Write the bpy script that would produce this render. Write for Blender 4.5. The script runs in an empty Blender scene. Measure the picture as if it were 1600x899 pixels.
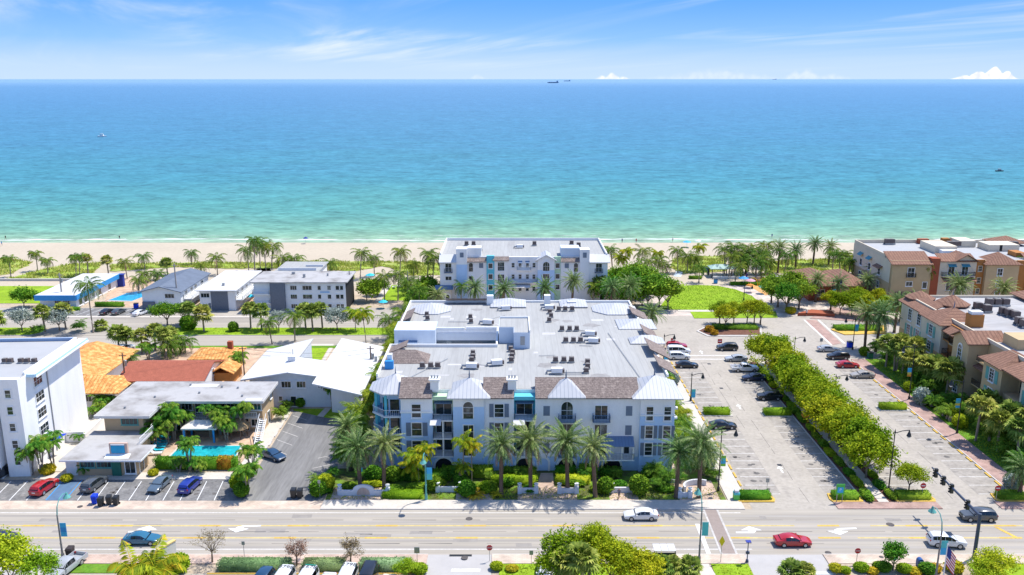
import bpy, math, random
import numpy as np
from mathutils import Vector, Matrix
random.seed(7); RNG = np.random.default_rng(7)
R = math.radians
SC = bpy.context.scene
COL = SC.collection
# ------------------------------------------------------------------ survey helpers
FPX = 1330.0; PITCH = math.atan(326.5 / FPX); CP, SP = math.cos(PITCH), math.sin(PITCH); HCAM = 60.0
def G(x, y, z=0.0):
    """survey point of the photograph -> world X, Y at height z"""
    u = (x - 800) / FPX; v = (y - 449.5) / FPX
    dy, dz = CP - v * SP, -SP - v * CP
    t = (z - HCAM) / dz
    return (t * u, t * dy)
def GP(pts, z=0.0): return [G(a, b, z) for a, b in pts]
def HZ(Y, row):
    v = (row - 449.5) / FPX
    return HCAM + Y / (CP - v * SP) * (-SP - v * CP)
ORD = ['first', 'second', 'third', 'fourth', 'fifth', 'sixth', 'seventh', 'eighth', 'ninth', 'tenth', 'eleventh', 'twelfth', 'thirteenth', 'fourteenth', 'fifteenth', 'sixteenth', 'seventeenth', 'eighteenth', 'nineteenth', 'twentieth', 'twenty-first', 'twenty-second', 'twenty-third', 'twenty-fourth']
# ------------------------------------------------------------------ materials
MATS = {}
def srgb(r, g, b):
    f = lambda c: (c / 255 / 12.92) if c / 255 <= .04045 else ((c / 255 + .055) / 1.055) ** 2.4
    return (f(r), f(g), f(b))
def mat(name, col, rough=.7, var=.12, scale=1.2, metal=0., spec=.3, bump=0., bscale=None, stretch=None, dirt_or_glint=None, coat=0., alpha_noise=None, var2=0., scale2=14.):
    if name in MATS: return MATS[name]
    m = bpy.data.materials.new(name); m.use_nodes = True
    nt = m.node_tree; N = nt.nodes; L = nt.links
    b = N['Principled BSDF']
    b.inputs['Roughness'].default_value = rough; b.inputs['Metallic'].default_value = metal
    b.inputs['Specular IOR Level'].default_value = spec
    if coat: b.inputs['Coat Weight'].default_value = coat; b.inputs['Coat Roughness'].default_value = .06
    tc = N.new('ShaderNodeTexCoord'); src = tc.outputs['Object']
    if stretch:
        mp = N.new('ShaderNodeMapping'); mp.inputs['Scale'].default_value = stretch; L.new(src, mp.inputs[0]); src = mp.outputs[0]
    def noise(sc, det=4.):
        n = N.new('ShaderNodeTexNoise'); n.inputs['Scale'].default_value = sc; n.inputs['Detail'].default_value = det; n.inputs['Roughness'].default_value = .6
        L.new(src, n.inputs['Vector']); return n.outputs['Fac']
    def ramp(f, a, bb, p0=.3, p1=.7):
        r = N.new('ShaderNodeValToRGB'); r.color_ramp.elements[0].position = p0; r.color_ramp.elements[1].position = p1
        r.color_ramp.elements[0].color = (*a, 1); r.color_ramp.elements[1].color = (*bb, 1); L.new(f, r.inputs[0]); return r.outputs[0]
    out = ramp(noise(scale), [c * (1 - var) for c in col], [min(1, c * (1 + var)) for c in col])
    def mix(a, bcol, fac, mode='MIX'):
        x = N.new('ShaderNodeMix'); x.data_type = 'RGBA'; x.blend_type = mode
        if isinstance(fac, float): x.inputs[0].default_value = fac
        else: L.new(fac, x.inputs[0])
        L.new(a, x.inputs[6])
        if isinstance(bcol, tuple): x.inputs[7].default_value = (*bcol, 1)
        else: L.new(bcol, x.inputs[7])
        return x.outputs[2]
    if var2: out = mix(out, ramp(noise(scale2, 2.), (1 - var2,) * 3, (1 + var2,) * 3), 1., 'MULTIPLY')
    if dirt_or_glint:  # second blotch colour; on window glass it carries painted reflections
        dc, ds, lo, hi = dirt_or_glint
        out = mix(out, dc, ramp(noise(ds, 6.), (0, 0, 0), (1, 1, 1), lo, hi))
    L.new(out, b.inputs['Base Color'])
    if bump:
        bp = N.new('ShaderNodeBump'); bp.inputs['Strength'].default_value = bump; bp.inputs['Distance'].default_value = .05
        L.new(noise(bscale or 8., 3.), bp.inputs['Height']); L.new(bp.outputs[0], b.inputs['Normal'])
    MATS[name] = m
    return m
def stripes(m, axis, period, duty, colour, along=None, strength=.6):
    """adds ribs / courses (a real pattern of the surface) along one object axis"""
    nt = m.node_tree; N = nt.nodes; L = nt.links; b = N['Principled BSDF']
    tc = N.new('ShaderNodeTexCoord'); sx = N.new('ShaderNodeSeparateXYZ'); L.new(tc.outputs['Object'], sx.inputs[0])
    def mth(op, a, bv):
        x = N.new('ShaderNodeMath'); x.operation = op
        if isinstance(a, (int, float)): x.inputs[0].default_value = a
        else: L.new(a, x.inputs[0])
        x.inputs[1].default_value = bv; return x.outputs[0]
    f = mth('LESS_THAN', mth('FRACT', mth('DIVIDE', sx.outputs[axis], period), 0.), duty)
    f = mth('MULTIPLY', f, strength)
    old = b.inputs['Base Color'].links[0].from_socket
    x = N.new('ShaderNodeMix'); x.data_type = 'RGBA'; L.new(f, x.inputs[0]); L.new(old, x.inputs[6]); x.inputs[7].default_value = (*colour, 1)
    L.new(x.outputs[2], b.inputs['Base Color'])
    return m
def brickmat(name, c1, c2, mortar, sc, rough=.8):
    m = bpy.data.materials.new(name); m.use_nodes = True; N = m.node_tree.nodes; L = m.node_tree.links; b = N['Principled BSDF']
    b.inputs['Roughness'].default_value = rough; b.inputs['Specular IOR Level'].default_value = .2
    tc = N.new('ShaderNodeTexCoord'); br = N.new('ShaderNodeTexBrick'); L.new(tc.outputs['Object'], br.inputs['Vector'])
    br.inputs['Color1'].default_value = (*c1, 1); br.inputs['Color2'].default_value = (*c2, 1); br.inputs['Mortar'].default_value = (*mortar, 1)
    br.inputs['Scale'].default_value = sc; br.inputs['Mortar Size'].default_value = .03; br.inputs['Bias'].default_value = 0.
    n = N.new('ShaderNodeTexNoise'); n.inputs['Scale'].default_value = .5; n.inputs['Detail'].default_value = 5; L.new(tc.outputs['Object'], n.inputs['Vector'])
    r = N.new('ShaderNodeValToRGB'); r.color_ramp.elements[0].color = (.7, .7, .7, 1); r.color_ramp.elements[1].color = (1.15, 1.15, 1.15, 1); r.color_ramp.elements[0].position = .3; r.color_ramp.elements[1].position = .7
    L.new(n.outputs['Fac'], r.inputs[0])
    x = N.new('ShaderNodeMix'); x.data_type = 'RGBA'; x.blend_type = 'MULTIPLY'; x.inputs[0].default_value = 1; L.new(br.outputs['Color'], x.inputs[6]); L.new(r.outputs[0], x.inputs[7])
    L.new(x.outputs[2], b.inputs['Base Color']); MATS[name] = m
    return m
def leafmat(name, dark, mid, light, transl=.25, rough=.55, hue=.04):
    dark, mid, light = [tuple(min(.8, c * g_) for c in q) for q, g_ in ((dark, 1.1), (mid, 1.3), (light, 1.3))]
    m = bpy.data.materials.new(name); m.use_nodes = True; N = m.node_tree.nodes; L = m.node_tree.links
    b = N['Principled BSDF']; out = N['Material Output']
    b.inputs['Roughness'].default_value = .65; b.inputs['Specular IOR Level'].default_value = .07
    g = N.new('ShaderNodeNewGeometry'); r = N.new('ShaderNodeValToRGB'); e = r.color_ramp.elements
    e[0].position = 0.; e[0].color = (*dark, 1); e[1].position = 1.; e[1].color = (*light, 1); k = e.new(.5); k.color = (*mid, 1)
    tc = N.new('ShaderNodeTexCoord'); n = N.new('ShaderNodeTexNoise'); n.inputs['Scale'].default_value = .55; n.inputs['Detail'].default_value = 2.; L.new(tc.outputs['Object'], n.inputs['Vector'])
    a = N.new('ShaderNodeMath'); a.operation = 'MULTIPLY_ADD'; L.new(g.outputs['Random Per Island'], a.inputs[0]); a.inputs[1].default_value = .62
    a2 = N.new('ShaderNodeMath'); a2.operation = 'MULTIPLY_ADD'; L.new(n.outputs['Fac'], a2.inputs[0]); a2.inputs[1].default_value = 1.1; a2.inputs[2].default_value = -.36
    L.new(a2.outputs[0], a.inputs[2]); L.new(a.outputs[0], r.inputs[0])
    oi = N.new('ShaderNodeObjectInfo'); hs = N.new('ShaderNodeHueSaturation')
    mh = N.new('ShaderNodeMapRange'); mh.inputs['To Min'].default_value = .5 - hue; mh.inputs['To Max'].default_value = .5 + hue * .6; L.new(oi.outputs['Random'], mh.inputs[0]); L.new(mh.outputs[0], hs.inputs['Hue'])
    mv = N.new('ShaderNodeMapRange'); mv.inputs['To Min'].default_value = 1.15; mv.inputs['To Max'].default_value = .85; L.new(oi.outputs['Random'], mv.inputs[0]); L.new(mv.outputs[0], hs.inputs['Value'])
    L.new(r.outputs[0], hs.inputs['Color']); L.new(hs.outputs[0], b.inputs['Base Color'])
    t = N.new('ShaderNodeBsdfTranslucent'); L.new(hs.outputs[0], t.inputs['Color'])
    ms = N.new('ShaderNodeMixShader'); ms.inputs[0].default_value = transl; L.new(b.outputs[0], ms.inputs[1]); L.new(t.outputs[0], ms.inputs[2]); L.new(ms.outputs[0], out.inputs['Surface'])
    MATS[name] = m
    return m
# ------------------------------------------------------------------ mesh building
ORG = {}
class MB:
    def __init__(s): s.v = []; s.f = []; s.m = []
    def add(s, vs, fs, mi=0):
        b = len(s.v); s.v.extend(vs); s.f.extend([tuple(b + i for i in f) for f in fs]); s.m.extend([mi] * len(fs)); return s
    def box(s, x0, x1, y0, y1, z0, z1, mi=0):
        return s.add([(x0, y0, z0), (x1, y0, z0), (x1, y1, z0), (x0, y1, z0), (x0, y0, z1), (x1, y0, z1), (x1, y1, z1), (x0, y1, z1)],
                     [(3, 2, 1, 0), (4, 5, 6, 7), (0, 1, 5, 4), (1, 2, 6, 5), (2, 3, 7, 6), (3, 0, 4, 7)], mi)
    def prism(s, pts, z0, z1, mi=0):
        a = sum(pts[i][0] * pts[(i + 1) % len(pts)][1] - pts[(i + 1) % len(pts)][0] * pts[i][1] for i in range(len(pts)))
        if a < 0: pts = pts[::-1]
        n = len(pts); z1s = z1 if isinstance(z1, (list, tuple)) else [z1] * n
        return s.add([(p[0], p[1], z0) for p in pts] + [(p[0], p[1], z1s[i]) for i, p in enumerate(pts)],
                     [tuple(range(n - 1, -1, -1)), tuple(range(n, 2 * n))] + [(i, (i + 1) % n, n + (i + 1) % n, n + i) for i in range(n)], mi)
    def poly(s, pts, mi=0): return s.add(list(pts), [tuple(range(len(pts)))], mi)
    def tube(s, pts, rad, n=8, mi=0, cap=True):
        pts = [Vector(p) for p in pts]; rings = []
        for i, p in enumerate(pts):
            d = (pts[min(i + 1, len(pts) - 1)] - pts[max(i - 1, 0)]).normalized()
            u = d.cross(Vector((0, 0, 1)) if abs(d.z) < .95 else Vector((1, 0, 0))).normalized(); w = u.cross(d)
            r = rad[i] if isinstance(rad, (list, tuple)) else rad
            rings.append([tuple(p + (u * math.cos(k * 2 * math.pi / n) + w * math.sin(k * 2 * math.pi / n)) * r) for k in range(n)])
        b = [q for rr in rings for q in rr]; fs = []
        for i in range(len(pts) - 1):
            for k in range(n): fs.append((i * n + k, i * n + (k + 1) % n, (i + 1) * n + (k + 1) % n, (i + 1) * n + k))
        if cap: fs.append(tuple(range(n - 1, -1, -1))); fs.append(tuple((len(pts) - 1) * n + k for k in range(n)))
        return s.add(b, fs, mi)
    def lathe(s, prof, cx=0, cy=0, n=12, mi=0):
        b = []; fs = []
        for r, z in prof:
            b += [(cx + r * math.cos(k * 2 * math.pi / n), cy + r * math.sin(k * 2 * math.pi / n), z) for k in range(n)]
        for i in range(len(prof) - 1):
            for k in range(n): fs.append((i * n + k, i * n + (k + 1) % n, (i + 1) * n + (k + 1) % n, (i + 1) * n + k))
        fs.append(tuple(range(n - 1, -1, -1))); fs.append(tuple((len(prof) - 1) * n + k for k in range(n)))
        return s.add(b, fs, mi)
    def ring(s, ax, ay, az, dx, dy, outer, inner, depth, mi=0):
        """picture frame: outline lists (u,z) outer/inner in a wall plane at (ax,ay,az), u along (dx,dy), proud by depth along (dy,-dx)"""
        nx, ny = dy, -dx; P = lambda u, z, d: (ax + dx * u + nx * d, ay + dy * u + ny * d, az + z); n = len(outer)
        vs = [P(u, z, 0) for u, z in outer] + [P(u, z, depth) for u, z in outer] + [P(u, z, depth) for u, z in inner] + [P(u, z, 0) for u, z in inner]
        fs = []
        for i in range(n):
            j = (i + 1) % n
            for a in range(3): fs.append((a * n + i, a * n + j, (a + 1) * n + j, (a + 1) * n + i))
        return s.add(vs, fs, mi)
    def slabw(s, ax, ay, az, dx, dy, outline, d0, d1, mi=0):
        nx, ny = dy, -dx; P = lambda u, z, d: (ax + dx * u + nx * d, ay + dy * u + ny * d, az + z); n = len(outline)
        vs = [P(u, z, d1) for u, z in outline] + [P(u, z, d0) for u, z in outline]
        return s.add(vs, [tuple(range(n))] + [tuple(range(2 * n - 1, n - 1, -1))] + [(i, n + i, n + (i + 1) % n, (i + 1) % n) for i in range(n)], mi)
    def build(s, name, mats, parent=None, local=False, loc=None, smooth=False):
        me = bpy.data.meshes.new(name)
        o = ORG.get(parent.name, (0, 0, 0)) if (parent is not None and not local) else (loc or (0, 0, 0))
        vs = [(x - o[0], y - o[1], z - o[2]) for x, y, z in s.v] if o != (0, 0, 0) else s.v
        me.from_pydata(vs, [], s.f)
        mats = mats if isinstance(mats, (list, tuple)) else [mats]
        for m in mats: me.materials.append(m)
        if len(mats) > 1: me.polygons.foreach_set('material_index', s.m)
        if smooth: me.polygons.foreach_set('use_smooth', [True] * len(s.f))
        me.update()
        ob = bpy.data.objects.new(name, me); COL.objects.link(ob)
        if parent is not None: ob.parent = parent
        elif loc: ob.location = loc
        ORG[ob.name] = o
        return ob
def npmesh(name, V, F, m):
    me = bpy.data.meshes.new(name); V = np.ascontiguousarray(V, dtype=np.float32); F = np.ascontiguousarray(F, dtype=np.int32)
    me.vertices.add(len(V)); me.vertices.foreach_set('co', V.ravel()); k = F.shape[1]
    me.loops.add(F.size); me.loops.foreach_set('vertex_index', F.ravel()); me.polygons.add(len(F))
    me.polygons.foreach_set('loop_start', np.arange(0, F.size, k, dtype=np.int32)); me.polygons.foreach_set('loop_total', np.full(len(F), k, dtype=np.int32))
    me.update(calc_edges=True); me.materials.append(m); return me
LABELS = {}
def tag(o, label, cat, group=None, kind=None):
    o['label'] = label; o['category'] = cat
    if group: o['group'] = group
    if kind: o['kind'] = kind
    n = len(label.split())
    if n < 4 or n > 16: print('LABELLEN', n, label)
    if label in LABELS: print('LABELDUP', label)
    LABELS[label] = o.name
    return o
def thing(name, label, cat, loc=(0, 0, 0), rz=0., group=None):
    o = bpy.data.objects.new(name, None); COL.objects.link(o); o.location = loc; o.rotation_euler = (0, 0, rz); o.empty_display_size = .5
    ORG[o.name] = tuple(loc)
    return tag(o, label, cat, group)
def dup(root, loc, rz=None, label=None, group=None, scale=None):
    def cp(o, par):
        c = o.copy(); COL.objects.link(c); c.parent = par
        for ch in [q for q in KIDS.get(o.name, list(o.children))]: cp(ch, c)
        return c
    r = cp(root, None); r.location = loc
    if rz is not None: r.rotation_euler = (0, 0, rz)
    if scale: r.scale = (scale,) * 3 if isinstance(scale, (int, float)) else scale
    if label:
        r['label'] = label
        if label in LABELS: print('LABELDUP', label)
        LABELS[label] = r.name
    if group: r['group'] = group
    return r
KIDS = {}
def struct(name, b, m, **k):
    o = b.build(name, m, **k); o['kind'] = 'structure'; return o
def sheet(name, pts, z, m):
    b = MB(); a = sum(pts[i][0] * pts[(i + 1) % len(pts)][1] - pts[(i + 1) % len(pts)][0] * pts[i][1] for i in range(len(pts)))
    if a < 0: pts = pts[::-1]
    b.poly([(x, y, z) for x, y in pts]); return struct(name, b, m)
def slab(name, pts, z1, m): return struct(name, MB().prism(pts, -.3, z1), m)
def rect(x0, x1, y0, y1): return [(x0, y0), (x1, y0), (x1, y1), (x0, y1)]
def wobble(pts, amp, step=2.5):
    out = []
    for i, (x, y) in enumerate(pts):
        x2, y2 = pts[(i + 1) % len(pts)]; n = max(1, int(math.hypot(x2 - x, y2 - y) / step))
        for k in range(n): out.append((x + (x2 - x) * k / n + random.uniform(-amp, amp), y + (y2 - y) * k / n + random.uniform(-amp, amp)))
    return out
# ------------------------------------------------------------------ windows
def outline(w, h, arch, n=10):
    if not arch: return [(-w / 2, 0), (w / 2, 0), (w / 2, h), (-w / 2, h)]
    r = w / 2; return [(-r, 0), (r, 0)] + [(r * math.cos(t), h - r + r * math.sin(t)) for t in [math.pi * k / n for k in range(n + 1)]]
def window(par, x, y, z, w, h, face='-y', frame=None, pane=None, arch=False, shutter=None, grid=(1, 3), name='window', trim=.14, pane_mat=None, sill=True):
    dx, dy = {'-y': (1, 0), '+x': (0, 1), '-x': (0, -1), '+y': (-1, 0)}[face]
    fm = frame or M_trim; pm = pane or M_glass
    b = MB(); b.ring(x, y, z, dx, dy, outline(w + 2 * trim, h + 2 * trim, arch) if arch else [(u, v - trim) for u, v in outline(w + 2 * trim, h + 2 * trim, False)], outline(w, h, arch), .10)
    for i in range(1, grid[0]): u = -w / 2 + w * i / grid[0]; b.slabw(x, y, z, dx, dy, [(u - .025, 0), (u + .025, 0), (u + .025, h - .02), (u - .025, h - .02)], .045, .075)
    for i in range(1, grid[1]):
        v = h * i / grid[1]; b.slabw(x, y, z, dx, dy, [(-w / 2, v - .028), (w / 2, v - .028), (w / 2, v + .028), (-w / 2, v + .028)], .045, .07)
    o = b.build(name, fm, par)
    MB().slabw(x, y, z, dx, dy, outline(w, h, arch), .004, .04).build('pane', pm, o)
    if sill and not arch: MB().slabw(x, y, z - trim - .1, dx, dy, [(-w / 2 - .22, 0), (w / 2 + .22, 0), (w / 2 + .22, .098), (-w / 2 - .22, .098)], 0, .2).build('sill', fm, o)
    if shutter:
        sw = w * .5
        for sgn in (-1, 1):
            c = sgn * (w / 2 + trim + sw / 2 + .02); q = MB().slabw(x, y, z, dx, dy, [(c - sw / 2, -.05), (c + sw / 2, -.05), (c + sw / 2, h + .05), (c - sw / 2, h + .05)], .003, .07)
            for k in range(6): v = h * (k + .5) / 6; q.slabw(x, y, z, dx, dy, [(c - sw * .4, v - .06), (c + sw * .4, v - .06), (c + sw * .4, v + .03), (c - sw * .4, v + .03)], .07, .1)
            q.build('shutter', shutter, o)
    return o
def railing(par, pts, z, h, m, name='railing', step=.22):
    b = MB()
    for i in range(len(pts) - 1):
        (x0, y0), (x1, y1) = pts[i], pts[i + 1]; n = max(2, int(math.hypot(x1 - x0, y1 - y0) / step))
        for k in range(n + 1):
            x, y = x0 + (x1 - x0) * k / n, y0 + (y1 - y0) * k / n; r = .035 if k in (0, n) else .018
            b.box(x - r, x + r, y - r, y + r, z, z + h - .02)
        b.tube([(x0, y0, z + h), (x1, y1, z + h)], .045, 5); b.tube([(x0, y0, z + .1), (x1, y1, z + .1)], .03, 5)
    return b.build(name, m, par)
def hip(par, x0, x1, y0, y1, z0, z1, m, ridge=0., name='roof', axis='x', finial=None, thick=.16):
    cx, cy = (x0 + x1) / 2, (y0 + y1) / 2
    a, c = ((cx - ridge / 2, cy, z1), (cx + ridge / 2, cy, z1)) if axis == 'x' else ((cx, cy - ridge / 2, z1), (cx, cy + ridge / 2, z1))
    q = [(x0, y0, z0), (x1, y0, z0), (x1, y1, z0), (x0, y1, z0)]; e = [(p[0], p[1], z0 - thick) for p in q]; b = MB()
    if axis == 'x': b.add(q + [a, c], [(0, 1, 5, 4), (1, 2, 5), (2, 3, 4, 5), (3, 0, 4)] if ridge else [(0, 1, 4), (1, 2, 4), (2, 3, 4), (3, 0, 4)])
    else: b.add(q + [a, c], [(0, 1, 4), (1, 2, 5, 4), (2, 3, 5), (3, 0, 4, 5)])
    b.add(q + e, [(i, 4 + i, 4 + (i + 1) % 4, (i + 1) % 4) for i in range(4)] + [(7, 6, 5, 4)])
    o = b.build(name, m, par)
    if finial: MB().lathe([(.16, z1 - .1), (.1, z1 + .25), (.13, z1 + .4), (.03, z1 + 1.3)], cx, cy, 6).build('finial', finial, o)
    return o
def gable(par, x0, x1, y0, y1, z0, z1, m, axis='x', name='roof', thick=.18, wallm=None):
    b = MB(); cx, cy = (x0 + x1) / 2, (y0 + y1) / 2
    if axis == 'x':
        for dz, fl in ((0, 0), (-thick, 1)):
            v = [(x0, y0, z0 + dz), (x1, y0, z0 + dz), (x1, cy, z1 + dz), (x0, cy, z1 + dz), (x1, y1, z0 + dz), (x0, y1, z0 + dz)]
            f = [(0, 1, 2, 3), (3, 2, 4, 5)]; b.add(v, [t[::-1] for t in f] if fl else f)
        b.add([(x0, y0, z0), (x1, y0, z0), (x1, y0, z0 - thick), (x0, y0, z0 - thick)], [(3, 2, 1, 0)]); b.add([(x0, y1, z0), (x1, y1, z0), (x1, y1, z0 - thick), (x0, y1, z0 - thick)], [(0, 1, 2, 3)])
        for x in (x0, x1): b.add([(x, y0, z0), (x, cy, z1), (x, y1, z0), (x, y1, z0 - thick), (x, cy, z1 - thick), (x, y0, z0 - thick)], [(0, 1, 4, 5), (1, 2, 3, 4)])
    else:
        for dz, fl in ((0, 0), (-thick, 1)):
            v = [(x0, y0, z0 + dz), (cx, y0, z1 + dz), (x1, y0, z0 + dz), (x1, y1, z0 + dz), (cx, y1, z1 + dz), (x0, y1, z0 + dz)]
            f = [(0, 1, 4, 5), (1, 2, 3, 4)]; b.add(v, [t[::-1] for t in f] if fl else f)
        b.add([(x0, y0, z0), (x0, y1, z0), (x0, y1, z0 - thick), (x0, y0, z0 - thick)], [(0, 1, 2, 3)]); b.add([(x1, y0, z0), (x1, y1, z0), (x1, y1, z0 - thick), (x1, y0, z0 - thick)], [(3, 2, 1, 0)])
        for y in (y0, y1): b.add([(x0, y, z0), (cx, y, z1), (x1, y, z0), (x1, y, z0 - thick), (cx, y, z1 - thick), (x0, y, z0 - thick)], [(0, 1, 4, 5), (1, 2, 3, 4)])
    return b.build(name, m, par)
# ------------------------------------------------------------------ palette
M_asph = mat('asphalt_sunbleached', (.385, .345, .288), .85, .08, .55, stretch=(.05, 1, 1), var2=.10, scale2=1.3, dirt_or_glint=((.21, .195, .175), .10, .55, .85))
M_lot = mat('asphalt_lot', (.40, .36, .305), .88, .08, .18, var2=.10, scale2=1.6, dirt_or_glint=((.19, .17, .155), .30, .58, .9))
M_dark = mat('asphalt_patched', (.19, .185, .178), .9, .25, .5, var2=.2, scale2=2.5, dirt_or_glint=((.36, .33, .30), .6, .56, .8))
M_conc = mat('concrete_pale', (.57, .52, .45), .8, .07, .6, var2=.07, scale2=3, dirt_or_glint=((.38, .34, .29), .5, .6, .9))
M_drive = mat('concrete_drive', (.44, .42, .40), .85, .06, .4, var2=.06)
M_pink = brickmat('pavers_pink', (.56, .40, .31), (.62, .47, .38), (.47, .36, .29), 1.4)
M_apron = brickmat('pavers_sand', (.60, .47, .37), (.66, .54, .43), (.55, .44, .35), 1.1)
M_brick = brickmat('pavers_brick', (.40, .245, .205), (.48, .33, .28), (.38, .27, .23), 2.)
M_deck = brickmat('pavers_deck', (.60, .40, .26), (.66, .47, .33), (.5, .36, .26), 1.6)
M_white = mat('paint_white', (.80, .80, .78), .7, .05, 1.5)
M_yell = mat('paint_yellow', (.62, .40, .07), .7, .1, 1.5)
M_line = mat('road_paint_white', (.66, .64, .60), .75, .12, .8, var2=.15, scale2=3)
M_linef = mat('road_paint_faded', (.50, .475, .44), .8, .14, .8, var2=.12, scale2=3)
M_yline = mat('road_paint_yellow', (.62, .40, .08), .75, .16, .5, var2=.12, scale2=2)
M_kerb = mat('kerb_concrete', (.54, .51, .47), .85, .08, 1.5)
M_sand = mat('beach_sand', (.49, .415, .31), .9, .05, .05, var2=.05, scale2=.8, bump=.3, bscale=1.5)
M_soil = mat('sandy_soil', (.46, .37, .27), .9, .15, .25, var2=.15, scale2=2)
M_mulch = mat('mulch', (.16, .075, .05), .95, .3, 2.)
def grassmat(n, a, b, sc): return mat(n, a, .9, .22, sc, spec=.15, var2=.22, scale2=3., dirt_or_glint=(b, sc * 1.7, .48, .78), bump=.5, bscale=9)
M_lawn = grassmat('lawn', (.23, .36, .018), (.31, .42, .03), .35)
M_grass2 = grassmat('lawn_deep_green', (.11, .24, .022), (.2, .29, .03), .4)  # a deeper green grass than the main lawn
M_dune = grassmat('dune_turf', (.28, .37, .055), (.50, .45, .20), .09)
M_trim = mat('trim_white', (.82, .82, .80), .6, .03)
M_glass = mat('window_glass', (.018, .03, .034), .07, .4, .6, spec=.6, dirt_or_glint=((.20, .22, .20), .45, .56, .68))  # pale blotches paint curtains and uneven reflections into the pane colour
M_glassb = mat('window_glass_blue', (.04, .07, .10), .08, .3, .8, spec=.6, dirt_or_glint=((.22, .26, .28), .4, .55, .7))  # bluer glass with the same painted curtain and reflection blotches
M_stucco = mat('stucco_white', (.84, .835, .82), .85, .05, .6, var2=.04, stretch=(1, 1, .18), dirt_or_glint=((.70, .685, .665), .5, .58, .9))
M_stblue = mat('stucco_blue', (.47, .64, .86), .85, .05, .6, var2=.03)
M_stgreen = mat('stucco_mint', (.50, .68, .46), .85, .05)
M_stturq = mat('stucco_turquoise', (.13, .52, .62), .85, .05)
M_shut = mat('shutter_slate', (.17, .21, .27), .6, .08)
M_metal = stripes(mat('metal_roof_pale', (.50, .505, .515), .5, .05, .5, metal=0., spec=.5), 0, .6, .16, (.22, .25, .30))
M_metalb = stripes(mat('metal_roof_blue', (.14, .22, .34), .5, .08, .8, spec=.5), 0, .5, .12, (.07, .11, .18))
M_tile = stripes(mat('roof_tile_brown', (.235, .185, .16), .85, .2, 2.2, var2=.38, scale2=4.5, dirt_or_glint=((.42, .35, .30), 1.1, .55, .75)), 1, .3, .22, (.10, .08, .075))
M_deckroof = stripes(mat('roof_membrane', (.375, .375, .36), .85, .07, .3, stretch=(1, .10, 1), var2=.06, scale2=2.5, dirt_or_glint=((.235, .225, .22), .35, .54, .85)), 0, 1.05, .055, (.26, .255, .25), .35)
M_deckroof2 = mat('roof_gravel_grey', (.44, .43, .42), .9, .1, .2, var2=.08, dirt_or_glint=((.20, .185, .172), .2, .44, .68))
M_whroof = mat('roof_white', (.60, .60, .595), .7, .04, .3, stretch=(1, .2, 1), dirt_or_glint=((.46, .45, .44), .25, .6, .9))
M_clay = stripes(mat('clay_tile', (.27, .145, .095), .85, .2, 1.5, var2=.25, scale2=6), 0, .75, .34, (.15, .07, .05), .8)
M_clayy = stripes(mat('clay_tile_y', (.27, .145, .095), .85, .2, 1.5, var2=.25, scale2=6), 1, .75, .34, (.15, .07, .05), .8)
M_orange = stripes(mat('orange_tile', (.60, .26, .07), .85, .26, .9, var2=.35, scale2=3.5, dirt_or_glint=((.74, .48, .17), 1.1, .46, .62)), 0, .7, .26, (.42, .14, .03), .75)
M_orangey = stripes(mat('orange_tile_y', (.60, .26, .07), .85, .26, .9, var2=.35, scale2=3.5, dirt_or_glint=((.74, .48, .17), 1.1, .46, .62)), 1, .7, .26, (.42, .14, .03), .75)
M_redsh = stripes(mat('red_shingle', (.37, .115, .07), .9, .12, 1.2, var2=.2, scale2=7), 1, .3, .12, (.24, .07, .05))
M_beige = mat('stucco_beige', (.54, .39, .235), .9, .05, .6)
M_medb = mat('stucco_sand', (.54, .40, .225), .9, .06, .5)
M_medw = mat('stucco_cream', (.68, .59, .45), .9, .05, .5)
M_medo = mat('stucco_orange', (.44, .19, .055), .9, .07, .6)
M_medr = mat('stucco_red', (.36, .10, .05), .9, .07, .6)
M_teal = mat('paint_teal', (.07, .27, .32), .6, .06)
M_blue = mat('paint_blue', (.04, .28, .62), .6, .05)
M_black = mat('metal_black', (.018, .02, .022), .5, .1, spec=.5)
M_dgreen = mat('metal_green', (.03, .16, .11), .5, .1)
M_seafoam = mat('lamp_seafoam', (.12, .36, .32), .5, .08)
M_pole = mat('pole_grey', (.22, .21, .20), .7, .1)
M_pole2 = mat('pole_blue', (.055, .075, .12), .5, .1)
M_wood = mat('pole_wood', (.17, .12, .09), .9, .2, 3)
M_cond = stripes(mat('condenser_metal', (.15, .115, .105), .55, .2), 2, .12, .4, (.06, .045, .045))
M_condw = mat('duct_white', (.72, .72, .72), .6, .06)
M_steel = mat('steel', (.32, .34, .36), .4, .1, metal=.6)
M_slate = mat('cladding_slate', (.16, .18, .215), .85, .12, 2.5)
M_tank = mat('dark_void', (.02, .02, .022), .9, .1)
M_bark = mat('bark_grey', (.20, .155, .115), .95, .25, 2.5, bump=.6, bscale=6)
M_palmbark = mat('bark_palm', (.15, .10, .07), .95, .3, 3., bump=.8, bscale=5)
M_palmpale = mat('bark_palm_pale', (.30, .25, .20), .95, .2, 2.)
M_red = mat('paint_red', (.48, .025, .03), .5, .06)
M_yel = mat('paint_bright_yellow', (.75, .55, .02), .5, .06)
M_green = mat('paint_green', (.10, .48, .08), .5, .06)
M_navy = mat('cloth_navy', (.03, .05, .28), .7, .1)
M_cobalt = mat('cloth_cobalt', (.01, .055, .62), .7, .1)
M_turq = mat('cloth_turquoise', (.03, .50, .62), .7, .1)
M_thatch = mat('thatch', (.33, .23, .13), .95, .25, 4, var2=.3, bump=.8)
M_skin = mat('skin', (.42, .24, .16), .6, .1)
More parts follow.
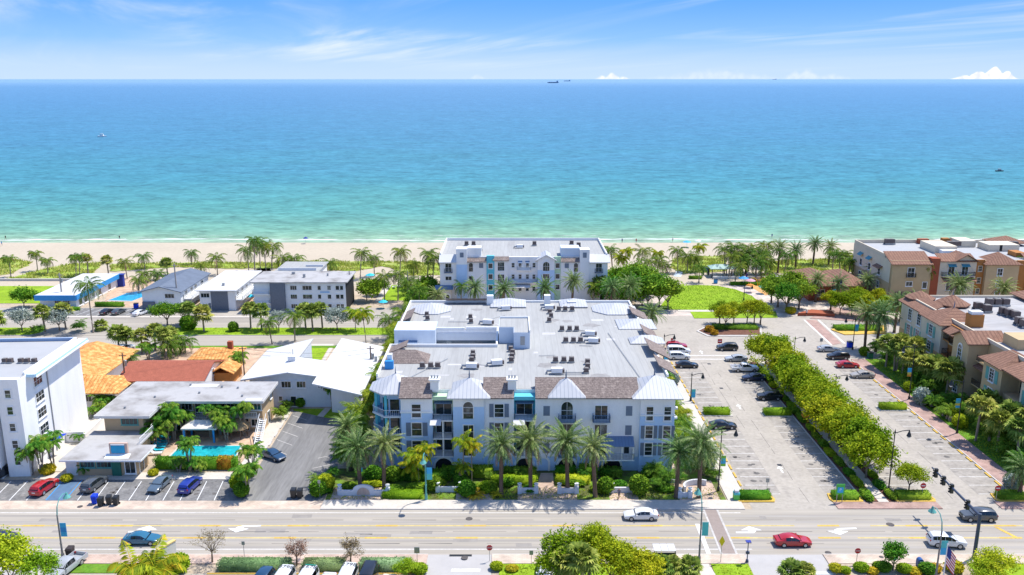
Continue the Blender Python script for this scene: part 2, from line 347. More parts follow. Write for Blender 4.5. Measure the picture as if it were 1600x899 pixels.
# leaves
L_date = leafmat('leaf_date_palm', (.025, .07, .014), (.11, .19, .05), (.40, .44, .20), .18)
L_coco = leafmat('leaf_coconut', (.018, .06, .007), (.08, .165, .018), (.28, .33, .05), .2)
L_yellow = leafmat('leaf_golden_palm', (.05, .13, .01), (.20, .30, .015), (.52, .42, .022), .25)
L_sabal = leafmat('leaf_sabal', (.035, .08, .012), (.17, .235, .035), (.45, .46, .11), .2)
L_xmas = leafmat('leaf_adonidia', (.02, .08, .012), (.09, .23, .02), (.30, .42, .06), .25)
L_street = leafmat('leaf_street_tree', (.045, .095, .004), (.215, .30, .009), (.46, .49, .02), .27)
L_oak = leafmat('leaf_dark_green', (.02, .08, .008), (.085, .22, .014), (.27, .41, .03), .25)
L_lime = leafmat('leaf_lime', (.08, .17, .008), (.25, .37, .014), (.50, .58, .04), .3)
L_silver = leafmat('leaf_silver', (.11, .145, .12), (.26, .31, .26), (.46, .50, .44), .15)
L_hedge = leafmat('leaf_hedge', (.025, .085, .008), (.085, .22, .014), (.24, .38, .03), .2)
L_gold = leafmat('leaf_gold_shrub', (.16, .20, .012), (.40, .38, .02), (.62, .50, .03), .25)
L_brown = leafmat('leaf_dry', (.10, .06, .035), (.22, .16, .09), (.34, .28, .14), .15)
L_areca = leafmat('leaf_areca', (.05, .11, .012), (.18, .28, .02), (.46, .48, .06), .25)
L_crot = leafmat('leaf_croton', (.14, .05, .01), (.42, .24, .02), (.66, .42, .03), .2)
L_dunet = leafmat('leaf_sea_oats', (.13, .23, .025), (.30, .39, .07), (.50, .46, .19), .2)
L_turf = leafmat('leaf_turf', (.10, .21, .012), (.22, .36, .02), (.36, .46, .04), .25)
# ------------------------------------------------------------------ camera, light, sky
cam = bpy.data.cameras.new('camera'); co = bpy.data.objects.new('camera', cam); COL.objects.link(co); SC.camera = co
cam.sensor_width = 36; cam.lens = 36 * FPX / 1600; cam.clip_start = 1; cam.clip_end = 200000
co.location = (0, 0, HCAM); co.rotation_euler = (math.pi / 2 - PITCH, 0, 0)
SUNV = Vector((.42, .26, 1.)).normalized(); ELEV = math.asin(SUNV.z); AZ = math.atan2(SUNV.x, SUNV.y)
sl = bpy.data.lights.new('sun', 'SUN'); sl.energy = 4.25; sl.angle = R(.5); sl.color = (1., .955, .88)
so = bpy.data.objects.new('sun', sl); COL.objects.link(so); so.rotation_euler = SUNV.to_track_quat('Z', 'Y').to_euler(); so.location = (60, 40, 150)
w = bpy.data.worlds.new('World'); SC.world = w; w.use_nodes = True
N = w.node_tree.nodes; L = w.node_tree.links; bg = N['Background']; bg.inputs[1].default_value = .15
sky = N.new('ShaderNodeTexSky'); sky.sky_type = 'NISHITA'; sky.sun_disc = False; sky.sun_elevation = ELEV; sky.sun_rotation = AZ
sky.altitude = 60; sky.air_density = 1.0; sky.dust_density = .35; sky.ozone_density = 3.5
tc = N.new('ShaderNodeTexCoord'); sep = N.new('ShaderNodeSeparateXYZ'); L.new(tc.outputs['Generated'], sep.inputs[0])
def M(op, a, b=None, c=None):
    x = N.new('ShaderNodeMath'); x.operation = op
    for i, q in enumerate((a, b, c)):
        if q is None: continue
        if isinstance(q, (int, float)): x.inputs[i].default_value = q
        else: L.new(q, x.inputs[i])
    return x.outputs[0]
def wmix(a, col, fac, mode='MIX'):
    x = N.new('ShaderNodeMix'); x.data_type = 'RGBA'; x.blend_type = mode
    if isinstance(fac, float): x.inputs[0].default_value = fac
    else: L.new(fac, x.inputs[0])
    L.new(a, x.inputs[6])
    if isinstance(col, tuple): x.inputs[7].default_value = (*col, 1)
    else: L.new(col, x.inputs[7])
    return x.outputs[2]
def sstep(v, a, b):
    x = N.new('ShaderNodeMapRange'); x.interpolation_type = 'SMOOTHSTEP'; L.new(v, x.inputs[0]); x.inputs['From Min'].default_value = a; x.inputs['From Max'].default_value = b; return x.outputs[0]
el = sep.outputs['Z']                                       # sine of elevation
az = M('DIVIDE', sep.outputs['X'], M('MAXIMUM', sep.outputs['Y'], .05))
# cirrus: streaked noise on a high, flat layer of the sky
cx = M('DIVIDE', sep.outputs['X'], M('ADD', M('MAXIMUM', el, 0.), .045)); cy = M('DIVIDE', sep.outputs['Y'], M('ADD', M('MAXIMUM', el, 0.), .045))
cv = N.new('ShaderNodeCombineXYZ'); L.new(M('MULTIPLY', M('SUBTRACT', M('MULTIPLY', cx, .43), M('MULTIPLY', cy, .9)), .13), cv.inputs[0]); L.new(M('MULTIPLY', M('ADD', M('MULTIPLY', cx, .9), M('MULTIPLY', cy, .43)), .62), cv.inputs[1])
mp = N.new('ShaderNodeMapping'); mp.inputs['Location'].default_value = (2.35, 3.9, 0); L.new(cv.outputs[0], mp.inputs[0])
nz = N.new('ShaderNodeTexNoise'); nz.inputs['Scale'].default_value = 1.; nz.inputs['Detail'].default_value = 7; nz.inputs['Roughness'].default_value = .58; nz.inputs['Distortion'].default_value = .8; L.new(mp.outputs[0], nz.inputs['Vector'])
mp2 = N.new('ShaderNodeMapping'); mp2.inputs['Scale'].default_value = (1.3, .42, 1); mp2.inputs['Location'].default_value = (4.2, .6, 0); L.new(cv.outputs[0], mp2.inputs[0])
nb = N.new('ShaderNodeTexNoise'); nb.inputs['Scale'].default_value = 1.; nb.inputs['Detail'].default_value = 2; L.new(mp2.outputs[0], nb.inputs['Vector'])
cirrus = M('MULTIPLY', M('MULTIPLY', sstep(nz.outputs['Fac'], .40, .78), M('MAXIMUM', sstep(nb.outputs['Fac'], .36, .60), .15)), M('MULTIPLY', sstep(el, .004, .03), .85))
base = wmix(sky.outputs[0], (.84, .93, 1.12), 1., "MULTIPLY")
# the low blue-white band of the sea horizon
band = N.new('ShaderNodeValToRGB'); e = band.color_ramp.elements
e[0].position = 0.; e[0].color = (3.0, 3.9, 5.3, 1); e[1].position = 1.; e[1].color = (.66, 2.12, 5.5, 1); k = e.new(.35); k.color = (1.55, 2.98, 5.4, 1)
L.new(sstep(el, 0., .105), band.inputs[0])
low = M('SUBTRACT', 1., sstep(el, .10, .45))
skyc = wmix(base, band.outputs[0], low)
skyc = wmix(skyc, (4.7, 5.0, 5.4), cirrus)
# small cumulus heads standing on the sea horizon
pv = N.new('ShaderNodeCombineXYZ'); L.new(az, pv.inputs[0]); L.new(el, pv.inputs[1])
nc = N.new('ShaderNodeTexNoise'); nc.inputs['Scale'].default_value = 110; nc.inputs['Detail'].default_value = 4; L.new(pv.outputs[0], nc.inputs['Vector'])
cum = None
for amt, soft, bumps in ((1., .0016, ((1506, 14, 5), (1528, 13, 12), (1552, 15, 17), (1573, 11, 11))), (.75, .0030, ((940, 9, 6), (957, 10, 10), (974, 8, 5))), (.30, .0070, ((1240, 14, 13), (1262, 18, 17), (1300, 30, 9))), (.2, .004, ((746, 12, 8),)), (.25, .008, ((1120, 90, 16),))):
    Hs = None
    for px_, w_, h_ in bumps:
        d = M('DIVIDE', M('SUBTRACT', az, (px_ - 800) / 1369), w_ / 1369); q = M('MULTIPLY', M('EXPONENT', M('MULTIPLY', M('MULTIPLY', d, d), -1.)), h_ / 1369)
        Hs = q if Hs is None else M('MAXIMUM', Hs, q)
    lim = M('MULTIPLY', Hs, M('MULTIPLY_ADD', nc.outputs['Fac'], .9, .52))
    f = M('MULTIPLY', sstep(M('SUBTRACT', lim, el), 0., soft), amt); cum = f if cum is None else M('MAXIMUM', cum, f)
cumc = N.new('ShaderNodeValToRGB'); cumc.color_ramp.elements[0].position = .35; cumc.color_ramp.elements[0].color = (4.3, 4.5, 5.0, 1); cumc.color_ramp.elements[1].position = .6; cumc.color_ramp.elements[1].color = (5.7, 5.65, 5.6, 1); L.new(nc.outputs['Fac'], cumc.inputs[0])
skyc = wmix(skyc, cumc.outputs[0], cum)
L.new(skyc, bg.inputs[0])
SC.view_settings.view_transform = 'Standard'; SC.view_settings.look = 'None'; SC.view_settings.gamma = 1; SC.view_settings.exposure = .43
SC.view_settings.use_curve_mapping = False
SC.render.engine = 'CYCLES'; SC.cycles.max_bounces = 5; SC.cycles.diffuse_bounces = 3; SC.cycles.glossy_bounces = 2; SC.cycles.transmission_bounces = 3
SC.cycles.use_denoising = True; SC.cycles.caustics_reflective = False; SC.cycles.caustics_refractive = False; SC.cycles.sample_clamp_indirect = 6
SC.render.film_transparent = False
# ------------------------------------------------------------------ ground, sea, beach
g = MB(); ys = [-300, 40, 240, 296, 312, 330, 345]; zs = [0, 0, 0, 0, -.18, -.75, -1.6]
for i in range(len(ys) - 1): g.add([(-900, ys[i], zs[i]), (900, ys[i], zs[i]), (900, ys[i + 1], zs[i + 1]), (-900, ys[i + 1], zs[i + 1])], [(0, 1, 2, 3)])
struct('ground', g, M_soil)
def seamat():
    m = bpy.data.materials.new('sea_water'); m.use_nodes = True; N = m.node_tree.nodes; L = m.node_tree.links; b = N['Principled BSDF']
    b.inputs['Roughness'].default_value = .42; b.inputs['Specular IOR Level'].default_value = .18; b.inputs['IOR'].default_value = 1.2
    tc = N.new('ShaderNodeTexCoord'); sp = N.new('ShaderNodeSeparateXYZ'); L.new(tc.outputs['Object'], sp.inputs[0])
    def mm(op, a, bb=None, c=None):
        x = N.new('ShaderNodeMath'); x.operation = op
        for i, q in enumerate((a, bb, c)):
            if q is None: continue
            if isinstance(q, (int, float)): x.inputs[i].default_value = q
            else: L.new(q, x.inputs[i])
        return x.outputs[0]
    def nz(sx, sy, sc, det, rough=.55, dist=0.):
        mp = N.new('ShaderNodeMapping'); mp.inputs['Scale'].default_value = (sx, sy, 1); L.new(tc.outputs['Object'], mp.inputs[0])
        n = N.new('ShaderNodeTexNoise'); n.inputs['Scale'].default_value = sc; n.inputs['Detail'].default_value = det; n.inputs['Roughness'].default_value = rough; n.inputs['Distortion'].default_value = dist; L.new(mp.outputs[0], n.inputs[0]); return n.outputs['Fac']
    big = nz(.25, 1, .012, 4, .6, .4)
    dist = mm('MAXIMUM', mm('SUBTRACT', mm('MULTIPLY_ADD', nz(.5, 1, .03, 3), 10., sp.outputs[1]), 325.), 1.)
    lg = mm('DIVIDE', mm('LOGARITHM', mm('ADD', dist, 6.), 10.), 4.2)
    lg = mm('MULTIPLY_ADD', mm('SUBTRACT', big, .5), .10, lg)
    r = N.new('ShaderNodeValToRGB'); e = r.color_ramp.elements
    pts = [(0.18, (198, 222, 188)), (.28, (168, 210, 174)), (.37, (138, 198, 172)), (.47, (108, 184, 176)), (.56, (92, 170, 186)), (.66, (96, 164, 196)), (.78, (108, 166, 207)), (.90, (122, 174, 216)), (1., (158, 200, 234))]
    e[0].position, e[0].color = pts[0][0], (*[c * .56 for c in srgb(*pts[0][1])], 1); e[1].position, e[1].color = pts[-1][0], (*[c * .56 for c in srgb(*pts[-1][1])], 1)
    for p, c in pts[1:-1]: k = e.new(p); k.color = (*[q * .56 for q in srgb(*c)], 1)
    L.new(lg, r.inputs[0])
    chop = mm('ADD', mm('ADD', mm('MULTIPLY', nz(.6, 1, .42, 2, .6), .50), mm('MULTIPLY', nz(.6, 1, .15, 2, .6), .46)), mm('ADD', mm('MULTIPLY', nz(.7, 1, .05, 2, .6), .30), mm('MULTIPLY', nz(.6, 1, .012, 3), .10)))
    rr = N.new('ShaderNodeMapRange'); rr.inputs['From Min'].default_value = .48; rr.inputs['From Max'].default_value = .88; rr.inputs['To Min'].default_value = .58; rr.inputs['To Max'].default_value = 1.42; L.new(chop, rr.inputs[0])
    x = N.new('ShaderNodeMix'); x.data_type = 'RGBA'; x.blend_type = 'MULTIPLY'; x.inputs[0].default_value = 1; L.new(r.outputs[0], x.inputs[6]); L.new(rr.outputs[0], x.inputs[7])
    L.new(x.outputs[2], b.inputs['Base Color'])
    bp = N.new('ShaderNodeBump'); bp.inputs['Strength'].default_value = .5; bp.inputs['Distance'].default_value = 1.; L.new(nz(.35, 1, .3, 4), bp.inputs['Height']); L.new(bp.outputs[0], b.inputs['Normal'])
    return m
sea = MB(); sy = [314, 400, 700, 2000, 8000, 90000]
for i in range(5): sea.add([(-90000 if i > 2 else -6000, sy[i], -.3), (90000 if i > 2 else 6000, sy[i], -.3), (90000 if i > 2 else 6000, sy[i + 1], -.3), (-90000 if i > 2 else -6000, sy[i + 1], -.3)], [(0, 1, 2, 3)])
struct('sea', sea, seamat())
# beach as one gently sloping strip, a little wet along the waterline
b = MB(); xs = np.linspace(-420, 420, 121); ey = [G(0, r)[1] for r in (440, 410)]
def beach_z(y): return float(np.interp(y, [0, 296, 312, 330, 345], [.02, .02, -.15, -.72, -1.5]))
rows = [246, 262, 280, 296, 304, 312, 318, 324, 330]
for j in range(len(rows) - 1):
    for i in range(len(xs) - 1):
        o = lambda x, y: y + (math.sin(x * .043) * .8 + math.sin(x * .13 + 1) * .5 if y > 315 else 0)
        b.add([(xs[i], rows[j], beach_z(rows[j])), (xs[i + 1], rows[j], beach_z(rows[j])), (xs[i + 1], rows[j + 1], beach_z(rows[j + 1])), (xs[i], rows[j + 1], beach_z(rows[j + 1]))], [(0, 1, 2, 3)])
struct('beach', b, M_sand)
M_foam = mat('sea_foam', (.78, .78, .75), .6, .05)
b = MB(); M_wet = mat('wet_sand', (.52, .43, .34), .5, .06, .2)
wet = MB(); xs = np.linspace(-420, 420, 281)
wl = lambda x: 322.2 + 1.1 * math.sin(x * .037) + .6 * math.sin(x * .11 + 2) + .35 * math.sin(x * .31)
for i in range(280):
    a, c = wl(xs[i]), wl(xs[i + 1]); t, u = 1.1 + .6 * math.sin(xs[i] * .23) + .5 * math.sin(xs[i] * .61), 1.1 + .6 * math.sin(xs[i + 1] * .23) + .5 * math.sin(xs[i + 1] * .61)
    b.add([(xs[i], a, -.27), (xs[i + 1], c, -.27), (xs[i + 1], c + u, -.265), (xs[i], a + t, -.265)], [(0, 1, 2, 3)])
    z = lambda y: beach_z(y) + .012
    wet.add([(xs[i], a - 5, z(a - 5)), (xs[i + 1], c - 5, z(c - 5)), (xs[i + 1], c + .3, z(c + .3)), (xs[i], a + .3, z(a + .3))], [(0, 1, 2, 3)])
random.seed(77)
for k in range(70):
    x, y = random.uniform(-200, 200), random.choice((324.4, 325.5, 327.5, 331.0)) + random.uniform(-.6, .6); L_ = random.uniform(1.5, 9); w_ = random.uniform(.12, .4); q = [(x + L_ * t / 6, y + .25 * math.sin(t + x), -.268) for t in range(7)]
    b.poly(q + [(p_[0], p_[1] + w_ * math.sin(math.pi * t / 6) + .03, -.268) for t, p_ in list(enumerate(q))[::-1]])
o = struct('shore_foam', b, M_foam); struct('wet_sand', wet, M_wet)
# ------------------------------------------------------------------ streets
sheet('main_road', rect(-420, 420, 99.0, 111.0), .012, M_asph)
def rline(y, x0, x1, w, m, z=.018, name='road_marking'):
    return sheet(name, rect(x0, x1, y - w / 2, y + w / 2), z, m)
rline(109.95, -420, 32.5, .16, M_line); rline(100.3, -420, 31.5, .16, M_line)
for y in (106.35, 103.15):
    d = MB(); x = -150 if y > 104 else -153
    while x < 150:
        if not 29.5 < x < 40 and not (x > 60 and x < 74): d.poly([(x, y - .14, .018), (min(x + 10.5, 150), y - .14, .018), (min(x + 10.5, 150), y + .14, .018), (x, y + .14, .018)])
        x += 10.5
    struct('centre_line', d, mat('road_paint_yellow_thin', (.55, .43, .17), .8, .15, .5, var2=.1, scale2=2))
    d = MB(); x = -153 + (0 if y > 104 else -1)
    while x < 150:
        if not 29 < x < 41: d.poly([(x, y - .19, .024), (x + 3.0, y - .19, .024), (x + 3.0, y + .19, .024), (x, y + .19, .024)])
        x += 12.2
    struct('lane_dashes', d, M_yline)
def arrow(px, py, sgn, name='turn_arrow'):
    x, y = G(px, py); b = MB()
    q = [(2.4 * sgn, .55), (2.4 * sgn, .85), (-.1 * sgn, .72), (-.75 * sgn, .35), (-.9 * sgn, .0), (-1.9 * sgn, .0), (-.5 * sgn, -1.05), (1.0 * sgn, -.1), (.1 * sgn, .0), (.2 * sgn, .35)]
    if sgn < 0: q = q[::-1]
    b.poly([(x + u, y + v, .03) for u, v in q]); struct(name, b, M_white)
arrow(378, 826, 1); arrow(1314, 830, 1)
for px, py, s in ((225, 828, -1), (1170, 829, -1)):
    x, y = G(px, py); b = MB(); b.poly([(x + u, y + v, .03) for u, v in [(-1.9, -.75), (.5, -.75), (.9, -.3), (.9, .0), (1.8, .0), (.3, 1.05), (-1.1, .0), (-.1, .0), (-.2, -.4), (-1.9, -.42)]]); struct('turn_arrow', b, M_white)
# crosswalk with brown paving and pale borders, stop bar
cw = [G(1098, 795), G(1120, 795), G(1152, 867), G(1126, 867)]
sheet('crosswalk', cw, .03, mat('crosswalk_paving', (.30, .245, .215), .85, .08, 1.5, var2=.08))
for (a, c) in (((1098, 797), (1126, 867)), ((1119, 797), (1150, 867))):
    (x0, y0), (x1, y1) = G(*a), G(*c); sheet('crosswalk_border', [(x0, y0), (x0 + .28, y0), (x1 + .28, y1), (x1, y1)], .036, M_linef)
(x0, y0), (x1, y1) = G(1086, 819), G(1104, 866); sheet('stop_bar', [(x0, y0), (x0 + .6, y0), (x1 + .6, y1), (x1, y1)], .03, M_line)
for a in (((1553, 824), (1588, 842)), ((1500, 821), (1505, 821))):
    (x0, y0), (x1, y1) = G(*a[0]), G(*a[1]); sheet('gore_marking', [(x0, y0), (x0 + .55, y0), (x1 + .55, y1), (x1, y1)], .03, M_yline)
for px, py, r_ in ((733, 811, .5), (1294, 864, .42), (1391, 820, .55), (726, 873, .45), (125, 792, .4), (1377, 872, .3)):
    x, y = G(px, py); b = MB(); b.poly([(x + r_ * math.cos(t * math.pi / 8), y + r_ * math.sin(t * math.pi / 8), .14 if py > 868 else .03) for t in range(16)]); struct('manhole_cover', b, mat('iron', (.10, .09, .085), .8, .2))
# sidewalks, aprons
sheet('paver_apron', rect(-420, -27.5, 111.0, 113.5), .014, M_apron)
slab('sidewalk', rect(-27.5, 33.4, 111.0, 113.55), .13, M_conc)
for k in range(18): rline(112.3, -27 + k * 3.35, -26.96 + k * 3.35, 2.4, M_kerb, .136, 'sidewalk_joint')
MB_k = MB(); MB_k.box(-27.5, 33.4, 110.86, 111.0, -.2, .125); struct('kerb', MB_k, M_kerb)
near = [(-420, -71.0), (-56.5, -10.9), (-2.6, 30.1), (40.3, 420)]
for a, c in near:
    slab('sidewalk', rect(a, c, 96.75, 98.9), .13, M_pink if c < 0 else M_apron)
    struct('kerb', MB().box(a, c, 98.9, 99.03, -.2, .125), M_kerb)
for a, c in ((-71.0, -56.5), (-10.9, -2.6)): sheet('driveway', rect(a, c, 88, 98.99), .016, M_drive)
sheet('driveway', rect(30.1, 40.3, 90, 98.99), .016, M_drive)
struct('drain_grate', MB().box(-8.1, -5.2, 98.55, 98.98, .02, .06), M_black)
slab('concrete_path', [(22.6, 96.7), (25.0, 96.7), (26.4, 86), (23.6, 86)], .10, M_conc)
sheet('stop_bar', [G(706, 889), G(751, 889), G(750, 894), G(704, 894)], .03, M_line); sheet('stop_bar', [G(1268, 893), G(1330, 893), G(1333, 898), G(1266, 898)], .03, M_line)
sheet('staff_parking', rect(-56.5, -11.0, 82, 94.6), .016, M_lot)
struct('wheel_kerb', MB().box(-38, -12.5, 94.45, 94.6, -.1, .14), M_yell)
sheet('motel_parking', rect(-120, -39.9, 113.5, 120.2), .014, M_dark)
pl = MB(); k = -86.9
while k < -42:
    if not -69.5 < k < -65.5: pl.poly([(k + .02, 119.7, .02), (k + .13, 119.7, .02), (k + .83, 113.6, .02), (k + .72, 113.6, .02)])
    k += 2.5
struct('stall_lines', pl, M_white)
sheet('accessible_stall', [(-68.9, 119.9), (-66.4, 119.9), (-65.8, 113.6), (-68.2, 113.6)], .02, mat('paint_bay_blue', (.10, .17, .27), .85, .15, .8))
bl = MB()
for k in (-69.0, -66.2): bl.poly([(k, 120.1, .026), (k + .16, 120.1, .026), (k + .8, 113.7, .026), (k + .62, 113.7, .026)])
bl.poly([(-69.4, 118.9, .032), (-68.0, 118.9, .032), (-67.9, 120.2, .032), (-69.2, 120.2, .032)]); struct('accessible_marking', bl, M_blue)
slab('motel_walkway', rect(-73.5, -42.3, 120.2, 122.6), .10, M_conc)
dw = [(-40.2, 113.5), (-27.5, 113.5), (-27.9, 127), (-29.5, 144.2), (-33.3, 144.6), (-40.6, 148.2), (-40.4, 133)]
sheet('condo_driveway', dw, .02, mat('asphalt_drive_worn', (.195, .19, .183), .9, .2, .3, stretch=(1.2, .12, 1), var2=.14, scale2=2.5, dirt_or_glint=((.36, .35, .33), .35, .52, .8)))
dl = MB()
for k in range(5):
    y = 146.0 - k * 3.6; dl.poly([(-40.2, y + .07, .028), (-40.2, y - .07, .028), (-37.0, y - 2.4, .028), (-37.0, y - 2.26, .028)])
    if k < 4: dl.box(-41.0, -40.75, y - 2.6, y - .7, .02, .16)
for k in range(4): y = 129.5 - k * 3.7; dl.poly([(-28.6, y + .07, .028), (-31.6, y - 1.6, .028), (-31.6, y - 1.74, .028), (-28.6, y - .07, .028)])
struct('stall_lines', dl, M_linef)
slab('motel_path', [(-43.4, 122.6), (-41.0, 122.6), (-40.9, 148), (-43.4, 148)], .08, M_conc)
slab('lawn', [(-40.6, 148.3), (-33.4, 144.7), (-28.4, 144.6), (-28.4, 149.2), (-41, 149.2)], .06, M_lawn)
slab('garden_path', [(-35.6, 145.6), (-34.4, 145.2), (-33.8, 149.6), (-35.0, 149.6)], .09, M_conc)
slab('motel_deck', [(-57.2, 126.2), (-43.6, 126.2), (-43.6, 138.2), (-58.4, 138.2)], .06, M_deck)
# pools
def pool(pts, col, name):
    M_w = mat(name + '_water', col, .12, .22, 1.6, spec=.5, bump=.35, bscale=1.5, var2=.2, scale2=.5)  # lighter and darker mottling paints caustics into the water colour
    cx = sum(p[0] for p in pts) / len(pts); cy = sum(p[1] for p in pts) / len(pts)
    slab(name + '_coping', [(cx + (x - cx) * 1.07, cy + (y - cy) * 1.12) for x, y in pts], .10, M_conc)
    sheet(name + '_water', pts, .115, M_w)
pool([(-55.8, 127.7), (-45.1, 127.7), (-45.5, 132.5), (-55.6, 132.5)], (.02, .40, .44), 'swimming_pool')
pool(GP([(169, 470), (198, 459), (228, 454), (230, 462), (206, 471)]), (.03, .36, .60), 'beach_pool')
# El Mar boulevard: two carriageways round a grass median
sheet('boulevard_near_lane', rect(-420, -23.5, 187.8, 196.0), .012, M_asph)
sheet('boulevard_far_lane', rect(-420, -23.5, 202.4, 211.5), .012, M_asph)
sheet('boulevard_parking', rect(-420, -23.5, 213.0, 221.5), .012, M_lot)
struct('kerb', MB().box(-420, -23.5, 211.6, 212.9, -.1, .10), M_conc)
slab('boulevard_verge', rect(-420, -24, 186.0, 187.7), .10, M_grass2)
for a, c in ((-420, -114.5), (-89, -23.5)):
    pts = [(a, 196.1), (c - 1.5, 196.1), (c, 198), (c, 200.5), (c - 1.5, 202.3), (a, 202.3)] if c < -100 else [(a + 1.5, 196.1), (c, 196.1), (c, 202.3), (a + 1.5, 202.3), (a, 200.5), (a, 198)]
    slab('median_grass', pts, .13, M_lawn); slab('median_kerb', [(x + (.18 if x > (a + c) / 2 else -.18), y + (.15 if y > 199 else -.15)) for x, y in pts], .11, M_kerb)
sheet('boulevard_link', rect(-114.5, -89, 195.9, 202.5), .012, M_asph)
pl = MB()
for k in range(9): x = -119 + k * 2.6; pl.poly([(x, 214, .02), (x + .12, 214, .02), (x + 1.6, 220.5, .02), (x + 1.48, 220.5, .02)])
struct('stall_lines', pl, M_white)
sheet('boulevard_parking', rect(-121, -92, 213.6, 221), .016, M_dark)
sheet('middle_street', rect(-23.5, 36, 187.8, 215), .012, M_asph)
# eastern cross street and the two public parking lots
sheet('cross_street', rect(36, 420, 178.0, 213.5), .010, M_lot)
sheet('lot_surface', rect(34.5, 51.5, 110.9, 178.1), .014, M_lot)
sheet('lot_surface', rect(56.5, 74.3, 110.9, 178.1), .014, M_lot)
sheet('fire_lane_line', rect(34.6, 52, 178.0, 178.4), .02, M_line)
sheet('fire_lane_line', rect(34.6, 52, 180.6, 181.0), .02, M_line)
sheet('fire_lane_line', rect(70, 75, 178.0, 178.4), .02, M_line)
slab('lot_median', rect(51.5, 56.5, 113.0, 176), .12, M_mulch)
slab('median_path', rect(53.4, 54.9, 112.9, 176.2), .16, M_conc)
struct('kerb', MB().box(51.32, 51.5, 113, 176, -.1, .14).box(56.5, 56.68, 113, 176, -.1, .14), M_kerb)
sl_ = MB()
for i in range(22):
    y = 115.6 + i * 2.82
    for x0, x1 in ((35.4, 39.9), (46.6, 51.2), (56.8, 61.0), (69.4, 73.9)):
        if y < 176 and not (144.5 < y < 149.5 and x0 < 40 or 143 < y < 148.5 and 46 < x0 < 51 or 148 < y < 151.5 and x0 > 69):
            sl_.poly([(x0, y - .06, .022), (x1, y - .06, .022), (x1, y + .06, .022), (x0, y + .06, .022)])
struct('stall_lines', sl_, M_line)
yl = MB()
for i in range(22):
    y = 115.2 + i * 2.82
    if y < 176: yl.box(34.52, 34.8, y, y + 1.7, .02, .15); yl.box(73.9, 74.2, y, y + 1.7, .02, .15)
struct('wheel_stops', yl, M_yell)
ar = MB()
for px, py in ((1220, 734), (1155, 636), (1096, 551)):
    x, y = G(px, py); ar.poly([(x - .12, y - 1.1, .024), (x + .12, y - 1.1, .024), (x + .12, y + .3, .024), (x + .5, y + .3, .024), (x, y + 1.3, .024), (x - .5, y + .3, .024), (x - .12, y + .3, .024)])
struct('lane_arrows', ar, M_white)
dr = MB()
for px, py in ((1218, 727), (1108, 569), (1451, 688), (1127, 607)):
    x, y = G(px, py); dr.box(x - .35, x + .35, y - .35, y + .35, .016, .028)
struct('drain_covers', dr, M_black)
slab('side_walk', rect(31.6, 34.4, 113.5, 178), .13, M_conc)
slab('brick_walk', [(74.5, 111.2), (77.6, 111.2), (77.6, 178), (74.5, 178)], .13, M_brick)
struct('kerb', MB().box(74.3, 74.5, 113, 177, -.1, .15), M_kerb)
slab('brick_corner', rect(46.8, 61.8, 111.0, 113.2), .12, M_brick); slab('brick_corner', rect(70.3, 140, 111.0, 113.2), .12, M_brick)
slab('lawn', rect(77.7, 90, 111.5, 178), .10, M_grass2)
slab('lawn', rect(-27.4, 31.4, 113.6, 124), .07, mat('garden_soil', (.10, .11, .035), .95, .3, .8, dirt_or_glint=((.14, .24, .025), .5, .46, .58)))
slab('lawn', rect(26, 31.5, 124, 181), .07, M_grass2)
pav = MB()
for a, c, d in ((516, 608, 763), (712, 770, 766), (809, 902, 762), (953, 998, 766), (1062, 1125, 752)):
    (x0, y0), (x1, _) = G(a, 781), G(c, 781); pav.box(x0, x1, 113.5, G(800, d)[1], 0, .10)
struct('entry_paving', pav, M_pink)
slab('entry_path', [G(838, 764), G(866, 764), G(864, 740), G(845, 740)], .09, M_pink)
# plaza, promenade and the oval lawn
sheet('plaza', [(34, 213.4), (104, 213.4), (104, 262), (34, 262)], .012, brickmat('plaza_paving', (.60, .50, .43), (.66, .57, .50), (.52, .44, .38), .9))
oval = [G(1028, 484), G(1040, 468), G(1055, 455), G(1064, 447), G(1090, 446), G(1120, 447), G(1150, 453), G(1175, 463), G(1188, 474), G(1196, 486), G(1160, 486)]
slab('oval_lawn', oval, .10, M_lawn)
slab('lawn', [G(1078, 487), G(1212, 487), G(1215, 497), G(1085, 498)], .10, M_lawn)
slab('concrete_path', rect(44, 68, 217.2, 219.0), .11, M_conc)
sheet('brick_crossing', GP([(1258, 500), (1275, 500), (1315, 537), (1300, 540)]), .02, M_brick)
for a in (((1255, 500), (1298, 540)), ((1277, 500), (1318, 537))):
    (x0, y0), (x1, y1) = G(*a[0]), G(*a[1]); sheet('crosswalk_border', [(x0, y0), (x0 + .5, y0), (x1 + .5, y1), (x1, y1)], .026, M_line)
slab('brick_plaza', GP([(1265, 498), (1300, 480), (1345, 487), (1395, 500), (1385, 505), (1340, 503)]), .10, M_brick)
sheet('sand_court', GP([(1166, 445), (1190, 428), (1215, 432), (1225, 452), (1196, 462)]), .03, mat('play_sand', (.62, .33, .12), .9, .1, 1.))
sheet('beach_walk', GP([(1052, 432), (1060, 418), (1072, 404), (1077, 404), (1069, 418), (1064, 433)]), .04, mat('boardwalk_pale', (.55, .62, .64), .8, .08))
struct('sea_wall', MB().box(62, 100, 255.5, 256.0, 0, .8), M_white)
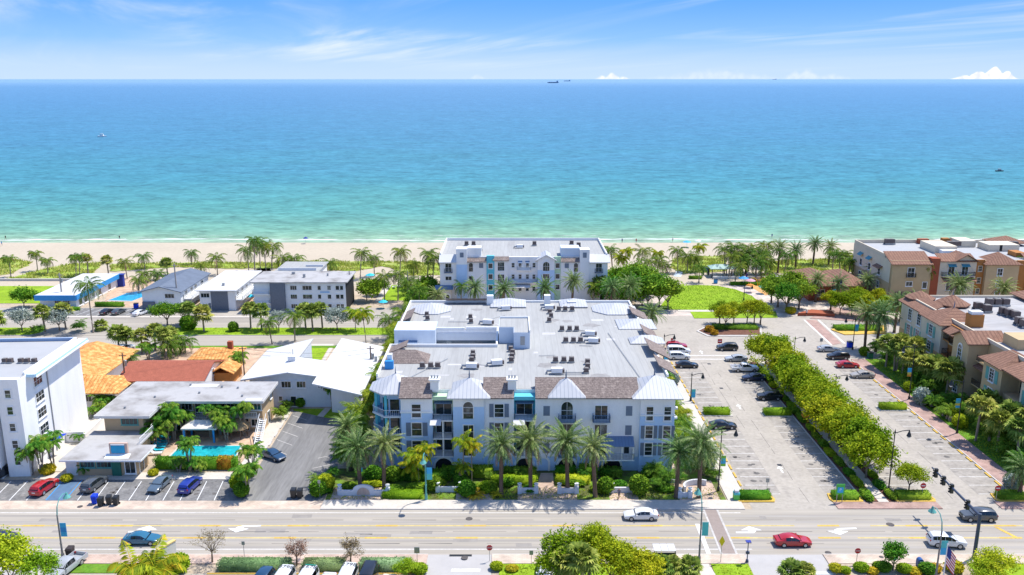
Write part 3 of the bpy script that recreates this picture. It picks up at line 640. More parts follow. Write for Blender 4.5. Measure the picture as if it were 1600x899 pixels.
# white house yard
slab('lawn', GP([(470, 560), (502, 563), (513, 544), (466, 544)]), .08, M_lawn); slab('garden_path', GP([(504, 563), (509, 563), (522, 541), (516, 541)]), .09, M_conc)
slab('garden_path', GP([(466, 541), (520, 541), (522, 538), (462, 538)]), .09, M_conc)
slab('lawn', GP([(596, 470), (638, 470), (638, 446), (612, 446)]), .08, M_lawn); slab('garden_path', GP([(585, 472), (594, 472), (612, 446), (603, 446)]), .09, M_conc)
slab('lawn', GP([(578, 458), (590, 462), (598, 449), (588, 448)]), .08, M_lawn)
slab('lawn', [(-170, 226), (-128, 226), (-130, 246), (-170, 246)], .08, M_lawn)
sheet('pool_terrace', GP([(160, 480), (228, 480), (240, 440), (180, 430)]), .03, M_deck)
sheet('beach_terrace', GP([(395, 485), (430, 440), (420, 415), (375, 430), (372, 485)]), .02, M_deck)
# vegetated dunes
def dune(pts, name='dune_turf'):
    return slab(name, wobble(GP(pts), .8, 2.), .22, M_dune)
D1 = [(-60, 404), (20, 406), (52, 411), (45, 414), (20, 428), (-60, 438)]
D2 = [(8, 437), (40, 429), (90, 417), (115, 413), (160, 411), (158, 416), (145, 428), (120, 432), (100, 438)]
D3 = [(172, 414), (262, 412), (330, 411), (420, 412), (500, 409), (560, 410), (640, 410), (688, 412), (688, 430), (640, 432), (600, 416), (560, 424), (480, 422), (420, 420), (345, 420), (270, 418), (172, 425)]
D4 = [(1052, 405), (1090, 402), (1132, 401), (1136, 424), (1070, 428), (1048, 420)]
D5 = [(1190, 410), (1245, 407), (1340, 405), (1345, 424), (1250, 428), (1200, 426)]
for q in (D1, D2, D3, D4, D5): dune(q)
struct('dune_wall', MB().box(*[v for v in (-170, -127, 252.6, 253.2)], 0, .7), M_kerb)

# tracked and patched paving
M_stallp = mat('asphalt_stall_wear', (.34, .308, .268), .9, .12, .4, var2=.14, scale2=1.4, dirt_or_glint=((.15, .14, .13), .55, .56, .8))
for x0, x1 in ((35.0, 40.0), (46.6, 51.3), (56.7, 61.2), (69.2, 74.2)): sheet('stall_wear', wobble(rect(x0, x1, 115.4, 175), .12, 3), .019, M_stallp)
M_patch = mat('asphalt_patch', (.30, .275, .245), .9, .1, .6, var2=.1); M_tar = mat('tar_seam', (.10, .095, .09), .7, .2, 1.)
random.seed(12)
for i in range(16):
    x, y = random.uniform(-70, 70), random.uniform(100.6, 109); a, c = random.uniform(1.0, 4.5), random.uniform(.5, 1.1); sheet('road_patch', wobble(rect(x, x + a, y, y + c), .08, 1), .0145, M_patch)
for yy, x0, x1 in ((104.75, -90, 90), (107.9, -60, 75), (101.7, -75, 40)):
    d = MB(); x = x0
    while x < x1:
        L_ = random.uniform(2, 9); j = random.uniform(-.05, .05); d.poly([(x, yy + j, .0155), (x + L_, yy + random.uniform(-.08, .08), .0155), (x + L_, yy + .07, .0155), (x, yy + j + .07, .0155)]); x += L_ + random.uniform(0, 5)
    struct('tar_seam', d, M_tar)
d = MB()
for x, y0, y1 in ((43.2, 113, 170), (64.8, 114, 168), (41.0, 140, 176), (67.0, 118, 150)):
    y = y0
    while y < y1: L_ = random.uniform(1.5, 6); j = random.uniform(-.12, .12); d.poly([(x + j, y, .0205), (x + j + .06, y, .0205), (x + .1, y + L_, .0205), (x + .04, y + L_, .0205)]); y += L_ + random.uniform(0, 4)
struct('tar_seam', d, M_tar)
d = MB()
for cy in (108.2, 101.6, 104.75):
    for o_ in (-.85, .85): d.poly([(-200, cy + o_ - .28, .0135), (200, cy + o_ - .28, .0135), (200, cy + o_ + .28, .0135), (-200, cy + o_ + .28, .0135)])
struct('wheel_tracks', d, mat('asphalt_polished', (.345, .315, .277), .8, .10, .5, stretch=(.04, 1, 1), var2=.08, scale2=1.))

d = MB(); random.seed(41)
for k in range(75):
    x0 = random.choice((37.5, 48.8, 59, 71.8)); x, y = x0 + random.uniform(-1.2, 1.2), 117 + 2.82 * random.randrange(20) + random.uniform(-.3, .3); r_ = random.uniform(.18, .55)
    d.poly([(x + r_ * random.uniform(.7, 1.2) * math.cos(t * .785), y + r_ * random.uniform(.6, 1.1) * math.sin(t * .785), .0212) for t in range(8)])
for k in range(22):
    x, y = -78 + 2.5 * random.randrange(15) + random.uniform(.8, 1.6), 116.5 + random.uniform(-1, 1.5); r_ = random.uniform(.2, .5); d.poly([(x + r_ * math.cos(t * .785), y + r_ * random.uniform(.6, 1.) * math.sin(t * .785), .0185) for t in range(8)])
struct('oil_stain', d, mat('oil_stain', (.13, .12, .11), .75, .25, 3.))
# ================================================================== the blue and white condominium
def part(par, name, m, *boxes, prism=None):
    b = MB()
    for q in boxes: b.box(*q)
    if prism: b.prism(*prism)
    return b.build(name, m, par)
def slope(par, x0, x1, ya, za, yb, zb, m, name='roof', th=.2):
    """mono-pitch slab running from (ya,za) to (yb,zb)"""
    return MB().add([(x0, ya, za), (x1, ya, za), (x1, yb, zb), (x0, yb, zb), (x0, ya, za - th), (x1, ya, za - th), (x1, yb, zb - th), (x0, yb, zb - th)],
        [(0, 1, 2, 3), (7, 6, 5, 4), (0, 4, 5, 1), (1, 5, 6, 2), (2, 6, 7, 3), (3, 7, 4, 0)]).build(name, m, par)
def slopex(par, y0, y1, xa, za, xb, zb, m, name='roof', th=.2):
    s = [(0, 1, 2, 3), (7, 6, 5, 4), (0, 4, 5, 1), (1, 5, 6, 2), (2, 6, 7, 3), (3, 7, 4, 0)]
    v = [(xa, y1, za), (xa, y0, za), (xb, y0, zb), (xb, y1, zb)]; v += [(a, c, d - th) for a, c, d in v]
    if xb < xa: s = [f[::-1] for f in s]
    return MB().add(v, s).build(name, m, par)
def parapet(par, pts, z0, z1, m, t=.3, name='parapet'):
    b = MB()
    for (x0, y0), (x1, y1) in zip(pts[:-1], pts[1:]):
        if abs(x0 - x1) < .01: b.box(x0 - t / 2, x0 + t / 2, min(y0, y1) - t / 2 + .002, max(y0, y1) + t / 2 - .002, z0, z1)
        else: b.box(min(x0, x1) + t / 2, max(x0, x1) - t / 2, y0 - t / 2, y0 + t / 2, z0, z1 - .003)
    return b.build(name, m, par)
def arch(par, x, y, w, h, m_sur=None, m_in=None, name='archway', z=0.):
    o = MB(); o.ring(x, y, z, 1, 0, outline(w + .7, h + .35, True), outline(w, h, True), .14); a = o.build(name, m_sur or M_trim, par)
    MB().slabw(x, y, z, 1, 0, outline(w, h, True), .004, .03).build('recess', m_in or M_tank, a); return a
def balcony(par, x0, x1, y0, y1, z, m_slab, m_rail, awn=None):
    o = part(par, 'balcony', m_slab, (x0, x1, y0, y1, z - .18, z))
    r = railing(o, [(x0 + .06, y1), (x0 + .06, y0 + .06), (x1 - .06, y0 + .06), (x1 - .06, y1)], z, 1.0, m_rail)
    return o
def awning(par, x0, x1, y, z, d, drop, m, name='awning'): return slope(par, x0, x1, y - d, z - drop, y, z, m, name, .06)
A = thing('blue_condominium', 'four storey blue and white condominium with flat grey roof behind the date palms', 'apartment building', (2, 150, 0))
Y0 = 123.3
M_wup = M_stucco
body = [(-17.2, 125.3), (25.1, 125.3), (25.4, 178.5), (-22, 178.5), (-22, 157.6), (-2.8, 157.6), (-2.8, 147), (-22, 147), (-22, 130.6), (-17.2, 130.6)]
part(A, 'wall', M_stucco, prism=(body, 0, 12.85))
b = MB(); b.poly([(x, y, 12.9) for x, y in [(-17.1, 125.4), (25.0, 125.4), (25.3, 178.4), (-21.9, 178.4), (-21.9, 157.7), (-2.7, 157.7), (-2.7, 146.9), (-21.9, 146.9), (-21.9, 130.7), (-17.1, 130.7)]]); b.build('flat_roof', M_deckroof, A)
parapet(A, [(-21.9, 131), (-21.9, 146.8), (-2.75, 146.8), (-2.75, 157.75), (-9, 157.75)], 12.9, 13.45, M_trim)
parapet(A, [(-9, 157.75), (-21.9, 157.75), (-21.9, 178.3), (25.3, 178.3), (25.3, 131)], 12.9, 13.35, M_trim)
part(A, 'courtyard_wall', mat('stucco_blue_grey', (.55, .60, .66), .85, .04), (-21.9, -2.9, 157.5, 157.6, 0, 12.3))  # court wall in one even blue-grey stucco
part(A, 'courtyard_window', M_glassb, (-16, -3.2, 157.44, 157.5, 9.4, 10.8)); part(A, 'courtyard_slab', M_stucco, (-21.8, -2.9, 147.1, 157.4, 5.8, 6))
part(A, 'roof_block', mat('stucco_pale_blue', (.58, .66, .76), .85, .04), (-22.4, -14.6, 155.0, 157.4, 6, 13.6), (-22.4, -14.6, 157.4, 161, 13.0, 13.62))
awning(A, -21.6, -18, 154.98, 11.6, 1.1, .5, M_metalb)
# front segments, each a solid piece of facade butted against the body
part(A, 'facade', M_stblue, (-17.2, -12.3, Y0, 125.3, 0, 9.9)); part(A, 'facade', M_wup, (-17.2, -12.3, Y0, 125.3, 9.9, 12.4))
part(A, 'moulding', M_trim, (-17.3, -12.2, Y0 - .12, Y0, 9.75, 10.05))
part(A, 'tower', M_stblue, (-9.1, -4.3, Y0 - .4, 125.3, 0, 10.9)); part(A, 'tower', M_wup, (-9.1, -4.3, Y0 - .4, 125.3, 10.9, 12.5))
part(A, 'facade', M_stblue, (-4.3, .3, Y0, 125.3, 0, 2.6)); part(A, 'facade', M_wup, (-4.3, .3, Y0, 125.3, 2.6, 12.4))
part(A, 'facade', M_stblue, (3.6, 19.8, Y0, 125.3, 0, 2.6)); part(A, 'facade', M_wup, (3.6, 19.8, Y0, 125.3, 2.6, 12.4))
part(A, 'moulding', M_trim, (3.7, 19.7, Y0 - .1, Y0, 2.5, 2.72), (-4.2, .2, Y0 - .1, Y0, 2.5, 2.72))
part(A, 'tower', M_stblue, (19.8, 25.1, Y0 - .4, 125.3, 0, 9.5)); part(A, 'tower', M_wup, (19.8, 25.1, Y0 - .4, 125.3, 9.5, 12.5)); part(A, 'moulding', M_trim, (19.7, 25.2, Y0 - .52, Y0 - .4, 9.4, 9.66))
for x0, x1, m, mw in ((-12.3, -9.1, M_stgreen, M_stgreen), (.3, 3.6, M_stturq, M_stturq)):
    part(A, 'recess_wall', m, (x0, x1, 125.2, 125.297, 2.7, 12.3), (x0, x0 + .04, Y0 + .02, 125.2, 8.7, 12.3), (x1 - .04, x1, Y0 + .02, 125.2, 8.7, 12.3))
    part(A, 'lintel', m, (x0, x1, Y0 + .3, 125.2, 11.7, 12.3)); part(A, 'base_wall', M_stblue, (x0, x1, Y0, 125.2, 0, 2.5))
    for z in (2.7, 5.7, 8.7):
        balcony(A, x0 + .03, x1 - .03, Y0 - .5, 125.2, z, M_trim, M_shut if z > 8 else M_steel)
        window(A, (x0 + x1) / 2, 125.2, z + .05, 2.4, 2.15, grid=(2, 1), trim=.1, sill=False, name='sliding_door')
    part(A, 'balcony_post', M_trim, ((x0 + x1) / 2 - .1, (x0 + x1) / 2 + .1, Y0 - .45, Y0 - .25, 2.7, 5.5), ((x0 + x1) / 2 - .1, (x0 + x1) / 2 + .1, Y0 - .45, Y0 - .25, 5.7, 8.5))
    awning(A, x0 + .2, x1 - .2, 125.2, 11.65, 1.4, .55, M_metalb)
awning(A, -12.6, -10.9, Y0 - .5, 8.9, 1.3, .45, M_whroof, 'sun_shade'); awning(A, .2, 2.0, Y0 - .5, 8.9, 1.3, .45, M_whroof, 'sun_shade')
W = lambda *a, **k: window(A, *a, **k)
W(-14.8, Y0, 9.05, 1.35, 2.1); W(-14.8, Y0, 6.0, 1.5, 2.1, shutter=M_shut, grid=(1, 2)); W(-14.8, Y0, 3.1, 1.5, 2.0, shutter=M_shut)
W(-6.75, Y0 - .4, 9.0, 1.5, 2.75, arch=True); W(-6.75, Y0 - .4, 5.7, 1.5, 2.2, grid=(2, 2)); W(-6.75, Y0 - .4, 2.8, 1.5, 2.2, grid=(2, 2))
for z in (9.1, 6.0, 3.0): W(-2.0, Y0, z, 1.35, 2.1, shutter=M_shut)
for z in (9.3, 6.1, 3.1):
    for x in (5.35, 18.1):
        if not (x > 18 and z < 4): part(A, 'closed_shutter', M_shut, (x - .5, x + .5, Y0 - .07, Y0, z, z + 1.6)); part(A, 'shutter_frame', M_trim, (x - .68, x - .5, Y0 - .05, Y0, z - .15, z + 1.75), (x + .5, x + .68, Y0 - .05, Y0, z - .15, z + 1.75), (x - .5, x + .5, Y0 - .05, Y0, z + 1.6, z + 1.75))
W(8.5, Y0, 8.75, 1.75, 2.85, arch=True, grid=(2, 2)); W(8.5, Y0, 5.7, 1.9, 2.2, grid=(2, 1)); W(8.5, Y0, 2.8, 1.9, 2.2, grid=(2, 1))
W(13.8, Y0, 8.75, 1.9, 2.2, grid=(2, 1)); W(13.8, Y0, 5.7, 1.9, 2.1, grid=(2, 1))
for x in (8.5, 13.8):
    balcony(A, x - 1.35, x + 1.35, Y0 - .95, Y0, 8.65, M_metalb, M_metalb); part(A, 'balcony_panel', M_metalb, (x - 1.3, x + 1.3, Y0 - .9, Y0 - .86, 8.66, 9.1))
balcony(A, 7.2, 9.9, Y0 - .9, Y0, 2.72, M_metalb, M_metalb)
slope(A, 13.2, 18.9, Y0 - 1.9, 5.0, Y0, 5.9, M_metalb, 'porch_roof', .1); o = balcony(A, 13.2, 18.9, Y0 - 1.8, Y0, 2.7, M_trim, M_steel)
part(A, 'porch_post', M_trim, *[(x - .09, x + .09, Y0 - 1.72, Y0 - 1.54, 2.7, 4.95) for x in (13.4, 15.2, 17.0, 18.7)])
W(17.9, Y0, 3.0, .8, 1.4, grid=(1, 1), pane_mat=M_shut); W(14.2, Y0, 2.75, 1.0, 1.9, grid=(1, 1))
for x in (21.25, 24.0):
    W(x, Y0 - .4, 8.7, 1.0, 2.2); W(x, Y0 - .4, 5.75, 1.1, 2.0, shutter=M_shut); W(x, Y0 - .4, 2.9, 1.1, 2.0, shutter=M_shut)
part(A, 'wall_lantern', M_trim, (25.1, 25.7, 123.6, 124.2, 10.2, 10.5), (25.1, 25.7, 123.6, 124.2, 8.6, 8.9))
for x in (-10.7, 1.95, 8.6, 15.7): arch(A, x, Y0, 2.7, 2.2)
a = arch(A, 4.9, Y0, 1.5, 2.2, None, M_stblue); arch(A, 22.4, Y0 - .4, .55, 1.3, None, M_glass)
# roofs over the front
for x0, x1 in ((-17.4, -12.35), (-4.5, .3), (3.6, 19.6)): slope(A, x0, x1, Y0 - .5, 12.4, 126.4, 14.5, M_tile); part(A, 'ridge_wall', M_trim, (x0, x1, 126.3, 126.6, 12.9, 14.42))
hip(A, -10.0, -3.3, 122.2, 129.0, 12.55, 14.75, M_metal, finial=M_shut, name='metal_roof'); hip(A, 5.5, 11.3, 122.35, 127.7, 12.6, 14.9, M_metal, finial=M_shut, name='metal_roof'); hip(A, 18.4, 26.2, 122.0, 130.2, 12.55, 15.0, M_metal, finial=M_shut, name='metal_roof')
for x in (-12.0, .0):
    c = part(A, 'chimney', M_trim, (x - .65, x + .65, 124.2, 125.4, 12.9, 14.7)); part(c, 'chimney_cap', M_trim, (x - .85, x + .85, 124.0, 125.6, 14.7, 14.9)); b = MB()
    for k in range(3): b.lathe([(.13, 14.9), (.16, 15.3), (.13, 15.35)], x - .45 + k * .45, 124.8, 8)
    b.build('chimney_pot', M_steel, c)
def octa(par, cx, cy, r, z0, z1, m, name='metal_roof', n=8, fin=True):
    b = MB(); p = [(cx + r * math.cos((k + .5) * 2 * math.pi / n), cy + r * math.sin((k + .5) * 2 * math.pi / n), z0) for k in range(n)]
    b.add(p + [(cx, cy, z1)], [(k, (k + 1) % n, n) for k in range(n)]); b.add(p + [(x, y, z - .2) for x, y, z in p], [(k, n + k, n + (k + 1) % n, (k + 1) % n) for k in range(n)] + [tuple(range(2 * n - 1, n - 1, -1))])
    o = b.build(name, m, par)
    if fin: MB().lathe([(.14, z1 - .1), (.08, z1 + .3), (.02, z1 + 1.2)], cx, cy, 6).build('finial', M_shut, o)
    return o
octa(A, -18.5, 128.0, 4.3, 12.5, 14.6, M_metal)
og = lambda r: [(-18.5 + r * math.cos((k + .5) * math.pi / 4), 128.0 + r * math.sin((k + .5) * math.pi / 4)) for k in range(8)]
for z in (2.7, 5.7, 8.7):
    o = part(A, 'balcony', M_trim, prism=(og(3.95), z - .22, z)); part(o, 'balcony_floor', M_metalb, prism=(og(3.8), z, z + .02))
    q = og(3.85); railing(o, [q[k] for k in (3, 4, 5, 6, 7)], z, 1.0, M_trim, step=.3)
part(A, 'turret_wall', M_stblue, prism=(og(2.3), 0, 12.3)); part(A, 'turret_base', M_stblue, prism=(og(3.2), 0, 2.45))
for k in (3, 4, 5, 6): x, y = og(3.3)[k]; part(A, 'turret_column', M_stturq, *[(x - .2, x + .2, y - .2, y + .2, z, z + 2.75) for z in (2.7, 5.7)], (x - .2, x + .2, y - .2, y + .2, 8.7, 12.3))
for z in (2.75, 5.75, 8.75):
    for k in (4, 5, 6): (x0, y0), (x1, y1) = og(2.3)[k], og(2.3)[(k + 1) % 8]; d = math.hypot(x1 - x0, y1 - y0); u = ((x1 - x0) / d, (y1 - y0) / d); MB().slabw((x0 + x1) / 2, (y0 + y1) / 2, z, u[0], u[1], outline(1.4, 2.2, False), .004, .05).build('turret_window', M_glass, A)
# roofs along the other edges
octa(A, 21.4, 172.5, 5.0, 13.1, 14.3, M_metal, fin=False); octa(A, -17.0, 172.5, 4.6, 13.1, 14.4, M_metal, fin=False)
hip(A, -4.6, 3.0, 173.5, 179.5, 13.2, 14.4, M_metal, name='metal_roof'); hip(A, 10.2, 16.0, 173.5, 179.5, 13.2, 14.3, M_metal, name='metal_roof')
slope(A, -14.2, -5.0, 179.2, 13.4, 176.4, 14.3, M_tile); part(A, 'chimney', M_trim, (-5.4, -4.0, 176, 177.4, 12.9, 14.9)); part(A, 'chimney', M_trim, (6.9, 8.2, 176, 177.3, 12.9, 15))
slopex(A, 165, 171, 27.6, 12.6, 24.2, 14.2, M_tile); slopex(A, 141, 148, 27.6, 12.6, 24.0, 14.4, M_tile); slopex(A, 133, 139, 27.2, 12.6, 24.2, 14.2, M_tile); slopex(A, 152, 157.5, 27.4, 12.7, 24.6, 14.2, M_tile)
hip(A, 20.6, 28.0, 157.7, 164.4, 13.05, 14.2, M_metal, name='metal_roof'); hip(A, 21.6, 28.0, 148.2, 151.8, 13.1, 14.2, M_metal, ridge=2., name='metal_roof')
b = MB(); hip(A, -21.9, -14.3, 137.4, 142.6, 12.95, 14.6, M_tile, ridge=3.); slopex(A, 142.8, 146.4, -22.2, 12.9, -18.6, 14.4, M_tile); slopex(A, 163, 170, -22.6, 12.8, -20.0, 14.0, M_tile)
part(A, 'roof_chimney', M_blue, (-21.2, -19.8, 134.6, 135.4, 12.9, 14.3)); part(A, 'roof_chimney_cap', M_trim, (-20.9, -20.1, 135.5, 136.4, 12.9, 15.2))
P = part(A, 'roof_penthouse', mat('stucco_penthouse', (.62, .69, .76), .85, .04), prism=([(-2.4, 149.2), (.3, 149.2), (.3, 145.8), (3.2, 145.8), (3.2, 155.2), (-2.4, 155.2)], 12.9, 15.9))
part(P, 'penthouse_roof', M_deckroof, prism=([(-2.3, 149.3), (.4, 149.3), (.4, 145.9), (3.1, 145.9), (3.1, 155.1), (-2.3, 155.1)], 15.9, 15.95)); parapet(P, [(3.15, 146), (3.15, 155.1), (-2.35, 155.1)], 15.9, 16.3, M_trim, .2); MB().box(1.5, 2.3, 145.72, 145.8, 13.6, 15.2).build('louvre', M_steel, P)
# ================================================================== its twin on the beach
B = thing('beachfront_condominium', 'second blue and white condominium standing beyond the first, on the beach side', 'apartment building', (3, 238, 0)); Y1 = 226.
part(B, 'wall', M_stucco, (-19.6, 26, Y1 + 1.2, 251, 0, 12.9)); part(B, 'flat_roof', M_deckroof, (-19.4, 25.8, Y1 + 1.6, 250.8, 12.9, 12.95))
parapet(B, [(-19.5, 228), (-19.5, 250.9), (25.9, 250.9), (25.9, 228)], 12.9, 13.7, M_trim)
pb = lambda n, m, *q: part(B, n, m, *q)
pb('facade', M_wup, (-19.6, -15.1, Y1, Y1 + 1.2, 0, 11.9)); pb('tower', M_stblue, (-15.1, -12.2, Y1 - .3, Y1 + 3, 0, 11)); pb('tower', M_wup, (-15.1, -12.2, Y1 - .3, Y1 + 3, 11, 15.3))
pb('facade', M_wup, (-12.2, -6.9, Y1 + .5, Y1 + 1.2, 0, 12)); pb('facade', M_stturq, (-6.9, -4.8, Y1 + .2, Y1 + 1.2, 0, 13.3)); pb('facade', M_wup, (-4.8, -1.1, Y1 + .3, Y1 + 1.2, 0, 12.4))
pb('facade', M_wup, (-1.1, 7.0, Y1 + .8, Y1 + 1.2, 0, 12.9)); pb('facade', M_stblue, (7.0, 11.6, Y1, Y1 + 1.2, 0, 9.4)); pb('facade', M_wup, (7.0, 11.6, Y1, Y1 + 1.2, 9.4, 12.3)); pb('facade', M_stgreen, (11.6, 13.3, Y1 + .5, Y1 + 1.2, 0, 13)); pb('facade', M_wup, (13.3, 18.4, Y1 + .3, Y1 + 1.2, 0, 12))
pb('tower', M_wup, (18.4, 21.0, Y1 - .3, Y1 + 3, 0, 15.1)); pb('facade', M_wup, (21.0, 26, Y1, Y1 + 1.2, 0, 11.9)); pb('roof_block', MATS['stucco_penthouse'], (13.3, 18.4, Y1 + 1.6, Y1 + 6, 12.9, 15.2)); pb('roof_block', M_stucco, (-12.2, -8.4, Y1 + 1.6, Y1 + 5, 12.9, 15.2)); pb('louvre', M_shut, (-14.1, -13.1, Y1 - .36, Y1 - .3, 13, 14.3), (19.2, 20.2, Y1 - .36, Y1 - .3, 12.9, 14.3))
for x0, x1 in ((-19.8, -15.1), (21.0, 26.6)): slope(B, x0, x1, Y1 - .8, 11.7, Y1 + 2, 13.4, M_whroof, 'metal_roof')
for x0, x1 in ((-12.2, -6.9), (13.3, 18.4)): slope(B, x0, x1, Y1 - .3, 11.8, Y1 + 1.6, 12.9, M_tile)
slope(B, -5.2, -.8, Y1 - .6, 12.2, Y1 + 1, 13, M_tile); gable(B, 6.4, 12.2, Y1 - .5, Y1 + 6, 12.1, 13.7, M_metal, axis='y', name='gable_roof')
MB().slabw(9.3, Y1, 12.3, 1, 0, [(-2.3, 0), (2.3, 0), (0, 1.25)], 0, -1).build('gable_wall', M_wup, B)
wb = lambda *a, **k: window(B, *a, **k)
for x in (-17.3, 23.6): wb(x, Y1, 8.9, 1.6, 2.3, grid=(2, 2)); wb(x, Y1, 6.6, 1.6, 1.0, grid=(2, 1)); balcony(B, x - 1.1, x + 1.1, Y1 - .5, Y1, 8.8, M_shut, M_shut)
for x in (-11.2, 17.4): wb(x, Y1 + (.5 if x < 0 else .3), 8.9, 1.1, 2.4, arch=True, grid=(1, 2)); wb(x, Y1 + (.5 if x < 0 else .3), 5.4, 1.1, 2.2, grid=(1, 2))
for x in (-8.4, 14.9): pb('closed_shutter', M_shut, (x - .55, x + .55, Y1 + (.42 if x < 0 else .22), Y1 + (.5 if x < 0 else .3), 9.9, 11.2))
for z in (9.9, 6.9, 3.9): wb(-5.85, Y1 + .2, z, 1.1, 1.3, grid=(1, 1)); wb(12.45, Y1 + .5, z, 1.1, 1.3, grid=(1, 1))
for z in (9.2, 5.8, 2.6): wb(-3.0, Y1 + .3, z, 1.7, 2.3, grid=(3, 2)); wb(9.3, Y1, z, 1.7, 2.5, grid=(3, 2), arch=z > 9)
for x in (.3, 2.2, 4.2, 6.0):
    for z in (10.0, 6.8, 3.4): wb(x, Y1 + .8, z, .75, 1.2, grid=(1, 2))
    if 1 < x < 5: awning(B, x - .6, x + .6, Y1 + .8, 11.8, .6, .5, M_metalb)
balcony(B, 1.4, 5.1, Y1, Y1 + .8, 9.4, M_trim, M_trim); balcony(B, -1.0, 6.9, Y1 - .6, Y1 + .8, 6.0, M_trim, M_metalb); slope(B, -1, 5, Y1 - 1.6, 4.9, Y1 + .8, 5.5, M_whroof, 'canopy', .1)
for x in (-18.4, 23.5): slope(B, x - 2.6, x + 2.4, Y1 - 1.6, 4.4, Y1, 5.2, M_metalb, 'porch_roof'); pb('porch', mat('stucco_cream2', (.66, .60, .52), .9, .04), (x - 2, x + 2, Y1 - 1.4, Y1, 0, 4.4)); arch(B, x + .9, Y1 - 1.4, .9, 1.3, z=1.6)
for px, py in ((735, 385), (752, 383), (749, 388), (798, 381), (817, 388), (834, 384), (905, 385), (895, 384), (826, 378)):
    pass
# ================================================================== tall white block on the west edge
C = thing('white_apartment_tower', 'tall white five storey apartment block with pale blue roof edge at the photo edge', 'apartment building', (-95, 133, 0))
part(C, 'wall', M_stucco, (-125, -75.0, 122.4, 143.2, 0, 15.4)); part(C, 'flat_roof', mat('roof_coating_pale', (.40, .405, .41), .85, .05, .3, dirt_or_glint=((.40, .39, .38), .3, .55, .85)), (-124.8, -75.2, 122.6, 143, 15.4, 15.45))
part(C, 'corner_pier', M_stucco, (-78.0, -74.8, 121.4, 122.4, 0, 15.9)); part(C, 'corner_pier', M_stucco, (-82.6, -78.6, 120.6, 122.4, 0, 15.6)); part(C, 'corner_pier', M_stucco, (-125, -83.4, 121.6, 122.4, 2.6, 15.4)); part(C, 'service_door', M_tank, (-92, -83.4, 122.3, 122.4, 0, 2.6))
part(C, 'eave_slab', M_stucco, (-75.0, -73.7, 124.6, 143.6, 15.2, 15.55)); part(C, 'fascia', mat('fascia_pale_blue', (.48, .68, .80), .6, .05), (-73.7, -73.58, 124.6, 143.6, 15.1, 15.6), (-75.0, -73.7, 124.48, 124.6, 15.1, 15.6)); part(C, 'gutter', M_trim, (-73.58, -73.4, 124.6, 143.6, 15.0, 15.2))
parapet(C, [(-75.4, 124.8), (-75.4, 143.0), (-124, 143.0)], 15.45, 15.9, M_trim); part(C, 'roof_edge', mat('metal_edge_blue', (.24, .34, .50), .5, .05), (-124, -75.6, 142.4, 142.8, 15.5, 15.98))
part(C, 'downpipe', M_steel, (-75.0, -74.86, 130.6, 130.8, 0, 15.2))
for z in (1.8, 4.6, 7.4, 10.1, 12.8):
    window(C, -75.0, 127.7, z, 2.6, 1.5, face='+x', grid=(3, 2), sill=True)
    window(C, -76.4, 121.4, z + .2, .8, 1.2, grid=(1, 2))
for x in (-80.6, -86, -90):
    for z in (4.8, 7.6, 10.3, 13.0): window(C, x, 120.6 if x > -81 else 121.6, z, 1.0 if x > -81 else 1.8, 1.2, grid=(2, 2))
C.rotation_euler = (0, 0, .06); C.location = (-95.6, 131.8, 0)
slab('yard_paving', rect(-78, -69.6, 123, 146), .06, M_conc)
part(C, 'garden_wall', M_stucco, (-74.95, -71.9, 134.0, 134.25, 0, 1.9), (-71.9, -71.65, 134, 141, 0, 1.5))
# ================================================================== motel
Dm = thing('two_storey_motel', 'two storey beige motel with stained flat roof and teal doors round the pool', 'motel', (-56, 139, 0))
rp = [(-68.6, 130.6), (-59.6, 130.6), (-59.6, 137.2), (-42.8, 137.2), (-42.8, 146.9), (-68.6, 146.9)]
part(Dm, 'roof', M_deckroof2, prism=(rp, 5.95, 6.2)); b = MB(); n = len(rp)
for i in range(n):
    (x0, y0), (x1, y1) = rp[i], rp[(i + 1) % n]; d = math.hypot(x1 - x0, y1 - y0); u = ((x1 - x0) / d, (y1 - y0) / d); b.slabw(x0, y0, 5.8, u[0], u[1], [(.02, 0), (d - .02, 0), (d - .02, .45), (.02, .45)], .002, .08)
b.build('fascia', mat('fascia_pale', (.62, .60, .57), .8, .05), Dm)
part(Dm, 'wall', M_beige, prism=([(-67.6, 131.8), (-61.2, 131.8), (-61.2, 139.2), (-43.6, 139.2), (-43.6, 146.2), (-67.6, 146.2)], 0, 5.9))
part(Dm, 'gallery', M_conc, (-61.2, -44.0, 137.5, 139.2, 2.85, 3.05), (-61.2, -60.0, 131.8, 137.5, 2.85, 3.05)); railing(Dm, [(-60.05, 132), (-60.05, 137.55), (-44.1, 137.55)], 3.05, 1.0, M_trim, step=.3)
for k, x in enumerate((-58.6, -54.7, -50.6, -46.6)):
    for z in (.1, 3.1):
        window(Dm, x, 139.2, z, 1.0, 2.1, grid=(1, 1), pane_mat=M_teal, name='door', sill=False, trim=.08); window(Dm, x + 1.9, 139.2, z + .8, 1.8, 1.2, grid=(3, 1))
window(Dm, -63.4, 131.8, 4.3, 2.6, 1.1, grid=(4, 1), frame=M_seafoam, pane_mat=M_glassb); window(Dm, -43.6, 142.6, .1, 1.0, 2.1, face='+x', grid=(1, 1), pane_mat=M_teal, name='door', sill=False)
window(Dm, -43.6, 144.6, 4, .9, .9, face='+x', grid=(1, 2))
b = MB()
for k in range(12): b.box(-43.5 + 0 * k, -42.4, 133.2 + k * .32, 133.2 + k * .32 + .3, .25 * k, .25 * k + .08)
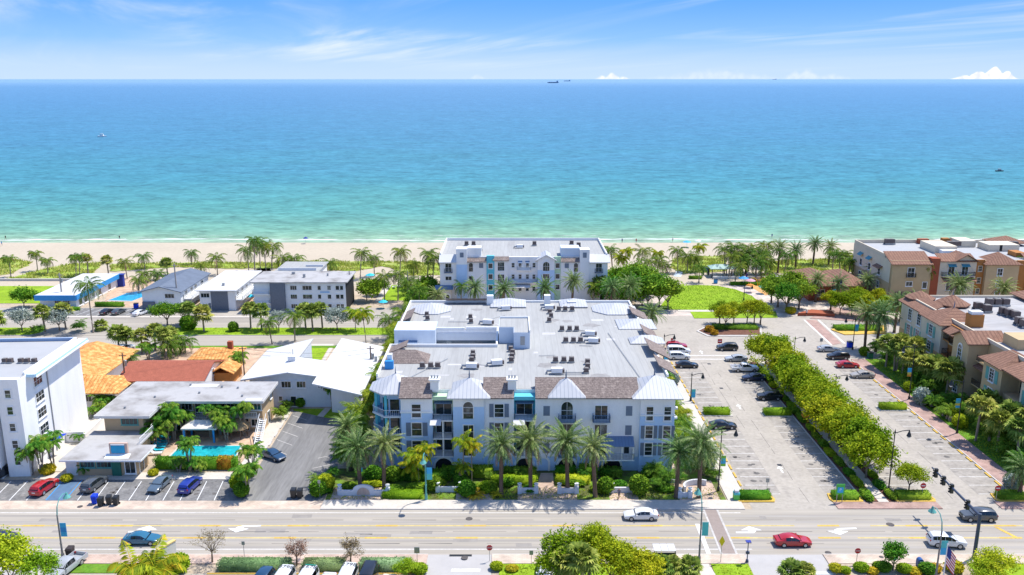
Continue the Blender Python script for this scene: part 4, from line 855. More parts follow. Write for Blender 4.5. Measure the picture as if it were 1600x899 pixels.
st = b.build('staircase', M_trim, Dm); MB().tube([(-43.5, 133.1, 1.0), (-43.5, 137.2, 4.0)], .05).tube([(-42.4, 133.1, 1.0), (-42.4, 137.2, 4.0)], .05).tube([(-42.4, 133.2, .1), (-42.4, 137.2, 3.0)], .09).tube([(-43.5, 133.2, .1), (-43.5, 137.2, 3.0)], .09).build('handrail', M_trim, st)
[part(Dm, 'roof_vent', M_steel, (x - .15, x + .15, y - .15, y + .15, 6.2, 6.5)) for x, y in ((-62, 139), (-55, 141), (-49, 143.5), (-47, 139.5), (-52, 144), (-65, 134), (-58, 145))]
part(Dm, 'roof_patch', M_whroof, prism=([(-58, 144.3), (-53, 144.3), (-53, 145.8), (-58, 145.8)], 6.2, 6.212)); part(Dm, 'roof_patch', M_whroof, prism=([(-46, 137.6), (-43.2, 137.6), (-43.2, 138.8), (-46, 138.8)], 6.2, 6.212))
E_ = thing('motel_office', 'single storey motel office with low flat roof and blue roof sign', 'office', (-63, 126, 0))
ro = [(-69.4, 120.3), (-56.9, 120.3), (-56.9, 126.0), (-59.4, 126.0), (-59.4, 131.6), (-69.4, 131.6)]
part(E_, 'roof', M_deckroof2, prism=(ro, 3.0, 3.22)); part(E_, 'fascia', M_trim, (-69.42, -56.88, 120.22, 120.3, 2.96, 3.24), (-56.88, -56.82, 120.3, 126, 2.96, 3.24))
part(E_, 'wall', M_beige, prism=([(-67.4, 121.6), (-58.2, 121.6), (-58.2, 125.8), (-60.2, 125.8), (-60.2, 131.5), (-67.4, 131.5)], 0, 2.98)); part(E_, 'side_screen', M_trim, (-69.2, -67.5, 121.6, 121.75, 0, 2.9))
for x in (-65.8, -63.2): window(E_, x, 121.6, 1.5, 2.1, 1.1, grid=(4, 1), frame=M_seafoam, pane_mat=M_glassb)
window(E_, -59.2, 121.6, .5, 1.5, 2.1, grid=(2, 1), pane_mat=M_glassb); window(E_, -58.2, 123.2, .1, 1.4, 2.2, face='+x', grid=(1, 1), pane_mat=M_teal, name='door', sill=False)
part(E_, 'planted_screen', M_dgreen, (-62, -60.6, 121.35, 121.5, 0, 2.6))
sg = part(E_, 'roof_sign', mat('sign_frame_pink', (.60, .42, .34), .8, .05), (-62.3, -59.5, 121.9, 122.3, 3.22, 5.3)); part(sg, 'sign_panel', mat('sign_blue', (.02, .33, .55), .5, .06), (-62.0, -59.9, 121.8, 121.9, 3.7, 5.0)); part(sg, 'sign_strip', M_trim, (-62.0, -59.9, 121.78, 121.9, 5.002, 5.15))
slope(E_, -62.8, -59.0, 120.9, 3.24, 121.88, 3.6, M_trim, 'sign_base', .05)
railing(E_, [(-59.5, 126.2), (-59.5, 131.4)], 3.22, 1.0, M_trim, step=.4)
# ================================================================== low houses between the motel and the boulevard
F1 = thing('red_shingle_house', 'low white house under a long red shingle gable roof', 'house', (-67, 161, 0))
gable(F1, -76.2, -59.2, 154.6, 167.2, 3.5, 5.4, M_redsh, axis='x'); part(F1, 'wall', M_stucco, (-75.6, -59.7, 155.4, 166.4, 0, 3.4)); b = MB(); b.add([(-59.72, 155.4, 3.38), (-59.72, 166.4, 3.38), (-59.72, 160.9, 5.1)], [(0, 1, 2)]); b.build('gable_wall', M_stucco, F1)
for x in (-73.6, -70.6, -67.6, -64.2, -61.8): window(F1, x, 155.4, 1.5, 1.3, 1.1, grid=(2, 1))
window(F1, -59.7, 161, 2.6, .8, 1.2, face='+x', grid=(1, 2))
F2 = thing('orange_tile_house', 'low house with bright orange tile roofs beside the white tower', 'house', (-84, 160, 0))
gable(F2, -98, -80.4, 157.4, 175, 3.2, 5.2, M_orangey, axis='y'); hip(F2, -98, -73.2, 148.9, 158.6, 3.2, 5.1, M_orange, ridge=15, axis='x'); part(F2, 'wall', M_stucco, (-97, -74.4, 150, 157.3, 0, 3.1), (-97, -81.6, 157.3, 174, 0, 3.09))
for x in (-79.4, -77.2, -75.4): window(F2, x, 150, 1.2, 1.2, 1.3, grid=(2, 1))
F3 = thing('orange_tile_villa', 'orange roofed villa with a small square chimney beside the white folded roof', 'house', (-62, 171, 0))
hip(F3, -67.6, -57.6, 168.2, 176.6, 3.3, 4.6, M_orange, ridge=4); gable(F3, -60.5, -55.5, 160.5, 168.1, 2.9, 4.2, M_orangey, axis='y'); part(F3, 'wall', M_medo, (-66.8, -58.4, 169, 175.8, 0, 3.2), (-59.6, -56.4, 161.2, 168.5, 0, 2.8)); part(F3, 'chimney', M_medr, (-60.4, -59.4, 172.4, 173.4, 3.6, 5.8)); part(F3, 'garden_wall', M_orange, (-57.6, -57.2, 150, 160, 0, 1.6))
slab('villa_terrace', rect(-79, -56, 163, 186), .05, M_deck)
H = thing('white_folded_roof_house', 'white U-shaped mid-century building under a folded white roof with a grass court', 'apartment building', (-38, 157, 0))
b = MB()
def foldpoly(pts, th=.28):
    n = len(pts); b.add(list(pts) + [(x, y, z - th) for x, y, z in pts], [tuple(range(n)), tuple(range(2 * n - 1, n - 1, -1))] + [(i, n + i, n + (i + 1) % n, (i + 1) % n) for i in range(n)])
foldpoly([(-50.4, 149.3, 5.7), (-41.6, 149.3, 7.15), (-41.6, 170.6, 7.15), (-50.4, 167.2, 5.7)]); foldpoly([(-41.59, 149.3, 7.15), (-33.2, 149.3, 6.0), (-33.2, 158.2, 6.0), (-41.59, 158.2, 7.15)])
foldpoly([(-35.9, 144.2, 6.85), (-26.6, 141.8, 5.6), (-26.6, 169.6, 5.6), (-35.9, 171.8, 6.85)]); b.build('folded_roof', M_whroof, H)
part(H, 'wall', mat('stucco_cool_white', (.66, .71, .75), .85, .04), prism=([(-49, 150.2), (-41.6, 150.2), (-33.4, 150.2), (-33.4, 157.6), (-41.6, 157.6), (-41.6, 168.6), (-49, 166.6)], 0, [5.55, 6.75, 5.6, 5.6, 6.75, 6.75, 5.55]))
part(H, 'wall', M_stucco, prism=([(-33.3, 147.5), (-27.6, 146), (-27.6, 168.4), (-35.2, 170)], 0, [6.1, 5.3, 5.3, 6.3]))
for x, w_ in ((-47.6, 1.3), (-45.2, 1.8), (-42.2, 1.7), (-39.4, 1.6), (-35.7, 1.2)): window(H, x, 150.2, 3.9, w_, 1.15, grid=(3, 1))
for x, z, w_, h_ in ((-43.4, 1.3, .6, .8), (-41.0, .2, 1.0, 1.9), (-39.4, .8, .6, 1.1)): window(H, x, 150.2, z, w_, h_, grid=(1, 1))
part(H, 'roof_vent', M_condw, (-43.2, -41.8, 156, 157.2, 7.0, 8.0)); part(H, 'vent_stack', M_steel, (-42.6, -42.5, 157.4, 157.5, 7, 9)); part(H, 'meter_box', M_steel, (-27.2, -26.7, 160, 160.4, 5.6, 6.6))
# ================================================================== beach row beyond the boulevard
def beach_house(name, label, x0, x1, y0, y1, h, roofm, wallm, kind='flat'):
    t = thing(name, label, 'house', ((x0 + x1) / 2, (y0 + y1) / 2, 0))
    part(t, 'wall', wallm, (x0 + .7, x1 - .7, y0 + 1, y1 - .7, 0, h - .25))
    if kind == 'flat': part(t, 'roof', roofm, (x0, x1, y0, y1, h - .25, h))
    else: gable(t, x0, x1, y0, y1, h - .2, h + 1.3, roofm, axis='y'); MB().slabw((x0 + x1) / 2, y0 + 1, h - .25, 1, 0, [(-(x1 - x0) / 2 + .7, 0), ((x1 - x0) / 2 - .7, 0), ((x1 - x0) / 2 - .7, .1), (0, 1.3), (-(x1 - x0) / 2 + .7, .1)], 0, -.5).build('gable_wall', wallm, t)
    return t
K1 = beach_house('white_beach_house', 'low white beach house with deep bright blue roof fascia', -127.2, -116.2, 219.6, 246, 3.9, M_whroof, M_stucco)
part(K1, 'fascia', M_blue, (-127.25, -116.15, 219.4, 219.6, 2.5, 3.95), (-116.2, -116.0, 219.6, 246, 2.6, 3.95))
for x in (-121.6, -119.4): window(K1, x, 220.6, .9, 1.8, 1.3, grid=(3, 1))
for y in (223, 226, 234, 240): window(K1, -116.9, y, .5, 1.6, 1.9, face='+x', grid=(2, 1))
K2 = beach_house('grey_roof_beach_house', 'two storey pale blue house with low dark slate gable roof near the pool', -98.6, -87.0, 217.2, 240, 5.6, mat('roof_slate_blue', (.135, .165, .215), .8, .12, .5), mat('stucco_ice', (.77, .80, .81), .85, .04), 'gable')
window(K2, -90.6, 218.2, 3.6, 2.4, 1.1, grid=(3, 1)); part(K2, 'porch', M_slate, (-97.8, -94.6, 217.6, 218.2, 0, 2.6))
for y in (222, 226, 229, 234): window(K2, -87.7, y, 3.4, 1.6, 1.2, face='+x', grid=(2, 1))
balcony(K2, -87.7, -85.4, 220, 236, 2.9, M_trim, M_trim)
K3 = beach_house('white_roof_beach_house', 'two storey white house with flat white roof and slate panel', -83.6, -72.8, 217.8, 242, 5.7, M_whroof, M_stucco)
part(K3, 'slate_panel', M_slate, (-79.9, -75.4, 218.7, 218.8, 0, 5.3)); window(K3, -81.4, 218.8, 3.6, 2.2, 1.1, grid=(3, 1)); part(K3, 'door', M_slate, (-80.7, -80.1, 218.7, 218.8, 0, 2))
for y in (221, 225, 229, 234): window(K3, -73.5, y, 3.5, 1.2, 1.1, face='+x', grid=(1, 1))
balcony(K3, -73.5, -71.6, 219, 239, 2.9, M_trim, M_trim); part(K3, 'roof_vent', M_steel, (-78.2, -77.6, 223, 223.6, 5.7, 6.4))
K4 = beach_house('slate_stair_apartments', 'three storey white apartment house with slate grey stair tower', -68.8, -43.2, 216.8, 230, 8.2, M_deckroof2, MATS['stucco_ice'])
part(K4, 'roof', M_deckroof, (-66, -53.5, 230, 243, 7.9, 8.15)); part(K4, 'wall', M_stucco, (-65.6, -54, 230, 242.5, 0, 7.9)); part(K4, 'stair_tower', M_slate, (-63.6, -59.8, 217.0, 217.8, 0, 7.9)); part(K4, 'end_block', M_tank, (-44.0, -43.8, 218, 229, 0, 7.8)); part(K4, 'roof_screen', M_condw, (-65, -54.4, 231, 231.2, 8.15, 8.9), (-58.5, -53.6, 236, 236.2, 8.15, 8.7))
for z in (.9, 3.5, 5.9):
    for x, w_ in ((-57.6, 1.6), (-54.0, 2.4), (-50.8, .8), (-48.2, .9), (-46.0, .9), (-44.9, .8)): window(K4, x, 217.8, z, w_, 1.1, grid=(3 if w_ > 1.5 else 1, 1))
    balcony(K4, -68.2, -63.7, 216.6, 217.8, max(z - .9, .2), M_trim, M_trim)
MB().slabw(-49, 217.8, 5.1, 1, 0, [(-1.6, 0), (.9, 0), (.9, .35), (-1.6, .35)], 0, .06).build('wall_lettering', mat('sign_soft_blue', (.25, .48, .75), .6), K4)
[part(K4, 'roof_vent', M_steel, q) for q in ((-56, -55.4, 222, 222.6, 8.2, 9.1), (-50, -49.6, 224, 224.4, 8.2, 8.9), (-60, -59.2, 226, 226.7, 8.2, 8.8))]
# ================================================================== mediterranean complex, beach side
Q = thing('orange_cream_apartments', 'long cream and orange apartment block with clay tile roofs beside the beach', 'apartment building', (130, 234, 0)); YQ = 221.
part(Q, 'wall', M_medb, (101, 175, YQ + .8, 247, 0, 12.9)); part(Q, 'wall_top', M_medw, (100.96, 101.0, YQ + .8, 247, 6.8, 13)); part(Q, 'flat_roof', MATS['roof_coating_pale'], (101.4, 174.6, YQ + 1.4, 246.6, 12.9, 12.96)); parapet(Q, [(101.2, 226), (101.2, 246.8), (174.6, 246.8)], 12.9, 13.9, M_medw)
pq = lambda n, m, *q: part(Q, n, m, *q)
pq('facade', M_medb, (101.2, 111.6, YQ, YQ + .8, 0, 12.2)); pq('tower', M_medr, (111.6, 113.8, YQ + .2, YQ + 3, 0, 13.6)); pq('facade', M_medw, (113.8, 123.6, YQ + .3, YQ + .8, 0, 13)); pq('facade', M_medo, (123.6, 125.8, YQ + .4, YQ + 1, 0, 13.2)); pq('tower', M_medb, (125.8, 134.5, YQ - .6, YQ + 4, 0, 12.2)); pq('facade', M_medo, (134.5, 137, YQ + .2, YQ + .8, 0, 13)); pq('facade', M_medb, (137, 150, YQ - .2, YQ + .8, 0, 12.3))
slope(Q, 100.6, 111.7, YQ - .7, 12.2, YQ + 5.4, 14.6, M_clay); slope(Q, 113.9, 123.5, YQ - .2, 12.9, YQ + 4, 14.3, M_clay); gable(Q, 117.2, 124.0, YQ - .6, YQ + 6, 12.9, 14.8, M_clayy, axis='y', name='gable_roof'); MB().slabw(120.6, YQ + .3, 12.9, 1, 0, [(-2.9, 0), (2.9, 0), (0, 1.6)], 0, -.8).build('gable_wall', M_medw, Q)
hip(Q, 125.2, 135.2, YQ - 1.2, YQ + 6.5, 12.2, 15.0, M_clay); slope(Q, 137, 150, YQ - .9, 12.3, YQ + 4, 14.4, M_clay); slope(Q, 114.6, 123.2, YQ - 1.6, 7.8, YQ + .3, 8.5, M_clay, 'canopy')
window(Q, 106.2, YQ, 8.7, 1.7, 2.4, grid=(2, 2)); window(Q, 106.0, YQ, 6.2, 1.6, 1.1, grid=(2, 1)); window(Q, 110.2, YQ, 5.6, 1.1, 1.6, grid=(1, 1), pane_mat=M_teal); window(Q, 110.2, YQ, 2.4, 1.1, 1.6, grid=(1, 1), pane_mat=M_teal); balcony(Q, 105, 107.5, YQ - .5, YQ, 8.6, M_medb, M_black)
slope(Q, 102.6, 109.2, YQ - 1.4, 3.8, YQ, 4.6, M_clay, 'porch_roof'); pq('porch', M_medb, (103, 108.8, YQ - 1.2, YQ, 0, 3.8))
for x in (104.6, 106, 107.4): arch(Q, x, YQ - 1.2, .7, 1.1, M_medw, z=2.0)
for x in (117.0, 120.6): window(Q, x, YQ + .3, 9.2, 1.6, 2.3, grid=(2, 1), sill=False); awning(Q, x - 1.1, x + 1.1, YQ + .3, 12.1, .8, .6, M_teal); window(Q, x, YQ + .3, 5.0, 1.8, 2.3, grid=(2, 1))
balcony(Q, 114.4, 123.2, YQ - .6, YQ + .3, 9.0, M_medw, M_black)
for z in (10.2, 7.0, 4.0): window(Q, 124.7, YQ + .4, z, .9, 1.3, grid=(1, 2), frame=M_medw)
for x in (129.5, 142, 146):
    for z in (9.2, 6.0, 3.0): window(Q, x, YQ - .6 if x < 135 else YQ - .2, z, 1.3, 1.8, grid=(2, 2), pane_mat=M_glassb)
slopex(Q, 226.5, 230.5, 99.8, 9.8, 101, 10.4, M_clay, 'window_canopy')
for y in (228.5, 235, 241):
    window(Q, 101, y, 7.6, 1.4, 1.8, face='-x', grid=(2, 2)); window(Q, 101, y, 4, 1.4, 1.8, face='-x', grid=(2, 2)); slopex(Q, y - 1.3, y + 1.3, 100, 10.6 if y > 230 else 9.6, 101, 11.4 if y > 230 else 9.8, M_teal, 'awning', .06)
for x0, x1, y0, y1, h, m in ((117, 123, 231, 240, 15.4, M_medw), (118, 122.6, 228.5, 231, 14.6, M_condw), (128.5, 133, 240, 246, 15.2, M_medw), (133.5, 142, 234, 240, 15.2, M_medw), (119, 122, 245, 246.4, 14.8, M_medr), (136.5, 139, 226, 230, 14.6, M_medo), (126, 128, 245, 246.6, 15, M_medo)): pq('roof_block', m, (x0, x1, y0, y1, 12.9, h - .4))
hip(Q, 139, 149, 241, 248, 13.9, 15.6, M_clay); pq('roof_opening', M_tank, (136.5, 137.2, 233.94, 234, 13.1, 14.8))
# ================================================================== mediterranean block beside the eastern lot
S = thing('clay_roof_apartments', 'cream and orange apartment block with clay hip roofs along the eastern car park', 'apartment building', (110, 158, 0)); XS = 88.6
part(S, 'wall', M_medb, (XS, 160, 120, 184.4, 0, 12.4)); part(S, 'flat_roof', mat('roof_membrane_streaked', (.40, .39, .38), .9, .1, .12, stretch=(.25, 1, 1), var2=.12, scale2=1.4, dirt_or_glint=((.33, .31, .30), .3, .5, .8)), (XS + .3, 159.8, 120.2, 184.2, 12.4, 12.46)); parapet(S, [(XS + .2, 140), (XS + .2, 184.2), (159.6, 184.2)], 12.4, 13.0, M_medw)
ps = lambda n, m, *q: part(S, n, m, *q)
def wx(x, y, z, w_, h_, **k):
    k['grid'] = (max(2, k.get('grid', (2, 3))[0]), 4); k['frame'] = M_trim; return window(S, x, y, z, w_, h_, face='-x', **k)
ps('facade', M_medw, (87.2, XS, 173, 184, 5.8, 11.8)); ps('facade', M_medb, (87.2, XS, 173, 184, 0, 5.8))
for y in (175.4, 179.6):
    for z in (8.6, 5.2, 1.8): wx(87.2, y, z, 1.5, 2.4, grid=(2, 3), frame=M_medw, shutter=None, pane_mat=M_glassb); 
    ps('shutter', M_seafoam, *[(87.12, 87.2, y - 1.75, y - 1.0, z, z + 2.3) for z in (2, 5.2)], *[(87.12, 87.2, y + 1.0, y + 1.75, z, z + 2.3) for z in (2, 5.2)])
slopex(S, 172.6, 184.8, 86.6, 11.8, 90.6, 13.6, M_clayy); octa(S, 95.0, 177.6, 3.6, 13.0, 14.9, M_clay, 'cupola_roof'); octa(S, 90.6, 183, 3.2, 12.9, 14.4, M_clay, 'cupola_roof', fin=False); hip(S, 112, 124, 178.5, 186, 13.2, 15.4, M_clay)
ps('facade', M_medw, (86.4, XS, 164.2, 172.4, 6, 12)); ps('facade', M_medb, (86.4, XS, 164.2, 172.4, 0, 6)); hip(S, 85.6, 95.5, 163.6, 173, 12.0, 14.6, M_clayy, finial=M_shut)
for y in (168.4,):
    for z in (8.4, 5.0, 1.6): wx(86.4, y, z, 1.5, 2.4, grid=(2, 3), frame=M_medw); ps('shutter', M_seafoam, (86.32, 86.4, y - 1.8, y - .95, z, z + 2.3), (86.32, 86.4, y + .95, y + 1.8, z, z + 2.3))
ps('facade', M_medo, (88.0, XS, 156.6, 164.2, 0, 12.2)); slopex(S, 159.4, 164.0, 86.2, 11.0, 89, 12.6, M_clayy, 'small_roof'); ps('chimney', M_medo, (90.0, 92.6, 160.6, 162.6, 12.4, 15)); ps('chimney_cap', M_trim, (90.2, 92.4, 160.8, 162.4, 15, 15.6))
for z in (3.0, 6.2, 9.3): o = ps('balcony', M_medb, (86.2, 88, 157, 160.6, z - .2, z)); railing(o, [(88, 157.1), (86.3, 157.1), (86.3, 160.5), (88, 160.5)], z, 1.0, M_black); wx(88, 158.8, z, 1.7, 2.2, grid=(2, 1), sill=False); o = ps('balcony', M_medo, (86.6, 88, 161.2, 163.8, z - .2, z)); railing(o, [(88, 161.3), (86.7, 161.3), (86.7, 163.7), (88, 163.7)], z, 1.0, M_black)
ps('tower', M_medb, (84.9, XS, 151.0, 156.6, 0, 12.2)); slope(S, 84.4, 92.2, 150.5, 12.2, 153.8, 13.9, M_clay, 'gable_roof'); slope(S, 84.4, 92.2, 157.1, 12.2, 153.81, 13.9, M_clay, 'gable_roof'); b = MB(); b.add([(84.92, 151.0, 12.2), (84.92, 156.6, 12.2), (84.92, 153.8, 13.7)], [(2, 1, 0)]); b.build('gable_wall', M_medb, S)
wx(84.9, 153.8, 8.2, 1.3, 3.0, grid=(2, 4), arch=True, frame=M_medw); wx(84.9, 153.8, 5.0, 1.3, 2.4, grid=(2, 3), frame=M_medw); wx(84.9, 153.8, 1.8, 1.3, 2.2, grid=(2, 3), frame=M_medw)
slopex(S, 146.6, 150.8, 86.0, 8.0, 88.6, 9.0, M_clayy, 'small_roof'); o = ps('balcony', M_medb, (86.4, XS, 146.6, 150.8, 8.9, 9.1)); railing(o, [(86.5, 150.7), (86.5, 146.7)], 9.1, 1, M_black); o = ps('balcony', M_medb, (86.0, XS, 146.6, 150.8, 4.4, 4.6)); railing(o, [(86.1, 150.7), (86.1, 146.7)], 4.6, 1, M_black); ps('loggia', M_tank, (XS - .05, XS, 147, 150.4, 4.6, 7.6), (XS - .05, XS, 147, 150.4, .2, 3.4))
ps('facade', M_medb, (85.4, XS, 140.4, 146.4, 0, 11.0)); hip(S, 84.6, 93.6, 139.6, 147.2, 11.0, 13.2, M_clayy, ridge=2, axis='y'); ps('roof_block', M_medb, (91, 96, 146.2, 151, 12.4, 14.4)); ps('roof_block', M_medb, (90, 94, 136, 140, 12.4, 13.8))
for z in (7.6, 4.0): wx(85.4, 143.4, z, 1.4, 2.3, grid=(2, 3), frame=M_medw); ps('shutter', M_seafoam, (85.32, 85.4, 141.5, 142.4, z, z + 2.3), (85.32, 85.4, 144.4, 145.3, z, z + 2.3))
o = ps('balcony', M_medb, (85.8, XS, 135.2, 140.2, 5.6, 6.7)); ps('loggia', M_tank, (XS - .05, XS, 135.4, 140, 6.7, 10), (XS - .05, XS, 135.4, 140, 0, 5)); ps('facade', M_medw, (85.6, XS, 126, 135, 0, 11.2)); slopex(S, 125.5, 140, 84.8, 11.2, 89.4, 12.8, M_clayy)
for z in (7, 3.4): wx(85.6, 132.4, z, 1.5, 2.4, grid=(2, 4), frame=M_medw); ps('shutter', M_seafoam, (85.52, 85.6, 133.5, 134.4, z, z + 2.3))
# small restaurant pavilion with red walls
U = thing('red_wall_restaurant', 'single storey restaurant with red walls and terracotta hip roofs behind the trees', 'restaurant', (90, 236, 0))
part(U, 'wall', M_medr, (82.4, 98.4, 229, 246, 0, 4.4)); hip(U, 81.4, 92, 228, 247, 4.4, 6.6, M_clay, ridge=9, axis='y'); hip(U, 91, 99.6, 228, 247, 4.41, 6.4, M_clay, ridge=8, axis='y'); part(U, 'entry', M_medb, (88.4, 93.6, 228.4, 229, 0, 3.6))
for x in (85.6, 95.4): window(U, x, 229, 1.3, 2.0, 1.8, grid=(2, 1), frame=M_medw)
# ================================================================== plant prototypes (meshes only, placed further down)
def rnd(a, b): return random.uniform(a, b)
def frond(V, F, base, az_, el0, length, droop, nl, ll, lw, hang=.3, twist=0., gap=0.12, rw=.03, vee=.35):
    """one feather frond: an arching rachis with paired leaflets"""
    p = Vector(base); e = el0; seg = 10; ds = length / seg; pts = [p.copy()]; dirs = []
    for i in range(seg):
        d = Vector((math.cos(az_) * math.cos(e), math.sin(az_) * math.cos(e), math.sin(e))); dirs.append(d); p = p + d * ds; pts.append(p.copy()); e -= droop / seg * (1 + .8 * i / seg)
    dirs.append(dirs[-1]); side = Vector((-math.sin(az_), math.cos(az_), 0))
    for i in range(seg):
        w0, w1 = rw * (1 - i / seg) + .012, rw * (1 - (i + 1) / seg) + .012; b = len(V)
        V += [pts[i] - side * w0, pts[i] + side * w0, pts[i + 1] + side * w1, pts[i + 1] - side * w1]; F.append((b, b + 1, b + 2, b + 3))
    for k in range(nl):
        t = gap + (1 - gap) * (k + .5) / nl; f = t * seg; i = min(int(f), seg - 1); q = pts[i].lerp(pts[i + 1], f - i); d = dirs[i]
        up = side.cross(d); L_ = ll * (math.sin(math.pi * min(1, t * .82 + .16)) ** .7) * rnd(.85, 1.1)
        for s in (-1, 1):
            o = (side * s * .80 + d * .55 + up * (vee + rnd(-.12, .12)) - Vector((0, 0, hang * rnd(.6, 1.3)))).normalized()
            tip = q + o * L_ - Vector((0, 0, hang * L_ * .35)); m_ = q + o * L_ * .5; wv = d * lw
            b = len(V); V += [q, m_ - wv, tip, m_ + wv]; F.append((b, b + 1, b + 2, b + 3))
def V2np(V): return np.array([(v.x, v.y, v.z) for v in V], dtype=np.float32)
def crown_feather(name, n, length, el, droop, nl, ll, lw, hang, m, seed, vee=.35, wind=0., dry=.06):
    random.seed(seed); V, F, MI = [], [], []
    for k in range(n):
        t = k / n; a = k * 2.39996 + rnd(-.2, .2); e = el[0] + (el[1] - el[0]) * t + rnd(-.08, .08)
        if wind: a = a + wind * math.sin(math.pi - a)
        frond(V, F, (rnd(-.08, .08), rnd(-.08, .08), rnd(-.1, .1) + .25 * t), a, e, length * rnd(.85, 1.1) * (1 - .25 * max(0, t - .7)), droop * rnd(.75, 1.2), nl, ll, lw, hang, vee=vee)
        dr = t > .70 and rnd(0, 1) < dry * 4; MI += [1 if dr else 0] * (len(F) - len(MI))
    me = npmesh(name, V2np(V), np.array(F), m); me.materials.append(L_brown); me.polygons.foreach_set('material_index', MI); me.update(); return me
def trunk_mesh(name, r0, r1, m, lean=0., n=9, flare=1.25, bumps=True, seg=10):
    b = MB(); pts = []; rad = []
    for i in range(seg + 1):
        t = i / seg; pts.append((lean * t ** 1.6, 0, t)); r = r0 + (r1 - r0) * t
        if i == 0: r *= flare
        rad.append(r * (1 + (.08 if i % 2 and bumps else 0)))
    o = MB(); o.tube(pts, rad, n); me = bpy.data.meshes.new(name); me.from_pydata(o.v, [], o.f); me.materials.append(m); me.update(); return me
def crown_fan(name, n, pet, fr, m, seed, zlow=-.5, blades=11):
    random.seed(seed); V, F = [], []
    for k in range(n):
        t = k / n; a = k * 2.39996 + rnd(-.3, .3); e = 1.25 + (zlow - 1.25) * t + rnd(-.15, .15); L_ = pet * rnd(.75, 1.1)
        d = Vector((math.cos(a) * math.cos(e), math.sin(a) * math.cos(e), math.sin(e))); c = d * L_; side = Vector((-math.sin(a), math.cos(a), 0)); up = side.cross(d) * -1
        b = len(V); V += [side * .03, side * -.03, c - side * .02, c + side * .02]; F.append((b, b + 1, b + 2, b + 3)); r = fr * rnd(.8, 1.15)
        for j in range(blades):
            ph = (j / (blades - 1) - .5) * 3.9; o = (d * math.cos(ph) + side * math.sin(ph)).normalized(); dr = Vector((0, 0, -1)) * r * rnd(.25, .55)
            w_ = (d * -math.sin(ph) + side * math.cos(ph)) * r * .115; m_ = c + o * r * .55 - up * .05; b = len(V)
            V += [c, m_ - w_, c + o * r + dr, m_ + w_]; F.append((b, b + 1, b + 2, b + 3))
    return npmesh(name, V2np(V), np.array(F), m)
def leaf_cloud(centres, normals, size, rng, elong=1.6, flat=.5):
    n = len(centres); d = rng.normal(size=(n, 3)); d[:, 2] *= .6; d = d + normals * .25; d /= np.linalg.norm(d, axis=1)[:, None]
    u = rng.normal(size=(n, 3)) * (1 - flat) + np.array([0, 0, 1.]) * flat + normals * .6; s = np.cross(d, u); s /= np.linalg.norm(s, axis=1)[:, None] + 1e-6
    L_ = (size * rng.uniform(.6, 1.3, n))[:, None]; w_ = L_ / elong
    V = np.stack([centres - d * L_ * .5, centres + s * w_ * .5, centres + d * L_ * .5, centres - s * w_ * .5], 1).reshape(-1, 3); F = np.arange(4 * n).reshape(n, 4)
    return V, F
def crown_broad(name, n, rx, ry, rz, m, seed, size=.34, lobes=16, lobe_r=.42, holes=.0, flatbase=True):
    """leaf clumps on twig ends through the crown volume: uneven outline with gaps between the clumps"""
    rng = np.random.default_rng(seed); dirs = rng.normal(size=(lobes, 3)); dirs /= np.linalg.norm(dirs, axis=1)[:, None]
    if flatbase: dirs[:, 2] = np.abs(dirs[:, 2]) * 1.1 - .28
    rad = rng.uniform(.45, .82, lobes)[:, None]; lc = dirs * rad * np.array([rx, ry, rz]); lr = lobe_r * rng.uniform(.6, 1.25, lobes) * min(rx, ry, rz) * 1.15
    tw = rng.normal(size=(lobes * 26, 3)); tw /= np.linalg.norm(tw, axis=1)[:, None]; li = np.repeat(np.arange(lobes), 26)
    tc_ = lc[li] + tw * (lr[li] * rng.uniform(.45, 1.12, len(li)))[:, None] * np.array([1, 1, .8]); tn = tw
    idx = rng.integers(0, len(tc_), n); C = tc_[idx] + rng.normal(size=(n, 3)) * (size * .75); 
    V, F = leaf_cloud(C, tn[idx], size, rng); return npmesh(name, V, F, m)
def limbs(name, h, r, spread, m, seed, n=6, split=.4):
    random.seed(seed); b = MB(); b.tube([(0, 0, -.1), (.04, .02, h * split * .5), (0, .05, h * split)], [r * 1.25, r, r * .85], 7)
    for k in range(n):
        a = k * 2 * math.pi / n + rnd(-.4, .4); s = spread * rnd(.5, 1.); p1 = (math.cos(a) * s * .35, math.sin(a) * s * .35, h * (split + .18)); p2 = (math.cos(a) * s, math.sin(a) * s, h * rnd(.75, 1.0))
        b.tube([(0, .05, h * split * .92), p1, p2], [r * .6, r * .4, r * .12], 5)
        for j in range(2): a2 = a + rnd(-.8, .8); b.tube([p1, (p1[0] + math.cos(a2) * s * .5, p1[1] + math.sin(a2) * s * .5, h * rnd(.7, .98))], [r * .3, r * .08], 4)
    me = bpy.data.meshes.new(name); me.from_pydata(b.v, [], b.f); me.materials.append(m); me.update(); return me
